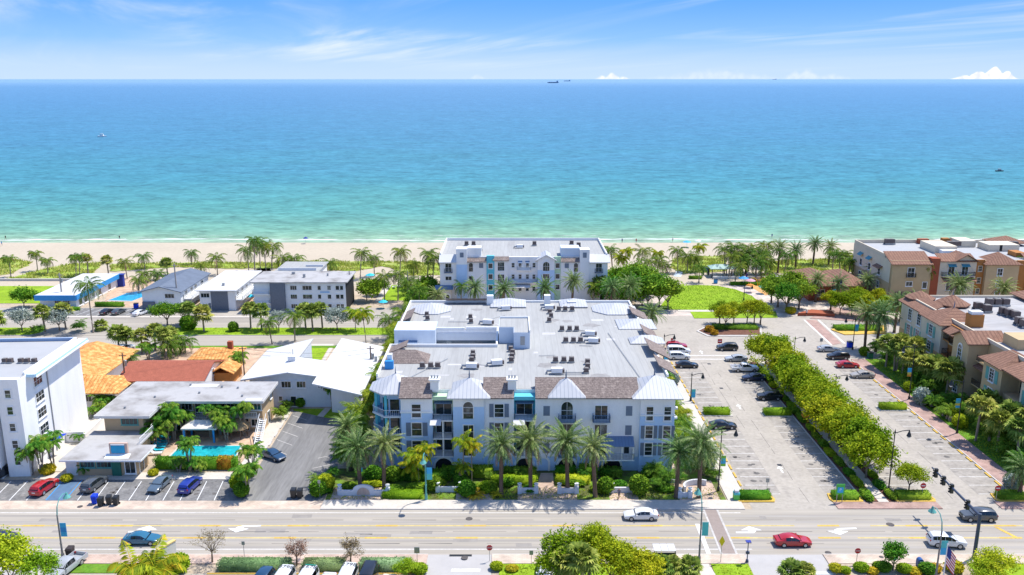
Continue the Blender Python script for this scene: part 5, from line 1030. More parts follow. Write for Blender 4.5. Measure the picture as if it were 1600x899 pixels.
def bush_mesh(name, n, rx, ry, rz, m, seed, size=.22, box=False, top=None, core=True):
    """clipped shrub: a dense skin of leaves over a twiggy core"""
    rng = np.random.default_rng(seed); P = rng.normal(size=(n, 3)); P /= np.linalg.norm(P, axis=1)[:, None]
    if box:
        q = P / np.abs(P).max(axis=1)[:, None]; q = np.sign(q) * np.abs(q) ** .9; nn = np.sign(q) * (np.abs(q) > .92); Q = rng.uniform(-1, 1, (n, 3)); ax = rng.choice(3, n, p=np.array([ry * rz, rx * rz, rx * ry]) / (ry * rz + rx * rz + rx * ry)); sg = rng.choice([-1, 1], n)
        Q[np.arange(n), ax] = sg; P = Q; nn = np.zeros((n, 3)); nn[np.arange(n), ax] = sg; P[:, 0] *= 1 - .04 * rng.uniform(0, 1, n); C = P
    else: C = P * rng.uniform(.86, 1.02, n)[:, None]; nn = P
    C = C * np.array([rx, ry, rz]) + rng.normal(size=(n, 3)) * size * .22; C[:, 2] += rz; C[:, 2] = np.maximum(C[:, 2], .05)
    V, F = leaf_cloud(C, nn, size, rng, 1.5, .35)
    if core:
        if box: cv = np.array([(a * rx * .93, c * ry * .93, d) for d in (0, 2 * rz * .95) for a, c in ((-1, -1), (1, -1), (1, 1), (-1, 1))]); cf = np.array([(0, 1, 5, 4), (1, 2, 6, 5), (2, 3, 7, 6), (3, 0, 4, 7), (4, 5, 6, 7)])
        else:
            k = 10; cv = np.array([(rx * .9 * math.cos(t * 2 * math.pi / k) * math.sin(u), ry * .9 * math.sin(t * 2 * math.pi / k) * math.sin(u), rz + rz * .9 * math.cos(u)) for u in np.linspace(.05, math.pi - .05, 7) for t in range(k)]); cf = np.array([(i * k + j, (i + 1) * k + j, (i + 1) * k + (j + 1) % k, i * k + (j + 1) % k) for i in range(6) for j in range(k)])
        F = np.vstack([F, cf + len(V)]); V = np.vstack([V, cv])
    return npmesh(name, V, F, m)
def clump_mesh(name, stems, h, m, seed, ll=.55, length=2.2):
    """clumping palm: many arching fronds from short canes"""
    random.seed(seed); V, F = [], []
    for s in range(stems):
        r = rnd(0, .9); a0 = rnd(0, 6.28); bx, by, bz = r * math.cos(a0), r * math.sin(a0), h * rnd(.25, .72)
        for k in range(7): frond(V, F, (bx, by, bz), k * 2.4 + rnd(0, 1), rnd(.6, 1.35), length * rnd(.7, 1.1), rnd(1.2, 2.0), 12, ll, .05, .25)
    return npmesh(name, V2np(V), np.array(F), m)
PR = {}
def crowns(kind, lst): PR[kind] = lst
C_date = [crown_feather('date_crown', 54, 3.5, (1.45, -.8), .95, 32, .46, .042, .05, L_date, 10 + k, vee=.45) for k in range(3)]
C_coco = [crown_feather('coconut_crown', 22, 3.5, (1.3, -.5), 1.7, 24, .70, .05, .5, L_coco, 20 + k, vee=.1) for k in range(3)]
C_cocow = [crown_feather('windy_coconut_crown', 20, 3.0, (1.2, -.4), 1.7, 20, .8, .06, .55, L_coco, 30 + k, vee=.1, wind=.75) for k in range(2)]
C_gold = [crown_feather('golden_crown', 17, 3.0, (1.3, -.35), 1.7, 20, .85, .085, .45, L_yellow, 35 + k, vee=.15) for k in range(2)]
C_xmas = [crown_feather('adonidia_crown', 13, 1.9, (1.25, .0), 1.9, 20, .55, .055, .35, L_xmas, 40 + k, vee=.25) for k in range(3)]
C_sabal = [crown_fan('sabal_crown', 44, 1.15, .95, L_sabal, 50 + k) for k in range(3)]
T_date = [trunk_mesh('date_trunk', .30, .30, M_palmbark, .0, 10, 1.3) for k in range(1)]
T_coco = [trunk_mesh('coconut_trunk', .17, .12, M_palmpale, l, 7, 1.5, False) for l in (0., .45, .95)]
T_thin = [trunk_mesh('slim_trunk', .10, .075, M_palmpale, l, 6, 1.5, False) for l in (0., .40, -.5)]
T_sabal = [trunk_mesh('sabal_trunk', .21, .19, M_palmpale, 0., 8, 1.2)]
SEQ = {'n': 0}
def obj_mesh(name, me, par, loc=(0, 0, 0), sc=(1, 1, 1), rz=0.):
    o = bpy.data.objects.new(name, me); COL.objects.link(o); o.parent = par; o.location = loc; o.scale = sc; o.rotation_euler = (0, 0, rz); return o
def palm(kind, x, y, h, label, group=None, s=1., z=0., rz=None):
    SEQ['n'] += 1; k = SEQ['n']; random.seed(1000 + k); a = rnd(0, 6.28) if rz is None else rz
    name = {'date': 'date_palm', 'coco': 'coconut_palm', 'windy': 'coconut_palm', 'gold': 'golden_palm', 'sabal': 'cabbage_palm', 'xmas': 'cluster_palm'}[kind]
    t = thing(name, label, 'palm tree', (x, y, z), a, group); s *= rnd(.92, 1.12); t.rotation_euler = (rnd(-.05, .05), rnd(-.05, .05), a)
    cs, ts = {'date': (C_date, T_date), 'coco': (C_coco, T_coco), 'windy': (C_cocow, T_coco), 'gold': (C_gold, T_thin), 'sabal': (C_sabal, T_sabal), 'xmas': (C_xmas, T_thin)}[kind]
    if kind == 'xmas':
        for j in range(3):
            aa = j * 2.1 + rnd(-.3, .3); hh = h * rnd(.82, 1.05); tm = ts[1]
            obj_mesh('trunk', tm, t, (0.15 * math.cos(aa), .15 * math.sin(aa), 0), (1.6, 1.0, hh), aa); obj_mesh('crown', random.choice(cs), t, (.79 * math.cos(aa), .79 * math.sin(aa), hh - .1), (s, s, s), rnd(0, 6))
        return t
    ti = random.randrange(len(ts)); tm = ts[ti]; lean = {0: 0., 1: .45, 2: .95}[ti] if kind in ('coco', 'windy') else ({0: 0., 1: .40, 2: -.5}[ti] if kind == 'gold' else 0)
    if kind == 'windy': t.rotation_euler = (rnd(-.05, .05), rnd(.0, .10), rnd(-.3, .3)); 
    obj_mesh('trunk', tm, t, (0, 0, -.05), (1, 1, h + .05)); obj_mesh('crown', random.choice(cs), t, (lean, 0, h - .05), (s * rnd(.93, 1.07),) * 2 + (s * rnd(.93, 1.07),), 0 if kind == 'windy' else rnd(0, 6.28))
    return t
B_street = [crown_broad('street_crown', 6200, 2.9, 2.9, 2.3, L_street, 60 + k, .27, 22, .40) for k in range(4)]
B_green = [crown_broad('green_crown', 5200, 4.6, 4.6, 3.6, L_oak, 70 + k, .48, 22, .42) for k in range(3)]
B_silver = [crown_broad('silver_crown', 2800, 3.0, 3.0, 2.3, L_silver, 80 + k, .36, 16, .42) for k in range(2)]
B_lime = [crown_broad('lime_crown', 5200, 2.9, 2.9, 2.4, L_lime, 90 + k, .26, 20, .42) for k in range(3)]
B_far = [crown_broad('sea_grape_crown', 2600, 3.4, 3.4, 2.5, L_hedge, 95 + k, .55, 16, .45) for k in range(2)]
LM = [limbs('street_limbs', 4.6, .15, 2.3, M_bark, 5 + k) for k in range(3)]
LMb = [limbs('big_limbs', 6.6, .28, 3.4, M_bark, 15 + k, 7) for k in range(2)]
def tree(kind, x, y, h, label, group=None, s=1., z=0., sq=1.):
    SEQ['n'] += 1; random.seed(2000 + SEQ['n'])
    cs, ls, base, nm = {'street': (B_street, LM, 4.3, 'street_tree'), 'green': (B_green, LMb, 6.2, 'shade_tree'), 'silver': (B_silver, LM, 4.3, 'silver_buttonwood_tree'), 'lime': (B_lime, LM, 4.3, 'lime_green_tree'), 'grape': (B_far, LM, 4.3, 'sea_grape_tree')}[kind]
    t = thing(nm, label, 'tree', (x, y, z), rnd(0, 6.28), group); k = h / base
    obj_mesh('trunk', random.choice(ls), t, (0, 0, 0), (k, k, k * .95)); obj_mesh('crown', random.choice(cs), t, (0, 0, h), (s * rnd(.92, 1.08), s * rnd(.92, 1.08), s * sq * rnd(.92, 1.08)), rnd(0, 6.28)); return t
def shrub(mesh, x, y, label, name='shrub', cat='shrub', group=None, sc=(1, 1, 1), z=.05, rz=0., kind=None):
    o = bpy.data.objects.new(name, mesh); COL.objects.link(o); o.location = (x, y, z); o.scale = sc; o.rotation_euler = (0, 0, rz); tag(o, label, cat, group, kind); return o
SB = [bush_mesh('topiary', 1500, 1, 1, 1, L_hedge, 100 + k, .26) for k in range(2)]; SB_lime = [bush_mesh('lime_bush', 1500, 1, 1, .9, L_lime, 110 + k, .24) for k in range(2)]
SB_silver = bush_mesh('silver_bush', 1200, 1, 1, 1, L_silver, 113, .28); SB_gold = bush_mesh('gold_bush', 1000, 1, 1, .6, L_gold, 114, .26); SB_dark = bush_mesh('dark_bush', 1300, 1, 1, .9, L_oak, 116, .32); SB_crot = bush_mesh('croton_bush', 800, 1, 1, .7, L_crot, 117, .34, core=False)
CL = [clump_mesh('areca_clump', 12, 3.2, L_areca, 120 + k) for k in range(3)]; CLd = [clump_mesh('dark_clump', 10, 3.0, L_xmas, 125 + k) for k in range(2)]; CLs = [clump_mesh('low_palm', 4, 1.2, L_coco, 128, .5, 1.8)]
def hedge(x0, x1, y0, y1, h, label, m=None, name='hedge', z=.05, group=None, size=.22, dens=34):
    m = m or L_hedge; rx, ry = (x1 - x0) / 2, (y1 - y0) / 2; n = int(dens * (4 * rx * ry + 2 * h * (2 * rx + 2 * ry))); n = min(n, 9000)
    me = bush_mesh(name, n, rx, ry, h / 2, m, int(abs(x0 * 7 + y0 * 3)) + 1, size, box=True); o = bpy.data.objects.new(name, me); COL.objects.link(o); o.location = ((x0 + x1) / 2, (y0 + y1) / 2, z); tag(o, label, 'hedge', group); return o
# ================================================================== planting
def PX(px, by, cy):
    """trunk foot at pixel (px, by), crown centre at row cy -> x, y, height of the crown base"""
    x, y = G(px, by); return x, y, max(1.2, HZ(y, cy))
def row(kind, pts, fmt, group, s=1., **k):
    pts = sorted(pts, key=lambda p: p[0])
    for i, p in enumerate(pts):
        x, y, h = PX(*p[:3]); palm(p[4] if len(p) > 4 else kind, x, y, h, fmt % ORD[i] if '%s' in fmt else fmt, group, (p[3] * (s if p[3] <= 1 and s > 1.1 else 1)) if len(p) > 3 else s, **k)
# medjool date palms along the condominium front
row('date', [(563, 764, 699), (600, 766, 694, 1.05), (783, 774, 697), (829, 769, 690), (887, 770, 691), (930, 777, 700), (1056, 778, 706, 1.05), (1092, 778, 692, 1.08)],
    'date palm with silvery fronds before the blue condominium, %s from the left', 'date palms along the condominium front', 1.16)
for px, by, cy, l in ((548, 735, 668, 'date palm leaning over the asphalt drive at the condominium corner'), (1098, 742, 712, 'date palm half hidden behind the corner date palms near the lamp')): x, y, h = PX(px, by, cy); palm('date', x, y, h, l, None, .95)
row('date', [(685, 498, 462), (742, 497, 449), (787, 497, 452), (850, 496, 450), (893, 495, 439), (955, 495, 449), (980, 497, 447), (1017, 528, 489, 1.1)],
    'date palm between the two blue condominiums, %s from the left', 'date palms between the condominiums', 1.15)
row('date', [(1274, 472, 437), (1308, 474, 443), (1351, 472, 438), (1367, 462, 424), (1490, 498, 446, 1.25), (1562, 498, 450, 1.25), (1428, 500, 470)],
    'date palm before the orange and cream buildings, %s from the left', 'date palms before the orange buildings', 1.1)
row('date', [(1351, 545, 490, 1.25), (1368, 550, 493, 1.3), (1397, 520, 474, 1.2)], 'tall date palm at the oval planter by the clay roof apartments, %s from the left', 'date palms at the oval planter', 1.2)
row('date', [(1215, 427, 388), (1243, 420, 391), (1270, 414, 381), (1294, 416, 386), (1165, 428, 398)], 'date palm on the promenade before the beach sand, %s from the left', 'date palms on the promenade', 1.15)
# coconut palms near the beach
row('windy', [(17, 433, 404), (59, 424, 397), (75, 430, 408), (119, 434, 403), (125, 432, 400)], 'windblown coconut palm on the dune near the white beach house, %s from the left', 'windblown palms on the west dune', 1.05)
row('coco', [(138, 429, 404, .9, 'sabal'), (170, 431, 407, .9, 'sabal'), (199, 436, 410), (226, 421, 402), (262, 430, 411, .9, 'sabal'), (245, 437, 428), (228, 440, 428), (217, 458, 440), (299, 414, 397), (314, 440, 416), (340, 430, 404)],
    'beach palm around the beach pool and slate roof house, %s from the left', 'palms round the beach pool', 1.15)
row('coco', [(390, 440, 393), (399, 447, 378), (407, 424, 382), (416, 424, 386), (425, 421, 388), (441, 428, 406), (458, 428, 407), (516, 426, 413)], 'coconut palm in the tall group behind the white beach apartments, %s from the left', 'coconut palms behind the beach apartments', 1.3)
row('coco', [(563, 436, 397), (585, 432, 404), (601, 470, 434), (622, 470, 430), (625, 430, 396), (648, 452, 415), (668, 450, 397), (676, 455, 405), (545, 465, 432, .9, 'sabal'), (637, 462, 440)],
    'coconut palm beside the beach garden lawn, %s from the left', 'coconut palms beside the beach garden', 1.25)
row('coco', [(957, 436, 392), (978, 440, 393, 1., 'gold'), (1000, 430, 395), (1024, 425, 396, .9, 'gold'), (1059, 427, 394), (1074, 425, 401), (1083, 425, 405), (1090, 407, 387, .9, 'gold'), (1043, 428, 416, .8), (968, 440, 404, .9, 'gold'), (1010, 440, 410), (1026, 438, 407)],
    'beach palm on the east side of the twin condominium, %s from the left', 'beach palms east of the twin condominium', 1.3)
row('coco', [(1132, 428, 391), (1143, 428, 387), (1147, 430, 400), (1156, 432, 404), (1170, 424, 388), (1180, 430, 400), (1196, 418, 385), (1188, 428, 396), (1160, 430, 410), (1200, 444, 428, 1.1), (1205, 430, 410)],
    'coconut palm in the dense grove behind the playground, %s from the left', 'palm grove behind the playground', 1.35)
row('coco', [(1330, 440, 404), (1318, 436, 398), (1337, 446, 408, .9, 'gold'), (1345, 440, 402), (1312, 438, 400), (1438, 478, 420, 1.2), (1452, 470, 417, 1.1), (1446, 474, 425, 1.1), (1576, 470, 421, 1.2), (1592, 475, 410, 1.1)],
    'slim palm at the walls of the orange and cream apartments, %s from the left', 'slim palms at the orange apartments', 1.15)
# boulevard median and verge palms
row('sabal', [(-8, 517, 497), (71, 519, 488), (103, 514, 485, .9), (146, 520, 449, 1.3, 'coco'), (158, 516, 513, .8), (319, 519, 491), (392, 514, 483, 1.1), (409, 517, 486, 1.15), (297, 512, 482, 1.1), (425, 538, 505, 1.1, 'coco'), (461, 534, 495, 1.2, 'coco'), (478, 514, 486), (489, 518, 488), (504, 514, 484), (448, 460, 438, .9)],
    'palm on the boulevard median and verge, %s from the left', 'palms of the boulevard median', 1.4)
row('gold', [(556, 518, 490, 1.1), (572, 537, 492, 1.35)], 'yellowing palm at the boulevard end near the grey roof, %s from the left', 'yellowing palms at the boulevard end', 1.3)
row('sabal', [(186, 548, 521, 1.3), (198, 546, 524, 1.2), (222, 552, 525, 1.2), (243, 548, 517, 1.1), (258, 560, 522, 1.3), (268, 552, 522, 1.2), (283, 552, 533, 1.2, 'coco'), (232, 566, 541, .9, 'xmas'), (290, 553, 535, 1.2, 'coco'), (262, 562, 540, 1.3, 'coco'), (208, 575, 558, 1.0, 'coco')],
    'palm between the orange tile roofs, %s from the left', 'palms among the orange tile roofs', 1.1)
row('xmas', [(374, 585, 556, 1.2), (346, 592, 575, .8), (165, 637, 620, 1.2), (152, 650, 636, 1.0), (520, 638, 606, 1.15), (262, 692, 650, 1.25), (243, 698, 668, 1.2), (272, 688, 640, 1.25), (344, 680, 634, 1.2), (382, 681, 634, 1.1), (330, 684, 640, 1.0), (355, 690, 655, 1.2), (288, 684, 645, 1.0)],
    'small cluster palm around the motel and white house, %s from the left', 'cluster palms round the motel', 1.1)
row('xmas', [(50, 742, 702, 1.2), (66, 742, 694, 1.15), (84, 735, 684, 1.1), (122, 690, 683, .7), (297, 736, 690, .95), (280, 738, 722, .8), (310, 738, 722, .8), (140, 738, 726, .8), (395, 745, 705, 1.1), (386, 775, 735, 1.2), (385, 742, 730, .9)],
    'small cluster palm by the motel walkway, %s from the left', 'cluster palms by the motel walkway', 1.)
row('gold', [(655, 757, 716, 1.05), (645, 752, 730, .95), (664, 752, 702, .8)], 'yellow green palm before the white facade block, %s from the left', 'yellow palms before the facade', 1.)
row('gold', [(724, 755, 690, .8), (737, 755, 697, .85), (727, 757, 730, .75)], 'slender yellow tipped palm beside the tower bay, %s from the left', 'slender palms beside the tower bay', 1.)
row('sabal', [(1384, 574, 536, 1.3), (1397, 580, 545, 1.3), (1410, 586, 548, 1.3), (1418, 600, 560, 1.3), (1400, 580, 535, 1.3), (1425, 590, 540, 1.2), (1446, 608, 570, 1.4), (1458, 612, 576, 1.4), (1476, 628, 580, 1.4), (1524, 690, 634, 1.3), (1535, 668, 625, 1.4), (1558, 706, 658, 1.35), (1545, 690, 650, 1.3), (1588, 722, 670, 1.4), (1575, 700, 648, 1.4), (1600, 720, 655, 1.5)],
    'cabbage palm on the lawn by the clay roof apartments, %s from the left', 'cabbage palms by the clay roof apartments', 1.3)
row('coco', [(216, 935, 896, 1.5, 'gold'), (246, 940, 890, 1.5, 'gold'), (232, 925, 893, 1.25)], 'coconut palm in the garden below the main road, %s from the left', 'coconut palms below the main road', 1.1)
row('sabal', [(912, 945, 872, 1.25), (882, 940, 878, 1.15), (1030, 905, 885, .95), (1075, 900, 889, 1.), (1048, 900, 884, .9), (1235, 915, 893, 1.), (1255, 915, 895, .9)], 'cabbage palm among the near gardens below the road, %s from the left', 'cabbage palms below the road', 1.1)
palm('date', *G(1592, 778), 4.6, 'date palm at the corner of the brick walk on the far right', None, 1.1)
# street trees
for i in range(15):
    random.seed(300 + i); y = 120.5 + i * 3.75; tree('street', 55.0 + (.5 if i % 2 else -.5) + rnd(-.3, .3), y, 4.5 + rnd(-.3, .5), 'yellow green tree in the parking median, %s counted from the main road' % ORD[i], 'parking median trees', 1.55)
x, y = G(1424, 775); tree('street', x, y + 1, 3.2, 'lone yellow green tree overhanging the lot at the median end', None, .88)
for i, (px, py) in enumerate(((1124, 507), (1133, 514), (1146, 508), (1167, 507), (1178, 506), (1188, 508))):
    x, y = G(px, py); tree('street', x, y, 4.2, 'airy tree with visible limbs on the planted traffic island, %s from the left' % ORD[i], 'traffic island trees', 1.0)
for i, (px, py, s) in enumerate(((952, 478, .8), (975, 482, .85), (1003, 478, .8), (985, 466, .9), (1012, 482, .85), (1030, 480, .9), (1043, 484, .8), (965, 460, .7), (990, 452, .8), (1008, 462, .85))):
    x, y = G(px, py); tree('green' if i % 2 else 'grape', x, y, 5.0, 'bushy green tree in the mass beside the oval lawn, %s from the left' % ORD[i] if False else 'bushy green tree in the mass beside the oval lawn, number %s planted' % ORD[i], 'tree mass beside the oval lawn', s * (1.3 if i % 2 else 1.65))
for i, (px, py, s) in enumerate(((1215, 480, .95), (1232, 474, 1.0), (1248, 484, .9), (1228, 488, .8), (1205, 474, .8))):
    x, y = G(px, py); tree('green', x, y, 5.4, 'large dark green tree at the plaza edge, %s of the clump' % ORD[i], 'large trees at the plaza edge', s)
for i, (px, py, s) in enumerate(((1312, 492, 1.), (1330, 494, 1.), (1352, 496, 1.0), (1382, 498, 1.0), (1405, 503, 1.), (1372, 486, .9), (1297, 486, .8), (1340, 482, .9))):
    x, y = G(px, py); tree('street', x, y, 3.9, 'yellow green tree behind the brick plaza, number %s of the band' % ORD[i], 'trees behind the brick plaza', s * 1.1)
x, y = G(38, 482); tree('grape', x, y, 3.4, 'round sea grape tree in front of the white beach house', None, 1.0)
x, y = G(262, 510); tree('green', x, y, 4.2, 'wide dark green tree on the boulevard before the slate roof house', None, .85, sq=.75)
x, y = G(290, 508); tree('green', x, y, 4.0, 'dark green tree touching the wide one on the boulevard', None, .7, sq=.8)
x, y = G(573, 470); tree('grape', x, y, 3.6, 'sea grape tree beside the tan beach garden', None, 1.05)
x, y = G(590, 462); tree('grape', x, y, 3.2, 'smaller sea grape tree beside the beach garden lawn', None, .85)
for i, (px, py, s) in enumerate(((35, 518, 1.0), (93, 517, 1.05), (436, 518, .7), (527, 516, 1.05))):
    x, y = G(px, py); tree('silver', x, y, 3.6, 'silver leaved tree on the boulevard median, %s from the left' % ORD[i], 'silver trees of the boulevard', s * 1.05)
for i, (px, py) in enumerate(((668, 458), (658, 470), (676, 468), (650, 484))):
    x, y = G(px, py); tree('grape', x, y, 2.6, 'dense shrub tree west of the twin condominium, %s of four' % ORD[i], 'shrub trees west of the twin condominium', 1.05)
x, y = G(20, 925); tree('lime', x, y, 4.2, 'big lime green bush tree in the near left corner', None, 1.4); x, y = G(62, 928); tree('lime', x, y, 3.6, 'lime green bush tree beside the silver pickup', None, .95); x, y = G(-20, 930); tree('lime', x, y, 3.8, 'lime green bush tree cut by the left edge', None, 1.0)
for i, (px, py, h, s) in enumerate(((885, 925, 5.6, 1.15), (920, 915, 5.8, 1.1), (955, 925, 4.8, 1.15), (1000, 930, 3.8, 1.1), (870, 935, 4.2, .9), (970, 915, 4.0, .9))):
    x, y = G(px, py); tree('street', x, y, h, 'large olive green tree clump below the road, %s trunk' % ORD[i], 'large near tree clump', s * .95)
x, y = G(1395, 892); tree('grape', x, y, 2.4, 'small round tree by the stop sign and blue post', None, .52)
x, y = G(1555, 910); tree('lime', x, y, 2.6, 'rounded lime green tree in the near right corner', None, .95); x, y = G(1530, 915); tree('lime', x, y, 2.2, 'lower lime green tree left of the corner one', None, .7)
x, y = G(635, 905); tree('lime', x, y, 1.6, 'bushy small tree on the kerb island by the sign', None, .55)
# bare trees by the police hedge
def bare(px, by, h, s, label, m, dens):
    x, y = G(px, by); t = thing('bare_tree', label, 'tree', (x, y, .1), 0, 'nearly bare trees by the road hedge'); random.seed(int(px)); b = MB(); b.tube([(0, 0, 0), (.05, 0, h * .38)], [.12, .09], 7); tips = []
    for k in range(11):
        a = k * 2 * math.pi / 11 + rnd(-.2, .2); e = rnd(.45, 1.3); L_ = s * rnd(.75, 1.05); p = Vector((.05, 0, h * .38)); q = p + Vector((math.cos(a) * math.cos(e), math.sin(a) * math.cos(e), math.sin(e))) * L_ * .55; b.tube([p, q], [.055, .03], 4)
        for j in range(5):
            w_ = q + Vector((math.cos(a) * math.cos(e) + rnd(-.7, .7), math.sin(a) * math.cos(e) + rnd(-.7, .7), math.sin(e) + rnd(-.4, .5))) * L_ * .45; b.tube([q, w_], [.022, .008], 3); tips.append(w_)
            for j2 in range(3): w2 = w_ + Vector((rnd(-.5, .5), rnd(-.5, .5), rnd(-.2, .5))) * .8; b.tube([w_, w2], [.012, .005], 3); tips.append(w2)
    b.build('trunk', M_bark, t, local=True); rng = np.random.default_rng(int(px)); T_ = np.array([tuple(q) for q in tips]); idx = rng.integers(0, len(T_), dens); C = T_[idx] + rng.normal(size=(dens, 3)) * .16; V, F = leaf_cloud(C, np.zeros((dens, 3)), .16, rng); obj_mesh('crown', npmesh('sparse_crown', V, F, m), t)
bare(332, 880, 3.9, 2.5, 'nearly bare spreading tree beside the black covered vehicle', L_brown, 700); bare(464, 884, 3.1, 1.7, 'small dry tree with brown green leaves between two hedges', L_brown, 1500); bare(548, 882, 3.0, 1.7, 'small dry tree with rusty leaves by the marked white car', L_brown, 1700)
# hedges and shrubs
L_htop = leafmat('leaf_hedge_pale', (.06, .12, .05), (.16, .27, .10), (.34, .44, .22), .2)
for i, (a, c) in enumerate(((341, 458), (473, 540), (561, 643))):
    (x0, _), (x1, _) = G(a, 889), G(c, 889); hedge(x0, x1, 94.9, 96.6, 1.15, 'long clipped hedge along the road edge, %s from the left' % ORD[i], L_htop, group='clipped road hedges', size=.2)
for i, (a, c, y0) in enumerate(((1154, 1203, 113.2), (1299, 1340, 113.2), (1398, 1452, 113.2), (1556, 1600, 113.2))):
    (x0, _), (x1, _) = G(a, 778), G(c, 778); lb = ['oval hedge island by the green bin', 'oval hedge island under the green parking sign', 'oval hedge island with the no entry sign', 'oval hedge island at the far right edge'][i]
    hedge(x0, x1, 113.5, 115.2, .95, lb, None, group='hedges at the lot entrances', size=.2); struct('island_kerb', MB().prism([(x0 - .25, 113.0), (x1 + .25, 113.0), (x1 + .55, 113.8), (x1 + .25, 115.6), (x0 - .25, 115.6), (x0 - .55, 113.8)], -.1, .16), M_yell)
for a, lb in (((35.2, 40.1, 145.8, 147.6), 'bright hedge jutting into the lot beside the blue banner'), ((46.2, 51.2, 145.5, 147.3), 'bright hedge beside the black car across the lot'), ((68.6, 73.6, 148.3, 150.0), 'bright hedge in the eastern lot beside the brick walk')):
    hedge(*a[:4], 1.1, lb, leafmat('leaf_hedge_bright', (.06, .13, .01), (.20, .31, .015), (.40, .50, .03), .2) if 'leaf_hedge_bright' not in MATS else MATS['leaf_hedge_bright'], group='hedges dividing the lots'); struct('island_kerb', MB().box(a[0] - .3, a[1] + .3, a[2] - .3, a[3] + .3, -.1, .13), M_kerb)
hedge(*G(237, 736)[:1], *G(372, 736)[:1], 123.6, 125.2, 1.7, 'thick green hedge in front of the motel pool'); hedge(-46.6, -44.2, 123.5, 125.3, 1.75, 'orange tinted hedge end by the motel pool', L_crot)
hedge(-113, -105, 222.3, 223.3, 1.2, 'dark hedge behind the beach parking bays'); hedge(-126, -115, 218.6, 219.3, .9, 'low hedge in front of the white beach house')
x0, y0 = G(622, 775); hedge(-19.2, -13.1, 113.9, 115.6, .8, 'low yellow green bed beside the entry arch', MATS['leaf_lime'])
hedge(G(768, 755)[0], G(840, 755)[0], 118.4, 119.8, 1.2, 'lime shrub bed left of the entry path', L_lime); hedge(G(868, 755)[0], G(922, 755)[0], 118.4, 119.8, 1.2, 'lime shrub bed right of the entry path', L_lime)
for i, (a, c, y0_, h_) in enumerate(((598, 705, 119.6, 1.5), (690, 720, 121.2, 1.3), (735, 770, 120.6, 1.7), (786, 838, 121.4, 1.0), (868, 900, 121.4, 1.2), (905, 932, 120.4, 2.0), (938, 972, 121.0, 1.2), (1004, 1030, 120.8, .9))):
    hedge(G(a, 745)[0], G(c, 745)[0], y0_, y0_ + 1.5, h_, 'dark foundation hedge against the blue base wall, %s from the left' % ORD[i], L_oak, group='foundation hedges', size=.28)
for i, (px, py, r) in enumerate(((584, 752, 1.25), (615, 752, 1.2), (678, 766, 1.15), (730, 776, 1.25), (768, 770, .9), (947, 770, 1.2), (998, 772, 1.45), (720, 760, 1.0))):
    x, y = G(px, py); shrub(SB[i % 2], x, y, 'round clipped shrub in the condominium garden, %s from the left' % ORD[i] if i not in (3, 7) else ('large ball shrub right of the entry bench' if i == 3 else 'ball shrub tucked behind the bench shrub'), 'round_shrub', 'shrub', 'ball shrubs of the garden', (r, r, r))
for i, (px, py, r) in enumerate(((1235 + 200, 603 + 10, .01),)): pass
for px, py, r, ms, lb in ((1467, 640, 1.2, SB[0], 'ball topiary on the lawn by the brick walk'), (1490, 655, 1.3, SB_lime[0], 'yellow green ball bush left of the banner lamp'), (1499, 668, 1.3, SB_lime[1], 'flowering lime bush at the banner lamp foot'), (1420, 612, 1.1, SB_lime[0], 'rounded bush behind the wall bench'), (1440, 632, 1.6, SB_silver, 'blue green shrub mass by the brick walk'), (1580, 765, 1.2, SB_silver, 'silver saw palmetto bush by the brick walk end'), (1350, 556, 1.1, SB_dark, 'dark low bush at the oval planter walk'),
    (1214, 725 - 90, .01, SB[0], 'tiny sprig'), (1052, 601, 1.2, SB_silver, 'silver bush behind the corner tower'), (1105, 728, 1.5, SB_silver, 'silver bush by the white sidewalk corner'), (365, 518, 1.2, SB[1], 'small clipped bush on the boulevard median'), (295, 515, 1.9, SB_dark, 'dark rounded bush on the boulevard median'), (105, 752, .9, SB_gold, 'golden shrub at the white tower foot'), (75, 740, 1.2, SB_gold, 'yellow shrub under the blue shade sail'), (240, 743, .8, SB_gold, 'yellow shrub at the pool hedge corner'), (375, 765, 1.4, SB_lime[1], 'white flowered bush at the motel drive corner'), (378, 776, 1.1, SB[1], 'clipped bush at the motel drive kerb'), (497, 775, 1.2, SB[0], 'green shrub at the condominium drive entrance'), (510, 765, 1.3, SB_lime[1], 'white flowered shrub beside the drive entrance'),
    (760, 770, 1.0, SB_lime[0], 'upright green shrub beside the golden rosette'), (1460, 893, .8, SB_gold, 'golden hedge behind the mailbox'), (1490, 893, 1.1, SB_gold, 'golden shrub in the near right corner'), (1235, 490, 1.4, SB_gold, 'yellow topped round planter at the plaza'), (1108, 519, 1.1, SB_crot, 'orange croton clump on the traffic island tip'), (1116, 524, .9, SB_crot, 'orange croton clump in front of the island hedge'), (470, 636, .9, SB[0], 'small clipped shrub on the white house lawn'), (1305, 893, .8, SB_gold, 'low golden shrub behind the stop sign'), (280, 893, 1.3, SB_lime[0], 'round yellow bush beside the near palms')):
    if r > .1: x, y = G(px, py); shrub(ms, x, y, lb, 'shrub', 'shrub', None, (r, r, r))
hedge(*G(1113, 515)[:1], *G(1185, 515)[:1], 200.2, 203.4, .9, 'dark hedge on the planted traffic island', L_oak, size=.32, dens=18); struct('island_kerb', MB().prism(GP([(1088, 518), (1100, 512), (1190, 510), (1190, 526), (1105, 526)]), -.1, .15), M_kerb); struct('island_bed', MB().prism(GP([(1092, 518), (1101, 513.5), (1187, 511.5), (1187, 524.5), (1107, 524.5)]), .1, .19), M_mulch)
struct('island_kerb', MB().prism(GP([(1298, 516), (1320, 509), (1380, 509), (1385, 522), (1320, 524)]), -.1, .2), M_yell); hedge(*G(1304, 516)[:1], *G(1378, 516)[:1], 199.2, 203.0, .8, 'dark mulched hedge on the oval planter', L_oak, size=.32, dens=16)
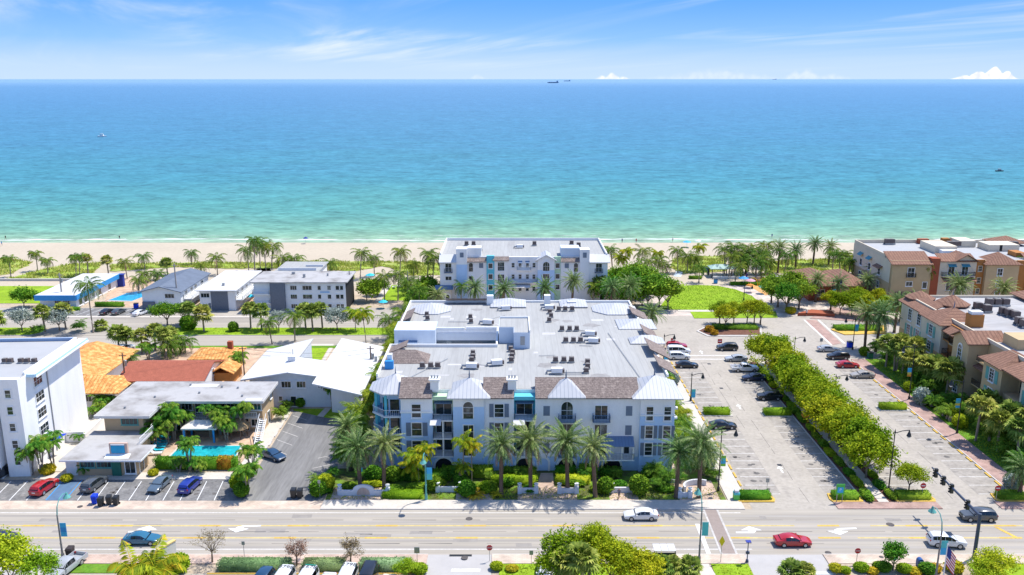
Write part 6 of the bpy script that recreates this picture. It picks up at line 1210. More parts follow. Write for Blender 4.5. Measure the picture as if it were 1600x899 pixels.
for i, (px, py) in enumerate(((742, 777), (775, 776))):
    x, y = G(px, py); random.seed(i); V, F = [], []
    for k in range(22): frond(V, F, (0, 0, .1), k * 2.4, rnd(.4, 1.1), 1.5, 1.1, 8, .28, .09, .0, vee=.1)
    o = bpy.data.objects.new('golden_rosette_plant', npmesh('golden_rosette', V2np(V), np.array(F), L_gold)); COL.objects.link(o); o.location = (x, y, .1); o.scale = (1.2, 1.2, 1.2) if i == 0 else (.8, .8, .8); tag(o, ['large golden rosette plant beside the sidewalk bench', 'smaller golden rosette plant by the urn wall'][i], 'plant')
# areca palms screening the west side of the condominium and greens on its east side
for i in range(15):
    random.seed(500 + i); y = 124 + i * 4.9; x = -24.9 + rnd(-.5, .5) - (1.6 if y < 142 else 0)
    o = shrub(CL[i % 3], x, y, 'yellow green clumping palm screening the west side, %s from the road' % ORD[i], 'areca_palm', 'palm clump', 'palm clumps on the west side', (1.5, 1.5, 1.7 if y < 140 else 2.0), rz=rnd(0, 6))
for i in range(9):
    random.seed(540 + i); y = 126 + i * 4.4; x = 29.0 + rnd(-.5, .5)
    shrub((CL if i % 2 else CLd)[i % 2], x, y, 'leafy palm clump along the east wall, %s from the road' % ORD[i], 'areca_palm', 'palm clump', 'palm clumps on the east side', (1.35,) * 3, rz=rnd(0, 6))
for i, (px, py, s, k) in enumerate(((1020, 752, .95, 0), (1030, 765, .8, 1), (1045, 760, .9, 0), (1115, 748, .7, 1), (500, 760, .8, 1), (640, 562, .9, 0))):
    x, y = G(px, py); shrub(CLd[k], x, y, 'dark tropical clump in the condominium grounds, %s of six' % ORD[i], 'tropical_clump', 'plant', 'tropical clumps', (s,) * 3, rz=i)
for i, (px, py, s) in enumerate(((1435, 640, .9), (1455, 655, 1.0), (1530, 690, 1.1), (1550, 715, 1.2), (1565, 735, 1.2), (1590, 745, 1.2), (1415, 625, .8), (1500, 640, 1.0), (1470, 615, 1.0), (1400, 600, .9))):
    x, y = G(px, py); shrub(CLd[i % 2], x + 2.5, y, 'dark shrub palm filling the bed by the clay roof apartments, %s of ten' % ORD[i], 'tropical_clump', 'plant', 'shrub palms by the clay roof apartments', (s,) * 3, rz=i)
for i, (px, py, s) in enumerate(((55, 518, .9), (62, 524, .8), (125, 518, 1.0), (445, 600 + 45, .8), (437, 655, .8), (448, 640, .7), (205, 660, .8), (290, 655, .9), (1390, 470, .8))):
    x, y = G(px, py); shrub((CLs + CLd)[i % 3], x, y, 'low leafy palm clump left of the blue condominium, %s of nine' % ORD[i] if i < 8 else 'low leafy palm clump behind the brick plaza', 'tropical_clump', 'plant', 'low palm clumps', (s,) * 3, rz=i)
for i in range(34):
    random.seed(700 + i); x, y = (55.75 if i % 2 else 52.35) + rnd(-.2, .2), 114.8 + (i // 2) * 3.55 + rnd(-.5, .5); shrub((SB_dark, SB[0], SB_lime[0])[(i * 7) % 3], x, y, 'low shrub on the %s side of the median path, %s from the road' % (('sidewalk lot', 'eastern lot')[i % 2], ORD[i // 2]), 'shrub', 'shrub', 'median shrubs', (rnd(.6, .85), rnd(1.2, 1.9), rnd(.35, .6)), rz=rnd(-.1, .1))
for i in range(16):
    random.seed(760 + i); px = 512 + i * 35; x, _ = G(px, 760); y = 116.4 + (i % 3) * .9
    if not 835 < px < 868: shrub((SB_dark, SB[1], SB_lime[1], SB_dark)[i % 4], x, y, 'spreading low plant in the condominium garden bed, %s from the left' % ORD[i], 'shrub', 'shrub', 'garden bed plants', (rnd(1.0, 1.6), rnd(.8, 1.1), rnd(.4, .7)), rz=rnd(-.2, .2))
for i in range(12):
    random.seed(790 + i); px = 520 + i * 49; x, _ = G(px, 745)
    if not 835 < px < 868: shrub(CLd[i % 2], x, 119.8 + rnd(0, 1.2), 'arching green palm clump against the condominium base, %s from the left' % ORD[i], 'tropical_clump', 'plant', 'clumps at the condominium base', (.62, .62, .62), rz=rnd(0, 6))
hedge(54.5 + 0, 58.5, 255.0, 256.2, .9, 'clipped hedge at the beach entrance'); hedge(65, 78, 247, 248.2, .9, 'hedge along the playground path')
# sea oats and grasses over the dunes, turf blades on the near lawns
def scatter(poly, n, rng):
    P = np.array(poly); lo, hi = P.min(0), P.max(0); out = np.zeros((0, 2))
    while len(out) < n:
        q = rng.uniform(lo, hi, (n * 2, 2)); ins = np.zeros(len(q), bool); j = len(P) - 1
        for i in range(len(P)):
            c = ((P[i, 1] > q[:, 1]) != (P[j, 1] > q[:, 1])) & (q[:, 0] < (P[j, 0] - P[i, 0]) * (q[:, 1] - P[i, 1]) / (P[j, 1] - P[i, 1] + 1e-9) + P[i, 0]); ins ^= c; j = i
        out = np.vstack([out, q[ins]])
    return out[:n]
def tufts(name, polys, per, m, hh, z, seed, clump=0., wide=.1):
    rng = np.random.default_rng(seed); pts = []
    for q in polys:
        P = np.array(q); area = abs(np.sum(P[:, 0] * np.roll(P[:, 1], -1) - np.roll(P[:, 0], -1) * P[:, 1])) / 2; pts.append(scatter(q, int(area * per), rng))
    p = np.vstack(pts); n = len(p)
    if clump: d = np.sin(p[:, 0] * .55 + 2 * np.sin(p[:, 1] * .3)) + np.sin(p[:, 1] * .8 + p[:, 0] * .21) + rng.normal(size=n) * .6; p = p[d > -clump]; n = len(p)
    a = rng.uniform(0, 6.28, n); h = hh * rng.uniform(.5, 1.3, n); l = rng.normal(size=(n, 2)) * .4; w = wide * rng.uniform(.6, 1.4, n)
    b = np.stack([p[:, 0], p[:, 1], np.full(n, z)], 1); s = np.stack([np.cos(a) * w, np.sin(a) * w, np.zeros(n)], 1); tip = b + np.stack([l[:, 0] * h, l[:, 1] * h, h], 1)
    V = np.stack([b - s, b + s, tip + s * .3, tip - s * .3], 1).reshape(-1, 3); o = bpy.data.objects.new(name, npmesh(name, V, np.arange(4 * n).reshape(n, 4), m)); COL.objects.link(o); return o
o = tufts('dune_grass', [GP(q) for q in (D1, D2, D3, D4, D5)], 9., L_dunet, .55, .2, 5, .5, .16); tag(o, 'yellow green sea oats covering the dunes behind the beach', 'grass', kind='stuff')
o = tufts('lawn_grass', [oval, rect(-114 - 200, -114.5, 196.3, 202.2), rect(-88.5, -23.6, 196.3, 202.2)], 8., L_turf, .12, .1, 6, 0, .1); tag(o, 'bright mown grass of the oval lawn and boulevard median', 'grass', kind='stuff')
slab('lawn', rect(25.3, 30.0, 86, 96.7), .10, M_lawn); slab('lawn', rect(-1.6, 5.4, 86, 96.7), .10, M_lawn); slab('lawn', rect(41, 56, 86, 96.7), .09, M_soil); slab('kerb_edge', [(40.3, 96.7), (40.9, 96.7), (44, 90), (43.4, 90)], .16, M_yell)
o = tufts('garden_grass', [rect(25.4, 30.0, 88, 96.6), rect(-1.6, 5.4, 88, 96.6), rect(77.8, 84, 112, 178), rect(-27, 31, 113.8, 117.5)], 16., L_turf, .14, .08, 8, 0, .07); tag(o, 'mown grass of the small lawns beside the walks', 'grass', kind='stuff')
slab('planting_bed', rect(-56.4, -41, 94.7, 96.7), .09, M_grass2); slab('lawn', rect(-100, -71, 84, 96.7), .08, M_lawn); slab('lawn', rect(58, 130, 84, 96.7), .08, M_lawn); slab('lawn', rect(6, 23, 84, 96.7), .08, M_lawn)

for i, (px, py, r, ms) in enumerate(((1345, 893, .8, SB_lime[0]), (1362, 896, .7, SB_gold), (1380, 893, .8, SB[0]), (1412, 895, .8, SB_lime[1]), (1428, 897, .8, SB_gold), (1448, 897, .9, SB[1]), (1320, 896, .6, SB_lime[1]), (1372, 889, .6, SB_dark), (800, 892, .7, SB_gold), (776, 890, .7, SB_lime[0]), (640, 892, .9, SB_gold), (655, 896, .9, SB_lime[1]))):
    x, y = G(px, py); shrub(ms, x, y, 'low mixed shrub in the planting bed below the near pavement, %s of twelve' % ORD[i], 'shrub', 'shrub', 'near bed shrubs', (r * 1.2, r, r * .8))
for i in range(9):
    random.seed(830 + i); y = 181 - i * 6.2; shrub(CLd[i % 2], 81.5 + rnd(-1, 2.5), y, 'tall palm clump between the lawn and clay roof apartments, %s from the far end' % ORD[i], 'tropical_clump', 'plant', 'tall clumps by the clay roof apartments', (1.15, 1.15, 1.2), rz=rnd(0, 6))
row('coco', [(700, 470, 440, .9), (720, 478, 448, .8), (640, 478, 445), (655, 490, 455), (630, 520, 490), (645, 505, 478), (615, 530, 500)], 'palm crowding the west flank between the condominiums, %s from the left', 'palms on the west flank', 1.25)
row('sabal', [(935, 475, 440), (925, 480, 450, 1., 'coco'), (1092, 442, 420, .9, 'coco'), (1148, 444, 418, 1., 'coco'), (1180, 440, 412, 1., 'coco'), (1190, 436, 405, 1., 'coco'), (1225, 432, 400, 1., 'coco'), (1138, 436, 402, 1., 'coco'), (1300, 430, 398, 1., 'coco'), (1322, 446, 410, 1., 'coco')], 'palm filling the grove between lawn and beach, %s from the left', 'palms between lawn and beach', 1.3)
# ================================================================== vehicles
M_tyre = mat('tyre', (.016, .016, .017), .8, .1); M_rim = mat('alloy', (.42, .43, .45), .35, .05, metal=.5); M_cglass = mat('car_glass', (.012, .016, .022), .05, .1, spec=.7); M_tail = mat('tail_lamp', (.35, .01, .012), .3, .05); M_head = mat('head_lamp', (.65, .66, .68), .15, .05, spec=.8); M_plastic = mat('car_trim', (.02, .02, .022), .6, .1)
def paint(n, c): return mat('car_paint_' + n, c, .28, .02, .6, spec=.5, coat=.7)
PAINT = dict(white=paint('white', (.72, .73, .74)), silver=paint('silver', (.40, .42, .44)), black=paint('black', (.012, .013, .016)), navy=paint('navy', (.015, .022, .06)), red=paint('red', (.42, .012, .018)), teal=paint('teal', (.02, .13, .22)), grey=paint('grey', (.075, .085, .095)), blue=paint('blue', (.012, .03, .26)), slate=paint('slate', (.09, .13, .17)), greenw=paint('green', (.0, .19, .11)), tan=paint('tan', (.36, .33, .28)), deepblue=paint('deepblue', (.012, .05, .11)))
# station lists: x, half width, z bottom, z shoulder, half roof width, z roof  (nose at +x)
KIND = {
 'sedan': dict(L=4.85, wb=(1.42, -1.38), r=.34, st=[(2.42, .62, .35, .55, .5, .60), (2.28, .80, .22, .64, .62, .70), (1.75, .90, .2, .76, .74, .84), (.95, .92, .2, .86, .80, .93), (.15, .92, .2, .90, .66, 1.40), (-.45, .92, .2, .92, .65, 1.46), (-1.15, .92, .2, .93, .62, 1.38), (-1.85, .90, .22, .95, .72, 1.02), (-2.28, .84, .26, .88, .68, .97), (-2.42, .70, .38, .70, .56, .84)], win=(3, 6), ws=(3, 4), bk=(6, 7)),
 'suv': dict(L=4.75, wb=(1.42, -1.38), r=.38, st=[(2.36, .66, .40, .70, .56, .78), (2.24, .84, .26, .86, .68, .94), (1.75, .93, .24, .96, .78, 1.04), (1.12, .95, .24, 1.02, .82, 1.11), (.30, .95, .24, 1.06, .70, 1.64), (-.50, .95, .24, 1.07, .70, 1.72), (-1.50, .95, .24, 1.07, .68, 1.69), (-2.02, .94, .26, 1.06, .64, 1.58), (-2.28, .88, .30, 1.02, .72, 1.14), (-2.38, .76, .42, .80, .62, .95)], win=(3, 7), ws=(3, 4), bk=(7, 8)),
 'van': dict(L=5.3, wb=(1.6, -1.6), r=.37, st=[(2.64, .70, .38, .72, .58, .85), (2.5, .90, .26, .92, .74, 1.02), (2.0, .97, .24, 1.02, .84, 1.12), (1.55, .98, .24, 1.08, .86, 1.22), (.75, .98, .24, 1.10, .78, 1.86), (-.2, .98, .24, 1.10, .78, 1.95), (-1.6, .98, .24, 1.10, .78, 1.95), (-2.35, .97, .26, 1.08, .74, 1.90), (-2.58, .93, .3, 1.04, .8, 1.30), (-2.66, .84, .4, .8, .7, 1.0)], win=(3, 7), ws=(3, 4), bk=(7, 8)),
 'pickup': dict(L=5.7, wb=(1.85, -1.6), r=.40, st=[(2.84, .72, .45, .78, .62, .9), (2.7, .92, .32, .95, .76, 1.04), (2.1, .99, .30, 1.04, .84, 1.12), (1.35, 1.0, .30, 1.10, .86, 1.18), (.65, 1.0, .30, 1.12, .74, 1.76), (.0, 1.0, .30, 1.12, .74, 1.84), (-.65, 1.0, .30, 1.12, .72, 1.80), (-.85, 1.0, .30, 1.12, .86, 1.16)], win=(3, 6), ws=(3, 4), bk=(6, 7), bed=True)}
def carparts(kind):
    K = KIND[kind]; st = K['st']; rings = []
    for x, w, zb, zs, wr, zr in st:
        h = [(w * .86, zb), (w * .98, zb + .14), (w, (zb + zs) / 2), (w * .965, zs), (wr + .04, zs + (zr - zs) * .86), (wr * .82, zr)]
        rings.append([(x, -a, z) for a, z in h] + [(x, a, z) for a, z in h[::-1]])
    b = MB(); n = 12; V = [p for r_ in rings for p in r_]; F = []
    for i in range(len(st) - 1):
        for k in range(n): F.append((i * n + k, (i + 1) * n + k, (i + 1) * n + (k + 1) % n, i * n + (k + 1) % n))
    F.append(tuple(range(n))); F.append(tuple((len(st) - 1) * n + k for k in range(n - 1, -1, -1))); b.add(V, F)
    if K.get('bed'):
        b.box(-2.84, -.85, -.99, -.90, .5, 1.12).box(-2.84, -.85, .90, .99, .5, 1.12).box(-2.84, -2.76, -.90, .90, .5, 1.10).box(-2.76, -.85, -.90, .90, .5, .66)
    x = st[K['ws'][0]][0] - .25
    for s in (-1, 1): b.box(x - .1, x + .1, s * 1.06 - .09, s * 1.06 + .09, .98 if kind != 'sedan' else .88, 1.16 if kind != 'sedan' else 1.03)
    def P(i, k, t=0.): r0 = rings[i][k]; return Vector(r0)
    g = MB()
    def pane(c4, inset=.08, off=.018):
        c4 = [Vector(p) for p in c4]; ce = sum(c4, Vector()) / 4; nrm = (c4[1] - c4[0]).cross(c4[3] - c4[0]).normalized()
        if nrm.dot(ce - Vector((ce.x * .9, 0, .9))) < 0: nrm = -nrm
        if nrm.z < -.2: nrm = -nrm
        q = [p.lerp(ce, inset) + nrm * off for p in c4]; g.add([tuple(p) for p in q], [(0, 1, 2, 3), (3, 2, 1, 0)])
    w0, w1 = K['ws']; pane([P(w0, 4).lerp(P(w0, 3), .0), P(w1, 4), P(w1, 7), P(w0, 7)], .06); a, c = K['bk']; pane([P(a, 4), P(c, 4), P(c, 7), P(a, 7)], .10)
    i0, i1 = K['win']
    for s in (3, 8):
        t = 4 if s == 3 else 7
        ids = list(range(i0, i1))
        for j, i in enumerate(ids):
            A_, B_, C_, D_ = P(i, s), P(i + 1, s), P(i + 1, t), P(i, t); pane([A_.lerp(D_, .06), B_.lerp(C_, .06), C_, D_], .07, .02)
    return b, g, K
CAR = {}
def car_proto(kind, col):
    key = (kind, col)
    if key not in CAR:
        b, g, K = carparts(kind); me = []
        def m_(bb, name, mt, smooth=False):
            q = bpy.data.meshes.new(name); q.from_pydata([tuple(v) for v in bb.v], [], bb.f); q.materials.append(mt)
            if smooth: q.polygons.foreach_set('use_smooth', [True] * len(bb.f)); q.update()
            return q
        body = m_(b, 'car_body', PAINT[col], True); body.set_sharp_from_angle(angle=R(32)); glass = m_(g, 'car_glass', M_cglass); r = K['r']
        ty = MB(); ty.tube([(0, -.11, 0), (0, .11, 0)], r, 16); tm = m_(ty, 'tyre', M_tyre); ri = MB(); ri.tube([(0, -.125, 0), (0, .125, 0)], r * .64, 10); rm = m_(ri, 'rim', M_rim)
        x0 = K['st'][1][0]; w_ = K['st'][1][1]; hz = K['st'][1][3] - .06; hl = MB(); hl.box(-.16, .10, -.17, .17, -.07, .06); hm = m_(hl, 'headlight', M_head)
        xe = -K['L'] / 2; tl = MB(); tl.box(-.04, .14, -.14, .14, -.1, .1); tm2 = m_(tl, 'taillight', M_tail); zt = .95 if kind != 'sedan' else .80
        CAR[key] = (body, glass, tm, rm, hm, tm2, K, x0, w_, hz, xe, zt)
    return CAR[key]
CARBOX = []
def car(px, py, head, kind, col, label, cat='car', name=None, roof=None, text=None, xy=None, extra=None):
    body, glass, tm, rm, hm, tm2, K, x0, w_, hz, xe, zt = car_proto(kind, col); x, y = xy or G(px, py)
    nm = name or {'sedan': 'sedan_car', 'suv': 'suv_car', 'van': 'passenger_van', 'pickup': 'pickup_truck'}[kind]
    t = thing(nm, label, cat, (x, y, .02), R(head), 'cars on the road and in the car parks')
    obj_mesh('body', body, t); obj_mesh('glass', glass, t)
    for wx_ in K['wb']:
        for s in (-1, 1): wv = K['st'][3][1] - .11; q = obj_mesh('wheel', tm, t, (wx_, s * wv, K['r'])); obj_mesh('rim', rm, q)
    for s in (-1, 1): obj_mesh('headlight', hm, t, (x0 - .02, s * (w_ - .2), hz)); obj_mesh('taillight', tm2, t, (xe + .06, s * (K['st'][-2 if not K.get('bed') else -1][1] - .16), zt))
    nz_ = K['L'] / 2; MB().box(nz_ - .10, nz_ + .015, -.5, .5, .36, .56).build('grille', M_plastic, t, local=True); MB().box(xe - .02, xe + .02, -.26, .26, zt - .22, zt - .08).build('licence_plate', M_head, t, local=True)
    if roof: MB().add([(a, c, K['st'][5][5] + .012) for a, c in roof[1]], [(0, 1, 2, 3)]).build('roof_panel', roof[0], t, local=True)
    if text:
        cu = bpy.data.curves.new('t', 'FONT'); cu.body = text[0]; cu.size = .95; cu.align_x = 'CENTER'; cu.align_y = 'CENTER'; cu.extrude = .002; to = bpy.data.objects.new('t', cu); COL.objects.link(to)
        bpy.context.view_layer.update(); dg = bpy.context.evaluated_depsgraph_get(); me = bpy.data.meshes.new_from_object(to.evaluated_get(dg)); me.materials.clear(); me.materials.append(M_black); bpy.data.objects.remove(to)
        obj_mesh('roof_number', me, t, (text[1], 0, text[3]), (1, 1, 1), R(text[2]))
    if extra: extra(t)
    return t
sr = lambda t: MB().add([(-.1, -.45, 1.728), (.6, -.45, 1.70), (.6, .45, 1.70), (-.1, .45, 1.728)], [(0, 1, 2, 3)]).build('sunroof', M_cglass, t, local=True)
car(3, 846, 0, 'sedan', 'navy', 'dark navy sedan driving at the left edge of the main road')
car(223, 848, 0, 'sedan', 'teal', 'teal blue sedan driving right on the main road')
car(1001, 810, 180, 'sedan', 'white', 'white sedan driving left before the blue condominium')
car(1238, 851, 0, 'sedan', 'red', 'red sedan driving right on the main road')
car(1478, 852, -7, 'suv', 'white', 'white suv with black glass roof at the traffic signal', extra=sr)
car(1527, 812, 178, 'suv', 'grey', 'dark grey suv driving left under the signal mast arm')
car(70, 767, 82, 'suv', 'red', 'red suv in the motel bay next to the blue accessible stall'); car(148, 762, 82, 'suv', 'grey', 'grey suv in the motel bay before the office')
car(250, 762, 263, 'sedan', 'slate', 'grey green sedan backed into a bay before the pool hedge'); car(298, 764, 82, 'suv', 'blue', 'bright blue hatchback in the bay before the pool hedge', name='hatchback_car')
car(427, 716, -35, 'sedan', 'deepblue', 'dark blue sedan in the condominium drive'); car(2, 745, 82, 'van', 'black', 'dark vehicle under the white tower at the left edge')
car(1057, 545, 0, 'suv', 'red', 'dark red suv at the far end of the west bays'); car(1060, 553, 0, 'van', 'white', 'white van between the red suv and the white suv'); car(1061, 561, 0, 'suv', 'white', 'white suv beside the black sedan in the west bays'); car(1073, 574, 0, 'sedan', 'black', 'black sedan nearest in the west bays group')
car(1136, 547, 180, 'suv', 'black', 'black hatchback at the far end of the tree side bays', name='hatchback_car'); car(1150, 564, 180, 'sedan', 'silver', 'silver sedan under the median trees'); car(1163, 580, 0, 'pickup', 'white', 'white pickup truck under the median trees', 'pickup truck'); car(1178, 594, 180, 'sedan', 'navy', 'dark navy sedan below the white pickup'); car(1202, 624, 180, 'suv', 'black', 'black suv beside the bright hedge across the lot')
car(1129, 669, 0, 'sedan', 'black', 'black coupe parked alone in the near west bays', name='coupe_car')
car(1294, 549, 0, 'sedan', 'silver', 'silver sedan at the far end of the eastern lot'); car(1309, 561, 180, 'suv', 'black', 'black suv between the silver and red cars'); car(1324, 574, 0, 'sedan', 'red', 'bright red coupe in the eastern lot', name='coupe_car'); car(1347, 590, 180, 'sedan', 'tan', 'silver beige sedan nearest in the eastern lot')
car(104, 893, 258, 'pickup', 'silver', 'silver pickup truck parked nose down below the road', 'pickup truck'); car(409, 917, 262, 'suv', 'deepblue', 'dark blue suv parked at the clipped hedge')
wr = [(-1.5, -.62), (.1, -.62), (.1, .62), (-1.5, .62)]
car(440, 921, 263, 'van', 'white', 'white marked suv with number, second in the row', 'police car', 'police_suv', text=('8798', -1.7, 90, 1.962)); car(477, 921, 263, 'van', 'white', 'white marked suv with green tailgate and number', 'police car', 'police_suv', text=('2678', -1.7, 90, 1.962), roof=(PAINT['greenw'], [(-2.3, -.66), (-2.05, -.66), (-2.05, .66), (-2.3, .66)])); car(508, 922, 265, 'sedan', 'white', 'white small car parked between the numbered suvs'); car(541, 917, 266, 'van', 'white', 'white numbered suv with green sides beside the yellow post', 'police car', 'police_suv', text=('2798', -1.7, 90, 1.962)); car(574, 914, 267, 'van', 'black', 'black passenger van parked at the clipped hedge')
car(604, 925, 268, 'sedan', 'white', 'white sedan cut by the bottom edge beside the van'); car(852, 902, 268, 'suv', 'white', 'white suv under the large near trees')
car(195, 549, 60, 'suv', 'white', 'white suv parked between the orange roofs'); car(220, 492, 70, 'sedan', 'white', 'white car parked behind the slate roof house'); car(168, 490, 82, 'sedan', 'black', 'dark car in the first beach parking bay'); car(186, 490, 82, 'sedan', 'grey', 'grey car in the second beach parking bay')
# a covered vehicle under the bare tree
x, y = G(326, 897); b = MB(); b.add([(-2, -.9, 0), (2, -.9, 0), (2, .9, 0), (-2, .9, 0), (-1.9, -.85, .8), (1.9, -.85, .7), (1.9, .85, .7), (-1.9, .85, .8), (-.9, -.6, 1.5), (.7, -.6, 1.45), (.7, .6, 1.45), (-.9, .6, 1.5)], [(0, 1, 5, 4), (1, 2, 6, 5), (2, 3, 7, 6), (3, 0, 4, 7), (4, 5, 9, 8), (5, 6, 10, 9), (6, 7, 11, 10), (7, 4, 8, 11), (8, 9, 10, 11)])
o = b.build('covered_car', mat('black_tarpaulin', (.02, .022, .03), .5, .3, 3, bump=.6, bscale=3), loc=(x, y, .02)); o.rotation_euler = (0, 0, R(35)); tag(o, 'vehicle under a black cover beneath the bare tree', 'car')
# ================================================================== roof plant
def condenser_proto():
    t = thing('air_conditioner', 'proto', 'air conditioner', (0, 0, 0)); MB().box(-.45, .45, -.45, .45, .3, 1.05).build('casing', M_cond, t, local=True); MB().lathe([(.40, 1.05), (.40, 1.10), (.1, 1.11)], 0, 0, 10).build('fan_guard', M_pole, t, local=True)
    MB().box(-.55, .55, -.5, -.38, 0, .28).build('stand', M_steel, t, local=True); MB().box(-.55, .55, .38, .5, 0, .28).build('stand', M_steel, t, local=True); return t
AC = condenser_proto(); KIDS[AC.name] = list(AC.children); acn = [0]; del LABELS['proto']
def ac(px, py, z, label, s=1., xy=None):
    x, y = xy or G(px, py, z); acn[0] += 1
    if acn[0] == 1: AC.location = (x, y, z); AC['label'] = label; AC['group'] = 'roof condensers'; AC.scale = (s,) * 3; LABELS[label] = 1; return AC
    return dup(AC, (x, y, z), rnd(-.04, .04), label, 'roof condensers', s)
for nm, pts in (('trio before the penthouse side', [(660, 575), (673, 575), (684, 575)]), ('back row by the skylight dome', [(873, 486), (883, 486), (894, 486)]), ('middle trio', [(878, 517), (890, 517), (901, 517)]), ('lower middle trio', [(884, 535), (896, 535), (907, 535)]), ('front right trio', [(868, 566), (881, 566), (893, 566)])):
    for i, (px, py) in enumerate(pts): ac(px, py, 12.95, 'dark condenser on the large grey roof, %s of the %s' % (ORD[i], nm), .9)
for nm, pts in (('left', [(668, 500), (667, 494)]), ('left centre', [(736, 505), (735, 498)]), ('front left', [(739, 561), (739, 555), (737, 566)]), ('penthouse side', [(799, 566), (800, 560), (801, 554), (798, 549)]), ('back', [(858, 503), (861, 496), (859, 490)]), ('front right', [(918, 576), (918, 569), (916, 583)])):
    for i, (px, py) in enumerate(pts): ac(px, py, 12.95, 'condenser in the %s stack on the large grey roof, %s from the front' % (nm, ORD[i]), .85)
for i, (px, py) in enumerate(((8, 567), (17, 567), (33, 567), (43, 567), (54, 567))): ac(px, py, 15.5, 'round topped condenser on the white tower roof, %s from the left' % ORD[i], .72)
for i, (px, py) in enumerate(((1545, 478), (1557, 478), (1570, 478), (1567, 492), (1576, 495), (1586, 498), (1592, 508), (1600, 512), (1527, 484), (1542, 488))): ac(px, py, 12.5, 'grey condenser on the clay roof block, %s of ten' % ORD[i], 1.5)
for i, (px, py) in enumerate(((1386, 382), (1393, 382), (1448, 386), (1455, 386), (1461, 386), (1482, 386), (1489, 386), (1496, 386), (1570, 387), (1578, 386), (1585, 386))): ac(px, py, 13, 'condenser on the beachside orange block roof, %s from the left' % ORD[i], 1.5)
for i, (px, py) in enumerate(((729, 384), (740, 384), (750, 392), (835, 384), (904, 386), (893, 383))): ac(px, py, 13, 'condenser on the twin condominium roof, %s from the left' % ORD[i], 1.2)
def duct(px, py, z, label, s=1.):
    x, y = G(px, py, z); t = thing('exhaust_unit', label, 'roof unit', (x, y, z), rnd(-.2, .2), 'white roof exhaust units'); b = MB(); b.box(-.9 * s, .9 * s, -.5 * s, .5 * s, .25, 1.0 * s); b.build('housing', M_condw, t, local=True); MB().tube([(-.9 * s, 0, .5 * s), (-1.6 * s, 0, .5 * s), (-1.7 * s, 0, .1)], .22 * s, 8).build('elbow_duct', M_steel, t, local=True); MB().box(.9 * s, 1.25 * s, -.3 * s, .3 * s, .2, .8 * s).build('motor', M_cond, t, local=True)
for i, (px, py) in enumerate(((737, 576), (776, 571), (870, 584), (790, 485), (762, 507), (922, 525), (927, 536), (893, 478), (858, 484), (812, 388))): duct(px, py, 12.95, 'white exhaust unit on a blue condominium roof, %s of ten' % ORD[i], 1.)
def vent(px, py, z, label, s=1.):
    x, y = G(px, py, z); b = MB(); b.lathe([(.12 * s, 0), (.12 * s, .6 * s), (.26 * s, .62 * s), (.22 * s, .85 * s), (.05, .95 * s)], 0, 0, 8); o = b.build('roof_vent', M_steel, loc=(x, y, z)); tag(o, label, 'roof vent', 'small roof vents')
for i, (px, py) in enumerate(((698, 496), (705, 496), (755, 558), (761, 557), (847, 552), (906, 552), (771, 497), (829, 505), (925, 480), (926, 487), (893, 507), (842, 597), (920, 594), (831, 502), (775, 490), (651, 503))): vent(px, py, 12.95, 'small metal vent pipe on the large grey roof, %s of sixteen' % ORD[i], 1.2)
for i, (px, py) in enumerate(((706, 391), (716, 386), (779, 390), (850, 387), (920, 388), (69, 557), (1410, 386), (1505, 480), (1508, 490), (1506, 496))): vent(px, py, 13 if px > 100 else 15.5, 'small vent on a distant flat roof, %s from the start' % ORD[i], 1.6)
x, y = G(810, 539, 12.95); o = MB().lathe([(1.3, 0), (1.2, .35), (.5, .7), (.1, .75)], 0, 0, 16).build('skylight_dome', mat('dome_acrylic', (.55, .66, .74), .25, .05), loc=(x, y, 12.95)); tag(o, 'pale skylight dome at the foot of the penthouse', 'skylight')
# roof pipework running between the units
o = MB().tube([G(868, 582, 13.1) + (13.1,), G(918, 582, 13.1) + (13.1,)], .07, 5).tube([G(868, 585, 13.1) + (13.1,), G(916, 585, 13.1) + (13.1,)], .05, 5).build('roof_pipe', M_steel); tag(o, 'thin twin pipes on the flat roof beside the front right units', 'pipe')
o = MB().tube([G(905, 516, 13.1) + (13.1,), G(918, 518, 13.1) + (13.1,)], .06, 5).build('roof_pipe', M_steel); tag(o, 'short thin pipe beside the middle condenser trio', 'pipe')
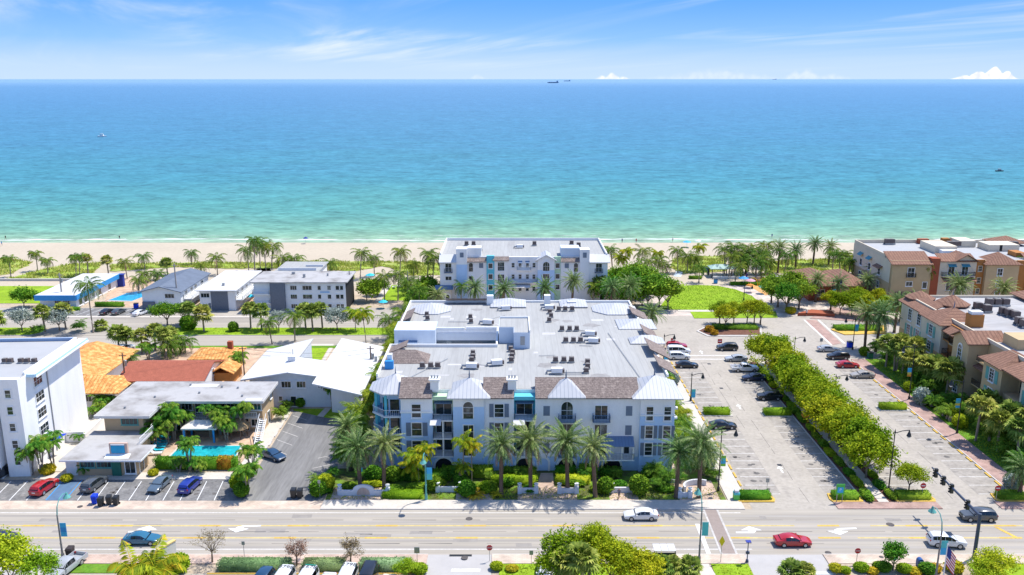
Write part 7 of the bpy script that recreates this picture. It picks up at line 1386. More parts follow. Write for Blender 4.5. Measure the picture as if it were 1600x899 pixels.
# ================================================================== street furniture
def banner(par, x0, w_, z0, h, mats, y=0., name='banner'):
    n = len(mats); b = MB()
    for i in range(n): b.box(x0, x0 + w_, y - .015, y + .015, z0 + h * i / n, z0 + h * (i + 1) / n - .002, i)
    return b.build(name, mats, par, local=True)
M_bsky = mat('banner_sky', (.06, .42, .70), .7, .1); M_borg = mat('banner_orange', (.75, .30, .04), .7, .1); M_bgrn = mat('banner_green', (.22, .52, .06), .7, .1); M_bteal = mat('banner_teal', (.10, .50, .50), .7, .1); M_byel = mat('banner_yellow', (.70, .58, .10), .7, .1)
def lotlamp(px, by, ty, dirx, label, ban=None, diry=0., group='pendant lamps of the car parks'):
    x, y = G(px, by); h = HZ(y, ty); t = thing('pendant_street_lamp', label, 'street lamp', (x, y, .1), 0, group)
    MB().lathe([(.22, 0), (.2, .5), (.11, .7), (.09, h * .6), (.07, h - .1)], 0, 0, 8).build('post', M_black, t, local=True); MB().lathe([(.06, h - .2), (.16, h), (.05, h + .35), (.02, h + .6)], 0, 0, 6).build('finial', M_black, t, local=True)
    L_ = 2.1; e = (dirx * L_, diry * L_, h + .35); MB().tube([(0, 0, h - .1), (dirx * L_ * .5, diry * L_ * .5, h + .25), e], .06, 6).build('arm', M_black, t, local=True)
    MB().lathe([(.05, h + .4), (.12, h + .1), (.2, h - .1), (.36, h - .55), (.3, h - .62)], e[0], e[1], 10).build('lamp_head', M_black, t, local=True); MB().lathe([(.28, h - .64), (.2, h - .82), (.05, h - .9)], e[0], e[1], 8).build('lamp_glass', M_condw, t, local=True)
    if ban: banner(t, .12 if ban[1] > 0 else -.12 - .75, .75, h * ban[2], 1.7, ban[0])
lotlamp(1036, 575, 526, 1, 'black pendant lamp by the red and white suvs', ([M_bsky, M_bsky, M_bgrn], 1, .25)); lotlamp(1079, 627, 587, 1, 'black pendant lamp with a blue banner by the palm clump', ([M_bsky, M_bsky, M_bteal], 1, .12)); lotlamp(1122, 768, 676, 1, 'black pendant lamp with green banner on the white sidewalk', ([M_bgrn, M_bsky, M_bteal, M_bgrn], 1, .42))
lotlamp(1240, 560, 530, 1, 'black pendant lamp rising from the far median trees'); lotlamp(1303, 625, 590, 1, 'black pendant lamp in the middle of the median trees'); lotlamp(1388, 768, 677, 1, 'black pendant lamp at the near end of the median')
lotlamp(1420, 625, 545, -1, 'black double lamp with orange and blue banner near the palms', ([M_borg, M_byel, M_bsky, M_bsky], -1, .45)); lotlamp(1495, 678, 598, -1, 'black lamp with blue and yellow banner by the brick walk', ([M_bsky, M_byel, M_bteal, M_bsky], -1, .5)); lotlamp(1332, 547, 500, -1, 'dark lamp with pale banner at the oval planter', ([M_bteal, M_bsky], 1, .6)); lotlamp(1162, 470, 448, 1, 'grey lamp post standing in the oval lawn')
lotlamp(1188, 505, 474, -1, 'dark lamp post between the traffic island trees'); lotlamp(1298, 485, 440, 1, 'dark lamp in front of the red restaurant', ([M_bsky, M_bsky], 1, .5)); lotlamp(1240, 402, 384, 1, 'twin headed lamp on the beach promenade')
def roadlamp(px, by, ty, army, label, ban, h2=None):
    x, y = G(px, by); h = HZ(y, ty) if not h2 else h2; t = thing('curved_street_lamp', label, 'street lamp', (x, y, .12), 0, 'curved lamps of the main road')
    MB().lathe([(.22, 0), (.2, .8), (.13, 1.), (.12, 2.2), (.17, 2.3), (.11, 2.45), (.09, h)], 0, 0, 8).build('post', M_seafoam if army < 0 else M_pole, t, local=True)
    pts = [(0, 0, h - .1), (0, army * .25, h + 1.0), (0, army * .9, h + 1.7), (0, army * 1.9, h + 1.9), (0, army * 2.7, h + 1.6)]; MB().tube(pts, [.08, .07, .06, .055, .05], 6).build('arm', M_seafoam, t, local=True)
    z = h + 1.6; MB().lathe([(.05, z + .15), (.12, z), (.18, z - .2), (.5, z - .6), (.46, z - .64)], 0, army * 2.7, 12).build('lamp_head', M_seafoam, t, local=True); MB().lathe([(.34, z - .66), (.22, z - .85), (.05, z - .92)], 0, army * 2.7, 8).build('lamp_glass', M_condw, t, local=True)
    banner(t, .15, .8, h * .52, 1.9, ban)
roadlamp(99, 876, 806, 1, 'curved lamp with blue banner near the silver pickup', [M_bsky, M_blue, M_bsky]); roadlamp(666, 782, 722, -1, 'seafoam green curved lamp before the condominium', [M_bteal, M_bsky]); roadlamp(1092, 880, 800, 1, 'curved lamp with seafoam banner beside the crosswalk', [M_bteal, M_bteal]); roadlamp(1461, 910, 830, 1, 'curved lamp with green light head by the flag', [M_bsky, M_bteal])
# signal mast arm
x, y = 59.4, 98.0; t = thing('traffic_signal', 'dark blue traffic signal mast with long arm over the road', 'traffic signal', (x, y, .1)); MB().lathe([(.34, 0), (.24, .3), (.2, 6.3)], 0, 0, 10).build('mast', M_pole2, t, local=True); MB().tube([(0, 0, 6.0), (0, 12.8, 6.5)], [.2, .1], 8).build('mast_arm', M_pole2, t, local=True)
for k, yy in enumerate((3.0, 7.2, 9.4, 11.6)):
    s = MB(); s.box(-.2, .2, yy - .2, yy + .2, 5.2 + yy * .035, 6.5 + yy * .035); o = s.build('signal_head', M_black, t, local=True); v = MB()
    for j in range(3): v.tube([(-.2, yy, 5.45 + yy * .035 + j * .4), (-.42, yy, 5.42 + yy * .035 + j * .4)], .14, 8)
    v.build('visors', M_black, o, local=True)
# signs
def text_mesh(s, size, m):
    cu = bpy.data.curves.new('t', 'FONT'); cu.body = s; cu.size = size; cu.align_x = 'CENTER'; cu.align_y = 'CENTER'; cu.extrude = .002; to = bpy.data.objects.new('t', cu); COL.objects.link(to); bpy.context.view_layer.update()
    me = bpy.data.meshes.new_from_object(to.evaluated_get(bpy.context.evaluated_depsgraph_get())); me.materials.clear(); me.materials.append(m); bpy.data.objects.remove(to); return me
def sign(px, by, ty, label, kind, r=.38, name='stop_sign'):
    x, y = G(px, by); h = max(1.9, HZ(y, ty)); t = thing(name, label, 'road sign', (x, y, .1)); MB().tube([(0, .05, 0), (0, .05, h + r * .6)], .035, 6).build('post', M_steel, t, local=True)
    if kind == 'stop': p = [(r * math.cos(R(22.5 + 45 * k)), r * math.sin(R(22.5 + 45 * k))) for k in range(8)]; fm = M_red
    elif kind == 'round': p = [(r * math.cos(R(15 * k)), r * math.sin(R(15 * k))) for k in range(24)]; fm = M_red
    elif kind == 'sq': p = [(-r, -r), (r, -r), (r, r), (-r, r)]; fm = M_red
    elif kind == 'back': p = [(-r * .8, -r), (r * .8, -r), (r * .8, r), (-r * .8, r)]; fm = M_steel
    elif kind == 'diamond': p = [(0, -r), (r * .5, 0), (0, r), (-r * .5, 0)]; fm = M_yel
    else: p = [(-r * .8, -r), (r * .8, -r), (r * .8, r), (-r * .8, r)]; fm = kind
    q = MB().slabw(0, 0, h, 1, 0, p, 0, .03).build('sign_face', fm, t, local=True)
    if kind == 'stop':
        o = obj_mesh('sign_text', text_mesh('STOP', r * .72, M_white), q, (0, -.036, h)); o.rotation_euler = (math.pi / 2, 0, 0)
    if kind in ('round', 'sq'): MB().slabw(0, -.03, h, 1, 0, [(-r * .7, -r * .16), (r * .7, -r * .16), (r * .7, r * .16), (-r * .7, r * .16)], 0, .012).build('white_bar', M_white, q, local=True)
    return t
sign(765, 878, 864, 'red stop sign at the driveway in front of the grass', 'stop', .40); sign(1338, 883, 870, 'red stop sign on the near right kerb', 'stop', .40); sign(1440, 780, 760, 'no entry sign standing in the hedge island', 'round', .42, 'no_entry_sign'); sign(1556, 784, 764, 'no entry sign at the far right hedge island', 'round', .42, 'no_entry_sign')
sign(1051, 545, 533, 'red square sign beside the red suv', 'sq', .5, 'red_sign'); sign(1124, 547, 534, 'red square sign beside the black hatchback', 'sq', .5, 'red_sign'); sign(652, 882, 864, 'grey backed sign on the kerb island', 'back', .42, 'sign_post'); sign(830, 886, 871, 'small grey sign on the grass by the big trees', 'back', .3, 'sign_post'); sign(1126, 880, 847, 'tall yellow pedestrian sign at the crosswalk', 'diamond', .75, 'crossing_sign'); sign(1198, 770, 757, 'dark sign behind the hedge by the green bin', 'back', .32, 'sign_post'); sign(382, 874, 850, 'thin angled sign behind the long hedge', 'back', .25, 'sign_post'); sign(1396, 893, 877, 'blue green post sign beside the round tree', M_bteal, .38, 'sign_post'); sign(1282, 548, 532, 'dark sign pole beside the far silver sedan', 'back', .4, 'sign_post'); sign(565, 753, 747, 'small teal sign behind the entry arch', M_bteal, .3, 'sign_post'); sign(500, 780, 754, 'slim white sign at the drive entrance', 'back', .25, 'sign_post')
x, y = G(1311, 786); t = thing('parking_sign', 'green and blue parking board above the median hedge', 'sign', (x, y, .1)); [MB().box(s - .04, s + .04, -.04, .04, 0, 1.7).build('post', M_steel, t, local=True) for s in (-.4, .4)]; q = MB().box(-.62, .62, -.06, .0, 1.3, 2.9).build('board', M_green, t, local=True); MB().box(-.42, .42, -.075, -.061, 1.55, 2.4).build('blue_panel', M_bsky, q, local=True); o = obj_mesh('letter', text_mesh('P', .6, M_white), q, (0, -.08, 2.0)); o.rotation_euler = (math.pi / 2, 0, 0)
x, y = G(1465, 880); 
def solar(px, by, ty, label, nm='solar_post'):
    x, y = G(px, by); h = HZ(y, ty); t = thing(nm, label, 'post', (x, y, .12)); MB().lathe([(.22, 0), (.18, .35), (.07, .45), (.06, h)], 0, 0, 8).build('post', M_pole2, t, local=True); MB().box(-.32, .32, -.28, .28, h, h + .08).build('solar_panel', M_navy, t, local=True); MB().box(-.22, .22, -.12, .12, h * .42, h * .42 + .3).build('beacon_box', M_pole2, t, local=True)
solar(1167, 880, 848, 'dark solar beacon post on the pavement by the crosswalk')
# flag
x, y = G(1461, 925); t = thing('flagpole', 'white flagpole with american flag in the near right corner', 'flag', (x + .75, y, 0)); h = 6.3; MB().lathe([(.09, 0), (.06, h), (.1, h + .1), (.02, h + .25)], 0, 0, 8).build('pole', M_condw, t, local=True); b = MB(); nx = 8
for i in range(13):
    z1 = h - .15 - i * .19; 
    for k in range(nx):
        u0, u1 = k / nx, (k + 1) / nx; f = lambda u: (.07 + u * .95, -.12 * math.sin(u * 7) - .25 * u, -u * 1.3)
        p0, p1 = f(u0), f(u1); canton = i < 7 and k < 4
        b.add([(p0[0], p0[1], z1 + p0[2]), (p1[0], p1[1], z1 + p1[2]), (p1[0], p1[1], z1 + p1[2] - .19), (p0[0], p0[1], z1 + p0[2] - .19)], [(3, 2, 1, 0)], 2 if canton else i % 2)
b.build('flag_cloth', [mat('flag_red', (.45, .03, .05), .8), mat('flag_white', (.75, .74, .74), .8), mat('flag_blue', (.03, .05, .22), .8)], t, local=True)
# mail box, bins, shelter, monument sign
x, y = G(1436, 888); t = thing('mailbox', 'round topped blue mailbox on the near pavement', 'mailbox', (x, y, .12)); b = MB(); p = [(-.35, .35), (.35, .35)] + [(.35 * math.cos(R(a)), .95 + .35 * math.sin(R(a))) for a in range(0, 181, 20)]; b.slabw(0, .3, 0, 1, 0, p, 0, .65); b.build('body', mat('mail_blue', (.03, .10, .30), .5, .05), t, local=True); MB().box(-.34, -.24, -.33, .28, 0, .36).build('leg', M_pole2, t, local=True); MB().box(.24, .34, -.33, .28, 0, .36).build('leg', M_pole2, t, local=True); MB().box(-.22, .22, -.37, -.352, .85, 1.08).build('slot_label', M_condw, t, local=True)
def wheelie(px, py, col, label, rz=0., s=1.):
    x, y = G(px, py); t = thing('wheeled_bin', label, 'rubbish bin', (x, y, .02), rz, 'wheeled bins'); b = MB(); b.add([(-.25, -.28, .08), (.25, -.28, .08), (.25, .25, .08), (-.25, .25, .08), (-.3, -.36, 1.0), (.3, -.36, 1.0), (.3, .33, 1.0), (-.3, .33, 1.0)], [(3, 2, 1, 0), (4, 5, 6, 7), (0, 1, 5, 4), (1, 2, 6, 5), (2, 3, 7, 6), (3, 0, 4, 7)]); b.build('body', col, t, local=True); MB().add([(-.32, -.4, 1.0), (.32, -.4, 1.0), (.32, .36, 1.0), (-.32, .36, 1.0), (-.28, -.3, 1.12), (.28, -.3, 1.12), (.28, .34, 1.14), (-.28, .34, 1.14)], [(3, 2, 1, 0), (4, 5, 6, 7), (0, 1, 5, 4), (1, 2, 6, 5), (2, 3, 7, 6), (3, 0, 4, 7)]).build('lid', col, t, local=True)
    for sgn in (-1, 1): MB().tube([(sgn * .27, .26, .12), (sgn * .33, .26, .12)], .12, 8).build('wheel', M_tyre, t, local=True)
    t.scale = (s,) * 3
wheelie(149, 787, M_cobalt, 'bright blue wheeled bin, first of the four by the apron', s=1.25); wheelie(158, 791, M_black, 'black wheeled bin beside the blue bin', s=1.2); wheelie(171, 788, M_black, 'black wheeled bin, left of the last pair', .2, s=1.2); wheelie(182, 789, M_black, 'black wheeled bin, last on the paver apron', s=1.2)
wheelie(459, 778, M_black, 'black bin at the condominium drive mouth, left one', s=1.3); wheelie(469, 778, M_black, 'black bin at the condominium drive mouth, right one', s=1.25); wheelie(111, 872, mat('bin_brown', (.05, .04, .04), .6), 'dark brown bin behind the silver pickup', s=1.35)
x, y = G(1150, 781); t = thing('litter_bin', 'green litter station with white top beside the hedge island', 'rubbish bin', (x, y, .13)); MB().box(-.4, .4, -.4, .4, 0, .8).build('body', M_green, t, local=True); MB().box(-.42, .42, -.42, .42, .8, 1.1).build('band', M_bteal, t, local=True); MB().box(-.3, .3, -.3, .3, 1.1, 1.5).build('hood', M_condw, t, local=True)
for i, (px, py, c, lb) in enumerate(((1327, 543, M_cobalt, 'blue bin at the oval planter walk'), (1359, 560, M_dgreen, 'dark green waste box at the brick walk head'), (1118, 443, M_blue, 'blue kiosk box by the oval lawn'), (213, 482, M_cobalt, 'bright blue crate near the beach parking'), (1257, 660, M_borg, 'orange box under the median trees'), (1104, 425, M_teal, 'teal bin on the boardwalk'))):
    x, y = G(px, py); t = thing('bin_box', lb, 'bin', (x, y, .1)); MB().box(-.5, .5, -.5, .5, 0, 1.2).build('body', c, t, local=True); MB().box(-.55, .55, -.55, .55, 1.2, 1.32).build('lid', M_black if i != 4 else M_borg, t, local=True)
x0, x1 = G(1018, 880)[0], G(1052, 880)[0]; t = thing('bus_shelter', 'bus shelter with white panel roof beside the near trees', 'bus shelter', ((x0 + x1) / 2, 96.4, .1)); w_ = (x1 - x0) / 2
for k in range(3): MB().box(-w_ + k * 2 * w_ / 3 + .03, -w_ + (k + 1) * 2 * w_ / 3 - .03, -.85, .85, 2.45, 2.53).build('roof_panel', M_whroof, t, local=True)
for sx in (-w_ + .1, w_ - .1): MB().box(sx - .05, sx + .05, -.7, -.6, 0, 2.45).build('post', M_black, t, local=True)
MB().box(-w_, w_, -.72, -.7, .3, 2.2).build('back_panel', M_glassb, t, local=True); MB().box(-w_ + .3, w_ - .3, -.55, -.15, .42, .48).build('bench', M_steel, t, local=True)
x, y = G(262, 874); t = thing('monument_sign', 'pale angled entrance sign wall beside the near palms', 'sign', (x, y, .1), R(62)); MB().box(-1.3, 1.3, -.2, .2, 0, 1.9).build('panel', mat('sign_pale', (.60, .62, .58), .8, .05), t, local=True); MB().box(-1.35, 1.35, -.26, .26, 1.9, 2.05).build('cap', mat('sign_cap', (.66, .50, .20), .7, .06), t, local=True); MB().box(-1.6, -1.3, -.2, .2, 0, 1.5).build('pier', M_pole, t, local=True)
# entry walls, urns and benches along the condominium sidewalk
M_wallw = mat('garden_wall_white', (.66, .66, .68), .85, .06, 1.)
def urn(par, x, y, z): return MB().lathe([(.16, z), (.1, z + .1), (.3, z + .35), (.36, z + .5), (.24, z + .52)], x, y, 10).build('urn', M_trim, par)
def entrywall(a, c, row_, label, arched=False):
    (x0, y0), (x1, _) = G(a, row_), G(c, row_); t = thing('entry_wall', label, 'garden wall', ((x0 + x1) / 2, y0, 0), 0, 'white entry walls')
    if arched:
        m_ = (x0 + x1) / 2; p = [(x0, 0), (x1, 0), (x1, .9), (m_ + 1.6, .9)] + [(m_ + 1.6 * math.cos(R(k)), .9 + .9 * math.sin(R(k))) for k in range(20, 161, 20)] + [(m_ - 1.6, .9), (x0, .9)]
        MB().slabw(0, y0, 0, 1, 0, p, 0, .35).build('wall', M_wallw, t); MB().slabw(m_, y0 - .36, .25, 1, 0, outline(1.9, 1.15, True), 0, .05).build('opening', M_pink, t)
    else: MB().box(x0, x1, y0, y0 + .3, 0, .9).build('wall', M_wallw, t)
    for x in (x0, x1): MB().box(x - .3, x + .3, y0 - .2, y0 + .45, 0, 1.15).build('pier', M_wallw, t); urn(t, x, y0 + .1, 1.15)
entrywall(531, 606, 774, 'white arched entry wall with two urns by the drive', True); entrywall(684, 720, 770, 'low white wall with urns behind the first bench alcove'); entrywall(812, 838, 772, 'white wall with urns left of the central entry'); entrywall(874, 901, 772, 'white wall with urns right of the central entry'); entrywall(956, 992, 771, 'low white wall behind the second bench alcove'); entrywall(1062, 1078, 779, 'white wall stub before the corner palms')
x, y = G(1093, 765); b = MB(); q = [(x + 2.6 * math.cos(R(a)) , y - .6 + 2.2 * math.sin(R(a))) for a in range(60, 195, 12)]
for i in range(len(q) - 1): (xa, ya), (xb, yb) = q[i], q[i + 1]; d = math.hypot(xb - xa, yb - ya); u, v = (xb - xa) / d, (yb - ya) / d; b.prism([(xa, ya), (xb, yb), (xb - v * .3, yb + u * .3), (xa - v * .3, ya + u * .3)], 0, .95)
tag(b.build('curved_wall', M_wallw), 'curved white garden wall round the corner palm plaza', 'garden wall')
o = MB().box(*[v for v in (G(1014, 745)[0], G(1056, 745)[0], 119.0, 119.3)], 0, .6).build('planter_wall', M_wallw); tag(o, 'low white planter edge under the east corner windows', 'garden wall')
for i, (px, py) in enumerate(((1350 + 148, 652), (1485, 640), (1470, 655), (1408, 612))):
    x, y = 78.9, G(px, py)[1]; t = thing('walk_bench', 'bench with stone piers beside the brick walk, %s from the far end' % ORD[3 - i], 'bench', (x, y, .13), R(90), 'benches on the brick walk'); MB().box(-.9, .9, -.25, .25, .4, .46).build('seat', M_pole2, t, local=True); MB().box(-.9, .9, -.3, -.24, .46, .95).build('backrest', M_pole2, t, local=True)
    for s in (-1, 1): MB().box(s * 1.2 - .25, s * 1.2 + .25, -.3, .3, 0, .8).build('pier', mat('stone_pier', (.42, .33, .28), .9, .2, 3), t, local=True)
# utility poles and wires
def pole(px, by, ty, label, mt=None, r=.16, trans=True):
    x, y = G(px, by); h = HZ(y, ty); t = thing('utility_pole', label, 'utility pole', (x, y, 0), 0, 'utility poles'); MB().lathe([(r * 1.2, 0), (r, h * .5), (r * .75, h)], 0, 0, 8).build('shaft', mt or M_wood, t, local=True)
    MB().box(-.7, .7, -.06, .06, h - .6, h - .46).build('crossarm', mt or M_wood, t, local=True)
    if trans: MB().lathe([(.26, h - 2.6), (.28, h - 1.5), (.12, h - 1.4)], .42, 0, 8).build('transformer', M_steel, t, local=True)
    return (x, y, h)
M_cpole = mat('pole_concrete', (.40, .36, .33), .9, .08)
p1 = pole(99, 478, 427, 'concrete utility pole before the white beach house', M_cpole, .22); p2 = pole(279, 484, 412, 'concrete utility pole before the slate roof house', M_cpole, .22, False); p3 = pole(548, 475, 424, 'concrete utility pole at the end of the beach apartments', M_cpole, .2, False); p3b = pole(638, 470, 424, 'concrete utility pole beside the beach garden', M_cpole, .18, False)
p4 = pole(198, 615, 552, 'wooden utility pole with transformer beside the orange roofs'); p5 = pole(383, 600, 541, 'wooden utility pole beside the white folded roof', None, .13, False); p6 = pole(581, 604, 541, 'wooden utility pole with box at the right of the folded roof')
def wire(a, c, label, dz=-.5):
    b = MB(); pts = [(a[0] + (c[0] - a[0]) * k / 12, a[1] + (c[1] - a[1]) * k / 12, a[2] + dz + (c[2] - a[2]) * k / 12 - 1.0 * 4 * (k / 12) * (1 - k / 12)) for k in range(13)]; tag(b.tube(pts, .025, 4).build('power_line', M_black), label, 'cable', 'power lines')
wire(p4, p5, 'thin power line over the red shingle roof'); wire(p5, p6, 'thin power line over the white folded roof'); wire(p5, p6, 'lower sagging cable over the white folded roof', -1.4)
# motel yard: canopy, thatched hut, sail, loungers, umbrella
x0, x1 = G(300, 680)[0], G(345, 680)[0]; t = thing('pool_pavilion', 'white canvas pavilion on blue posts beside the motel pool', 'pavilion', ((x0 + x1) / 2 , 136, .06)); hip(t, x0 - .4, x1 + .6, 133.6, 137.6, 2.7, 3.5, mat('canvas_white', (.72, .68, .62), .8, .05), ridge=2.4, name='canopy', thick=.25)
for xx in (x0, x1): 
    for yy in (133.9, 137.2): MB().box(xx - .14, xx + .14, yy - .14, yy + .14, .06, 2.6).build('post', M_blue, t)
MB().box(x0 + 1, x1 - 1, 136.2, 136.9, .06, 1.05).build('bar_counter', M_wood, t)
x, y = G(373, 682); t = thing('thatched_hut', 'round thatched hut beside the pool pavilion', 'hut', (x, y, .06)); MB().lathe([(2.15, 1.75), (2.0, 2.1), (1.2, 2.7), (.25, 3.3), (.05, 3.35)], 0, 0, 14).build('thatch_roof', M_thatch, t, local=True)
for k in range(6): a = k * math.pi / 3; MB().tube([(1.6 * math.cos(a), 1.6 * math.sin(a), 0), (1.6 * math.cos(a), 1.6 * math.sin(a), 1.9)], .08, 6).build('post', M_wood, t, local=True)
def lounger(x, y, rz, label, col):
    t = thing('sun_lounger', label, 'sun lounger', (x, y, .06), rz, 'loungers by the motel pool'); MB().box(-.35, .35, -.95, .35, .3, .38).build('seat', col, t, local=True); MB().add([(-.35, .35, .3), (.35, .35, .3), (.35, .95, .75), (-.35, .95, .75), (-.35, .35, .38), (.35, .35, .38), (.35, .92, .83), (-.35, .92, .83)], [(3, 2, 1, 0), (4, 5, 6, 7), (0, 1, 5, 4), (1, 2, 6, 5), (2, 3, 7, 6), (3, 0, 4, 7)]).build('backrest', col, t, local=True)
    for sx, sy in ((-.3, -.85), (.3, -.85), (-.3, .3), (.3, .3)): MB().box(sx - .03, sx + .03, sy - .03, sy + .03, 0, .3).build('leg', M_condw, t, local=True)
for i, (px, py) in enumerate(((258, 687), (254, 692), (252, 697), (250, 701), (247, 706), (244, 711), (243, 701), (247, 694))): x, y = G(px, py); lounger(x - (.5 if i > 5 else 0), y, R(95), 'lounger beside the west end of the motel pool, %s of eight' % ORD[i], M_turq if i < 5 else M_condw)
def umbrella(px, py, h, r, col, label, closed=False, sides=8, cat='umbrella'):
    x, y = G(px, py); t = thing('parasol', label, cat, (x, y, .05)); MB().tube([(0, 0, 0), (0, 0, h)], .04, 6).build('pole', M_condw, t, local=True)
    MB().lathe([(r, h - .45), (r * .55, h - .12), (.06, h + .12)] if not closed else [(.12, h * .4), (.25, h * .5), (.1, h * .95), (.03, h + .1)], 0, 0, sides).build('canopy', col, t, local=True)
umbrella(277, 676, 2.6, 1.2, M_turq, 'closed turquoise parasol by the motel deck', True); umbrella(228, 552, 2.6, 1.3, M_yel, 'yellow parasol among the palms of the orange villa'); umbrella(354, 464 + 24, .1, .1, M_turq, 'tiny parasol') if False else None
umbrella(391, 474, 2.4, 1.5, M_turq, 'turquoise parasol behind the white beach apartments'); umbrella(579, 440, 2.4, 1.5, M_turq, 'turquoise parasol on the beach side of the sea grape'); umbrella(599, 482, 2.2, 1.3, M_turq, 'turquoise parasol beside the boulevard parking wall'); umbrella(565, 462, 2.4, 1.1, mat('cloth_pink', (.60, .10, .22), .8), 'pink parasol beside the beach apartments', True); umbrella(1161, 446, 2.6, 1.6, M_blue, 'blue parasol at the playground'); umbrella(1172, 450, 2.6, 1.5, mat('cloth_rose', (.66, .36, .42), .8), 'pale rose parasol at the playground'); umbrella(1191, 459, 2.4, 1.3, M_turq, 'turquoise parasol at the sand court'); umbrella(1166, 440, 2.8, 1.3, mat('cloth_violet', (.16, .06, .36), .8), 'violet parasol behind the playground', True); umbrella(1172, 457, 2.4, 1.3, M_borg, 'orange parasol at the playground path'); umbrella(1073, 386, 2.2, 1.6, M_bsky, 'sky blue parasol on the beach sand'); umbrella(1090, 384, 2.2, 1.3, M_condw, 'white parasol on the beach sand'); umbrella(478, 380, 2.2, 1.0, M_navy, 'navy parasol near the waterline'); umbrella(1000 + 424, 497, 2.6, 2.4, M_condw, 'large white parasol at the corner terrace'); umbrella(1420, 505, 2.6, 1.6, mat('cloth_greyblue', (.20, .26, .40), .8), 'grey blue parasol at the corner terrace')
x, y = G(86, 712); t = thing('shade_sail', 'bright blue shade sail beside the white tower', 'shade sail', (x, y, 2.6)); b = MB(); b.add([(-1.9, -.9, -.1), (1.2, -.7, .5), (1.9, .9, .9), (-.9, .9, .7), (0, 0, .55)], [(0, 1, 4), (1, 2, 4), (2, 3, 4), (3, 0, 4)]); b.add([(-1.9, -.9, -.14), (1.2, -.7, .46), (1.9, .9, .86), (-.9, .9, .66), (0, 0, .5)], [(4, 1, 0), (4, 2, 1), (4, 3, 2), (4, 0, 3)]); b.build('cloth', M_cobalt, t, local=True); MB().tube([(-1.7, -.8, -2.6), (-1.7, -.8, 0)], .05, 6).build('post', M_steel, t, local=True)
tag(MB().box(-118.6, -115.2, 245.2, 246.4, 0, 3.6).box(-118.9, -114.9, 244.9, 246.7, 3.6, 3.8).build('lifeguard_hut', M_navy), 'dark navy shed behind the white beach house', 'shed')
x, y = G(1132, 432); t = thing('picnic_shelter', 'pale green roofed shelter at the beach entrance', 'shelter', (x, y, 0)); hip(t, x - 5, x + 5, y - 2.5, y + 2.5, 2.9, 3.9, mat('shelter_roof', (.36, .50, .45), .6, .06), ridge=6)
for sx in (-4.4, 0, 4.4):
    for sy in (-2.1, 2.1): MB().box(x + sx - .12, x + sx + .12, y + sy - .12, y + sy + .12, 0, 2.8).build('post', M_black, t)
for i, sx in enumerate((-3.2, -1, 1.2, 3.2)): MB().box(x + sx - .7, x + sx + .7, y - .4, y + .4, .7, .78).build('table_top', M_condw, t)
x, y = G(1185, 447); t = thing('play_arch', 'yellow double arch climber on the sand court', 'play equipment', (x, y, .05))
for s in (-1.6, 1.6): MB().tube([(s + 1.4 * math.cos(R(a)), .2, 2.4 * math.sin(R(a))) for a in range(0, 181, 15)], .1, 6).build('arch', M_yel, t, local=True)
tag(MB().prism(GP([(1246, 494), (1268, 488), (1300, 491), (1304, 496), (1270, 494)]), 0, .8).build('brick_planter', M_medr), 'curved red brick planter wall at the brick plaza', 'planter')
for i, (px, py) in enumerate(((1099, 430), (1106, 430))): x, y = G(px, py); tag(MB().lathe([(.2, 0), (.2, 2.6), (.3, 2.7), (.1, 3)], x, y, 8).build('gate_post', M_pole2), ['dark gate post at the beach entrance, nearer the hedge', 'dark gate post at the beach entrance, nearer the shelter'][i], 'post', 'beach gate posts')
for i, (px, py) in enumerate(((600, 452), (608, 452), (616, 451), (623, 450), (628, 450))): x, y = G(px, py); t = thing('sun_lounger', 'white lounger on the beach garden terrace, %s from the left' % ORD[i], 'sun lounger', (x, y, .1), R(200), 'loungers of the beach garden'); MB().box(-.4, .4, -1, .4, .3, .4).build('seat', M_condw, t, local=True); MB().add([(-.4, .4, .4), (.4, .4, .4), (.4, .95, .9), (-.4, .95, .9)], [(0, 1, 2, 3), (3, 2, 1, 0)]).build('backrest', M_condw, t, local=True)
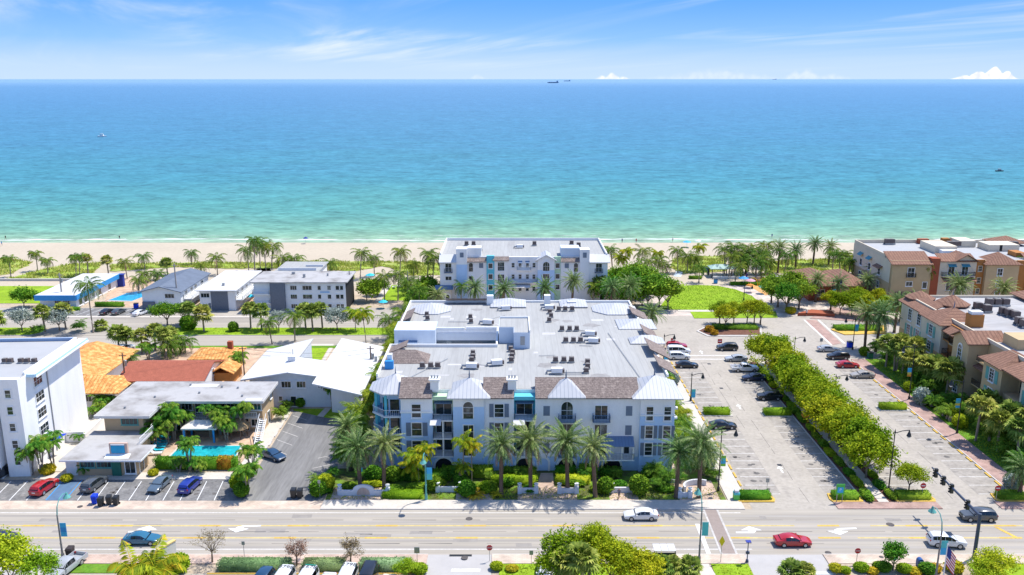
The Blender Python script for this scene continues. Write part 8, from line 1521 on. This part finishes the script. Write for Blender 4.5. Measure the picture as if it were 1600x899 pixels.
# ================================================================== people and boats
def person(px, py, label, shirt, trousers, stride=.25, arm=.2, rz=0., z=.1, sit=False):
    x, y = G(px, py); me = bpy.data.meshes.new('person'); J = dict(p=(0, 0, .92), c=(0, 0, 1.2), n=(0, 0, 1.46), h0=(0, 0, 1.56), h1=(0, 0, 1.72), sl=(-.17, 0, 1.40), sr=(.17, 0, 1.40), el=(-.25, arm * .6, 1.13), er=(.25, -arm * .6, 1.13), wl=(-.25, arm * 1.3, .9), wr=(.25, -arm * 1.3, .9), hl=(-.25, arm * 1.6, .8), hr=(.25, -arm * 1.6, .8), kl=(-.1, -stride * .6, .5), kr=(.1, stride * .7, .5), al=(-.1, -stride * 1.4, .1), ar=(.1, stride, .08), tl=(-.1, -stride * 1.4 + .18, .05), tr=(.1, stride + .2, .04), ql=(-.09, 0, .88), qr=(.09, 0, .88))
    ks = list(J); E_ = [('p', 'c'), ('c', 'n'), ('n', 'h0'), ('h0', 'h1'), ('n', 'sl'), ('n', 'sr'), ('sl', 'el'), ('sr', 'er'), ('el', 'wl'), ('er', 'wr'), ('wl', 'hl'), ('wr', 'hr'), ('p', 'ql'), ('p', 'qr'), ('ql', 'kl'), ('qr', 'kr'), ('kl', 'al'), ('kr', 'ar'), ('al', 'tl'), ('ar', 'tr')]
    me.from_pydata([J[k] for k in ks], [(ks.index(a), ks.index(c)) for a, c in E_], []); o = bpy.data.objects.new('person', me); COL.objects.link(o); md = o.modifiers.new('s', 'SKIN'); me.skin_vertices.__len__() if me.skin_vertices else None
    rad = dict(p=.15, c=.15, n=.08, h0=.09, h1=.09, sl=.08, sr=.08, el=.05, er=.05, wl=.035, wr=.035, hl=.035, hr=.035, kl=.065, kr=.065, al=.045, ar=.045, tl=.04, tr=.04, ql=.1, qr=.1)
    if not me.skin_vertices:
        with bpy.context.temp_override(object=o, active_object=o): bpy.ops.mesh.customdata_skin_add() if hasattr(bpy.ops.mesh, 'customdata_skin_add') else None
    for i, k in enumerate(ks): me.skin_vertices[0].data[i].radius = (rad[k], rad[k])
    me.skin_vertices[0].data[0].use_root = True; o.modifiers.new('u', 'SUBSURF').levels = 1
    bpy.context.view_layer.update(); m2 = bpy.data.meshes.new_from_object(o.evaluated_get(bpy.context.evaluated_depsgraph_get())); bpy.data.objects.remove(o)
    for m_ in (M_skin, shirt, trousers, M_black): m2.materials.append(m_)
    for f in m2.polygons: zz = f.center.z; f.material_index = 3 if (zz > 1.66 or zz < .07) else (0 if zz > 1.47 or (abs(f.center.x) > .2 and zz < 1.12) else (1 if zz > .93 else (2 if zz > .5 else 0))); f.use_smooth = True
    q = bpy.data.objects.new('person', m2); COL.objects.link(q); q.location = (x, y, z); q.rotation_euler = (0, 0, rz); tag(q, label, 'person'); return q
person(967, 781, 'person in grey top and dark shorts walking on the sidewalk', mat('shirt_grey', (.12, .11, .14), .9), mat('shorts_dark', (.06, .05, .07), .9), z=.13)
for i, (px, py, c, lb) in enumerate(((972, 380, M_navy, 'person in navy standing on the beach beside the roof edge'), (994, 380, M_red, 'person in red on the beach near the waterline'), (9, 375, M_black, 'person in black at the waterline on the far left'), (187, 375, M_black, 'person in dark clothes walking at the waterline'), (1051, 378, M_condw, 'person in white by the beach parasols'), (1206, 372, M_navy, 'person in navy at the water near the palm grove'), (1260, 494, M_condw, 'person in white top on the brick plaza'), (3, 384, M_bsky, 'person in light blue on the sand at the left edge'))):
    person(px, py, lb, c, M_navy if i % 2 else M_black, z=.05)
def boat(px, py, L_, label, hull, top, nm='motor_boat', rz=0.):
    x, y = G(px, py, -.3); t = thing(nm, label, 'boat' if L_ < 40 else 'ship', (x, y, -.3), rz); w_, h = L_ * .15, L_ * .13 if L_ < 40 else L_ * .075
    v = [(-L_ / 2, -w_, 0), (L_ * .28, -w_, 0), (L_ / 2, 0, 0), (L_ * .28, w_, 0), (-L_ / 2, w_, 0)]; b = MB(); b.add(v + [(a * 1.04, c * 1.12, h) for a, c, _ in v], [(4, 3, 2, 1, 0), (5, 6, 7, 8, 9)] + [(i, (i + 1) % 5, 5 + (i + 1) % 5, 5 + i) for i in range(5)]); b.build('hull', hull, t, local=True)
    if L_ < 40:
        MB().box(-L_ * .2, L_ * .15, -w_ * .7, w_ * .7, h, h * 2.1).build('cabin', top, t, local=True); MB().box(-L_ * .24, L_ * .1, -w_ * .75, w_ * .75, h * 2.7, h * 2.85).build('hard_top', top, t, local=True)
        for sx in (-L_ * .2, L_ * .06):
            for sy in (-w_ * .65, w_ * .65): MB().tube([(sx, sy, h * 2.1), (sx, sy, h * 2.7)], L_ * .008, 4).build('post', M_steel, t, local=True)
    else:
        MB().box(-L_ * .44, -L_ * .32, -w_ * .8, w_ * .8, h, h * 2.7).build('bridge', top, t, local=True); MB().box(-L_ * .47, -L_ * .44, -w_ * .3, w_ * .3, h, h * 3.1).build('funnel', hull, t, local=True)
        for k in range(4): MB().box(-L_ * .25 + k * L_ * .17, -L_ * .13 + k * L_ * .17, -w_ * .7, w_ * .7, h, h * 1.35).build('cargo_hatch', top, t, local=True)
M_ship = mat('ship_hull', (.10, .18, .28), .7); M_shipt = mat('ship_top', (.24, .34, .46), .7)
boat(160, 214, 9, 'white motor yacht far out on the water', M_condw, M_condw); boat(1562, 268, 5.2, 'small dark motor boat near the right edge', mat('boat_grey', (.08, .09, .1), .5), mat('boat_pale', (.35, .36, .38), .6)); boat(864, 130, 150, 'large cargo ship near the horizon', M_ship, M_shipt, 'cargo_ship', R(180)); boat(886, 127.2, 150, 'smaller looking ship right of the cargo ship', M_ship, M_shipt, 'cargo_ship', R(180)); boat(1210, 124.6, 240, 'faint ship on the horizon line', M_shipt, M_shipt, 'cargo_ship', R(180))
print('LABELS', len(LABELS))

# conduit runs, drains and repairs on the big roof
for i, (a, c) in enumerate((((640, 590), (700, 560)), ((700, 503), (735, 503)), ((868, 555), (842, 556)), ((905, 540), (925, 541)), ((760, 500), (790, 492)), ((745, 570), (770, 572)), ((950, 520), (1000, 590)))):
    o = MB().tube([G(*a, 13.05) + (13.05,), G(*c, 13.05) + (13.05,)], .05, 4).build('conduit', M_steel); tag(o, 'thin conduit lying on the large grey roof, run number %s' % ORD[i], 'pipe', 'roof conduits')
random.seed(31); M_rp = mat('roof_repair', (.50, .49, .48), .85, .1); M_rs = mat('roof_stain', (.29, .28, .27), .9, .2, 1.)
for k in range(26):
    x, y = rnd(-20, 24), rnd(127, 177)
    if not (x < -1.5 and 144 < y < 160) and not (-4 < x < 5 and 143 < y < 158): MB().prism(wobble(rect(x, x + rnd(.6, 2.6), y, y + rnd(.4, 1.6)), .05, 1), 12.9, 12.908).build('roof_patch', M_rp, A)
for k in range(14):
    x, y = rnd(-18, 23), rnd(128, 175)
    if not (x < -1.5 and 144 < y < 160): n_ = 14; r_ = rnd(.7, 2.0); MB().prism([(x + r_ * rnd(.7, 1.2) * math.cos(k2 * 6.283 / n_), y + r_ * rnd(.5, .9) * math.sin(k2 * 6.283 / n_)) for k2 in range(n_)], 12.9, 12.905).build('ponding_stain', M_rs, A)
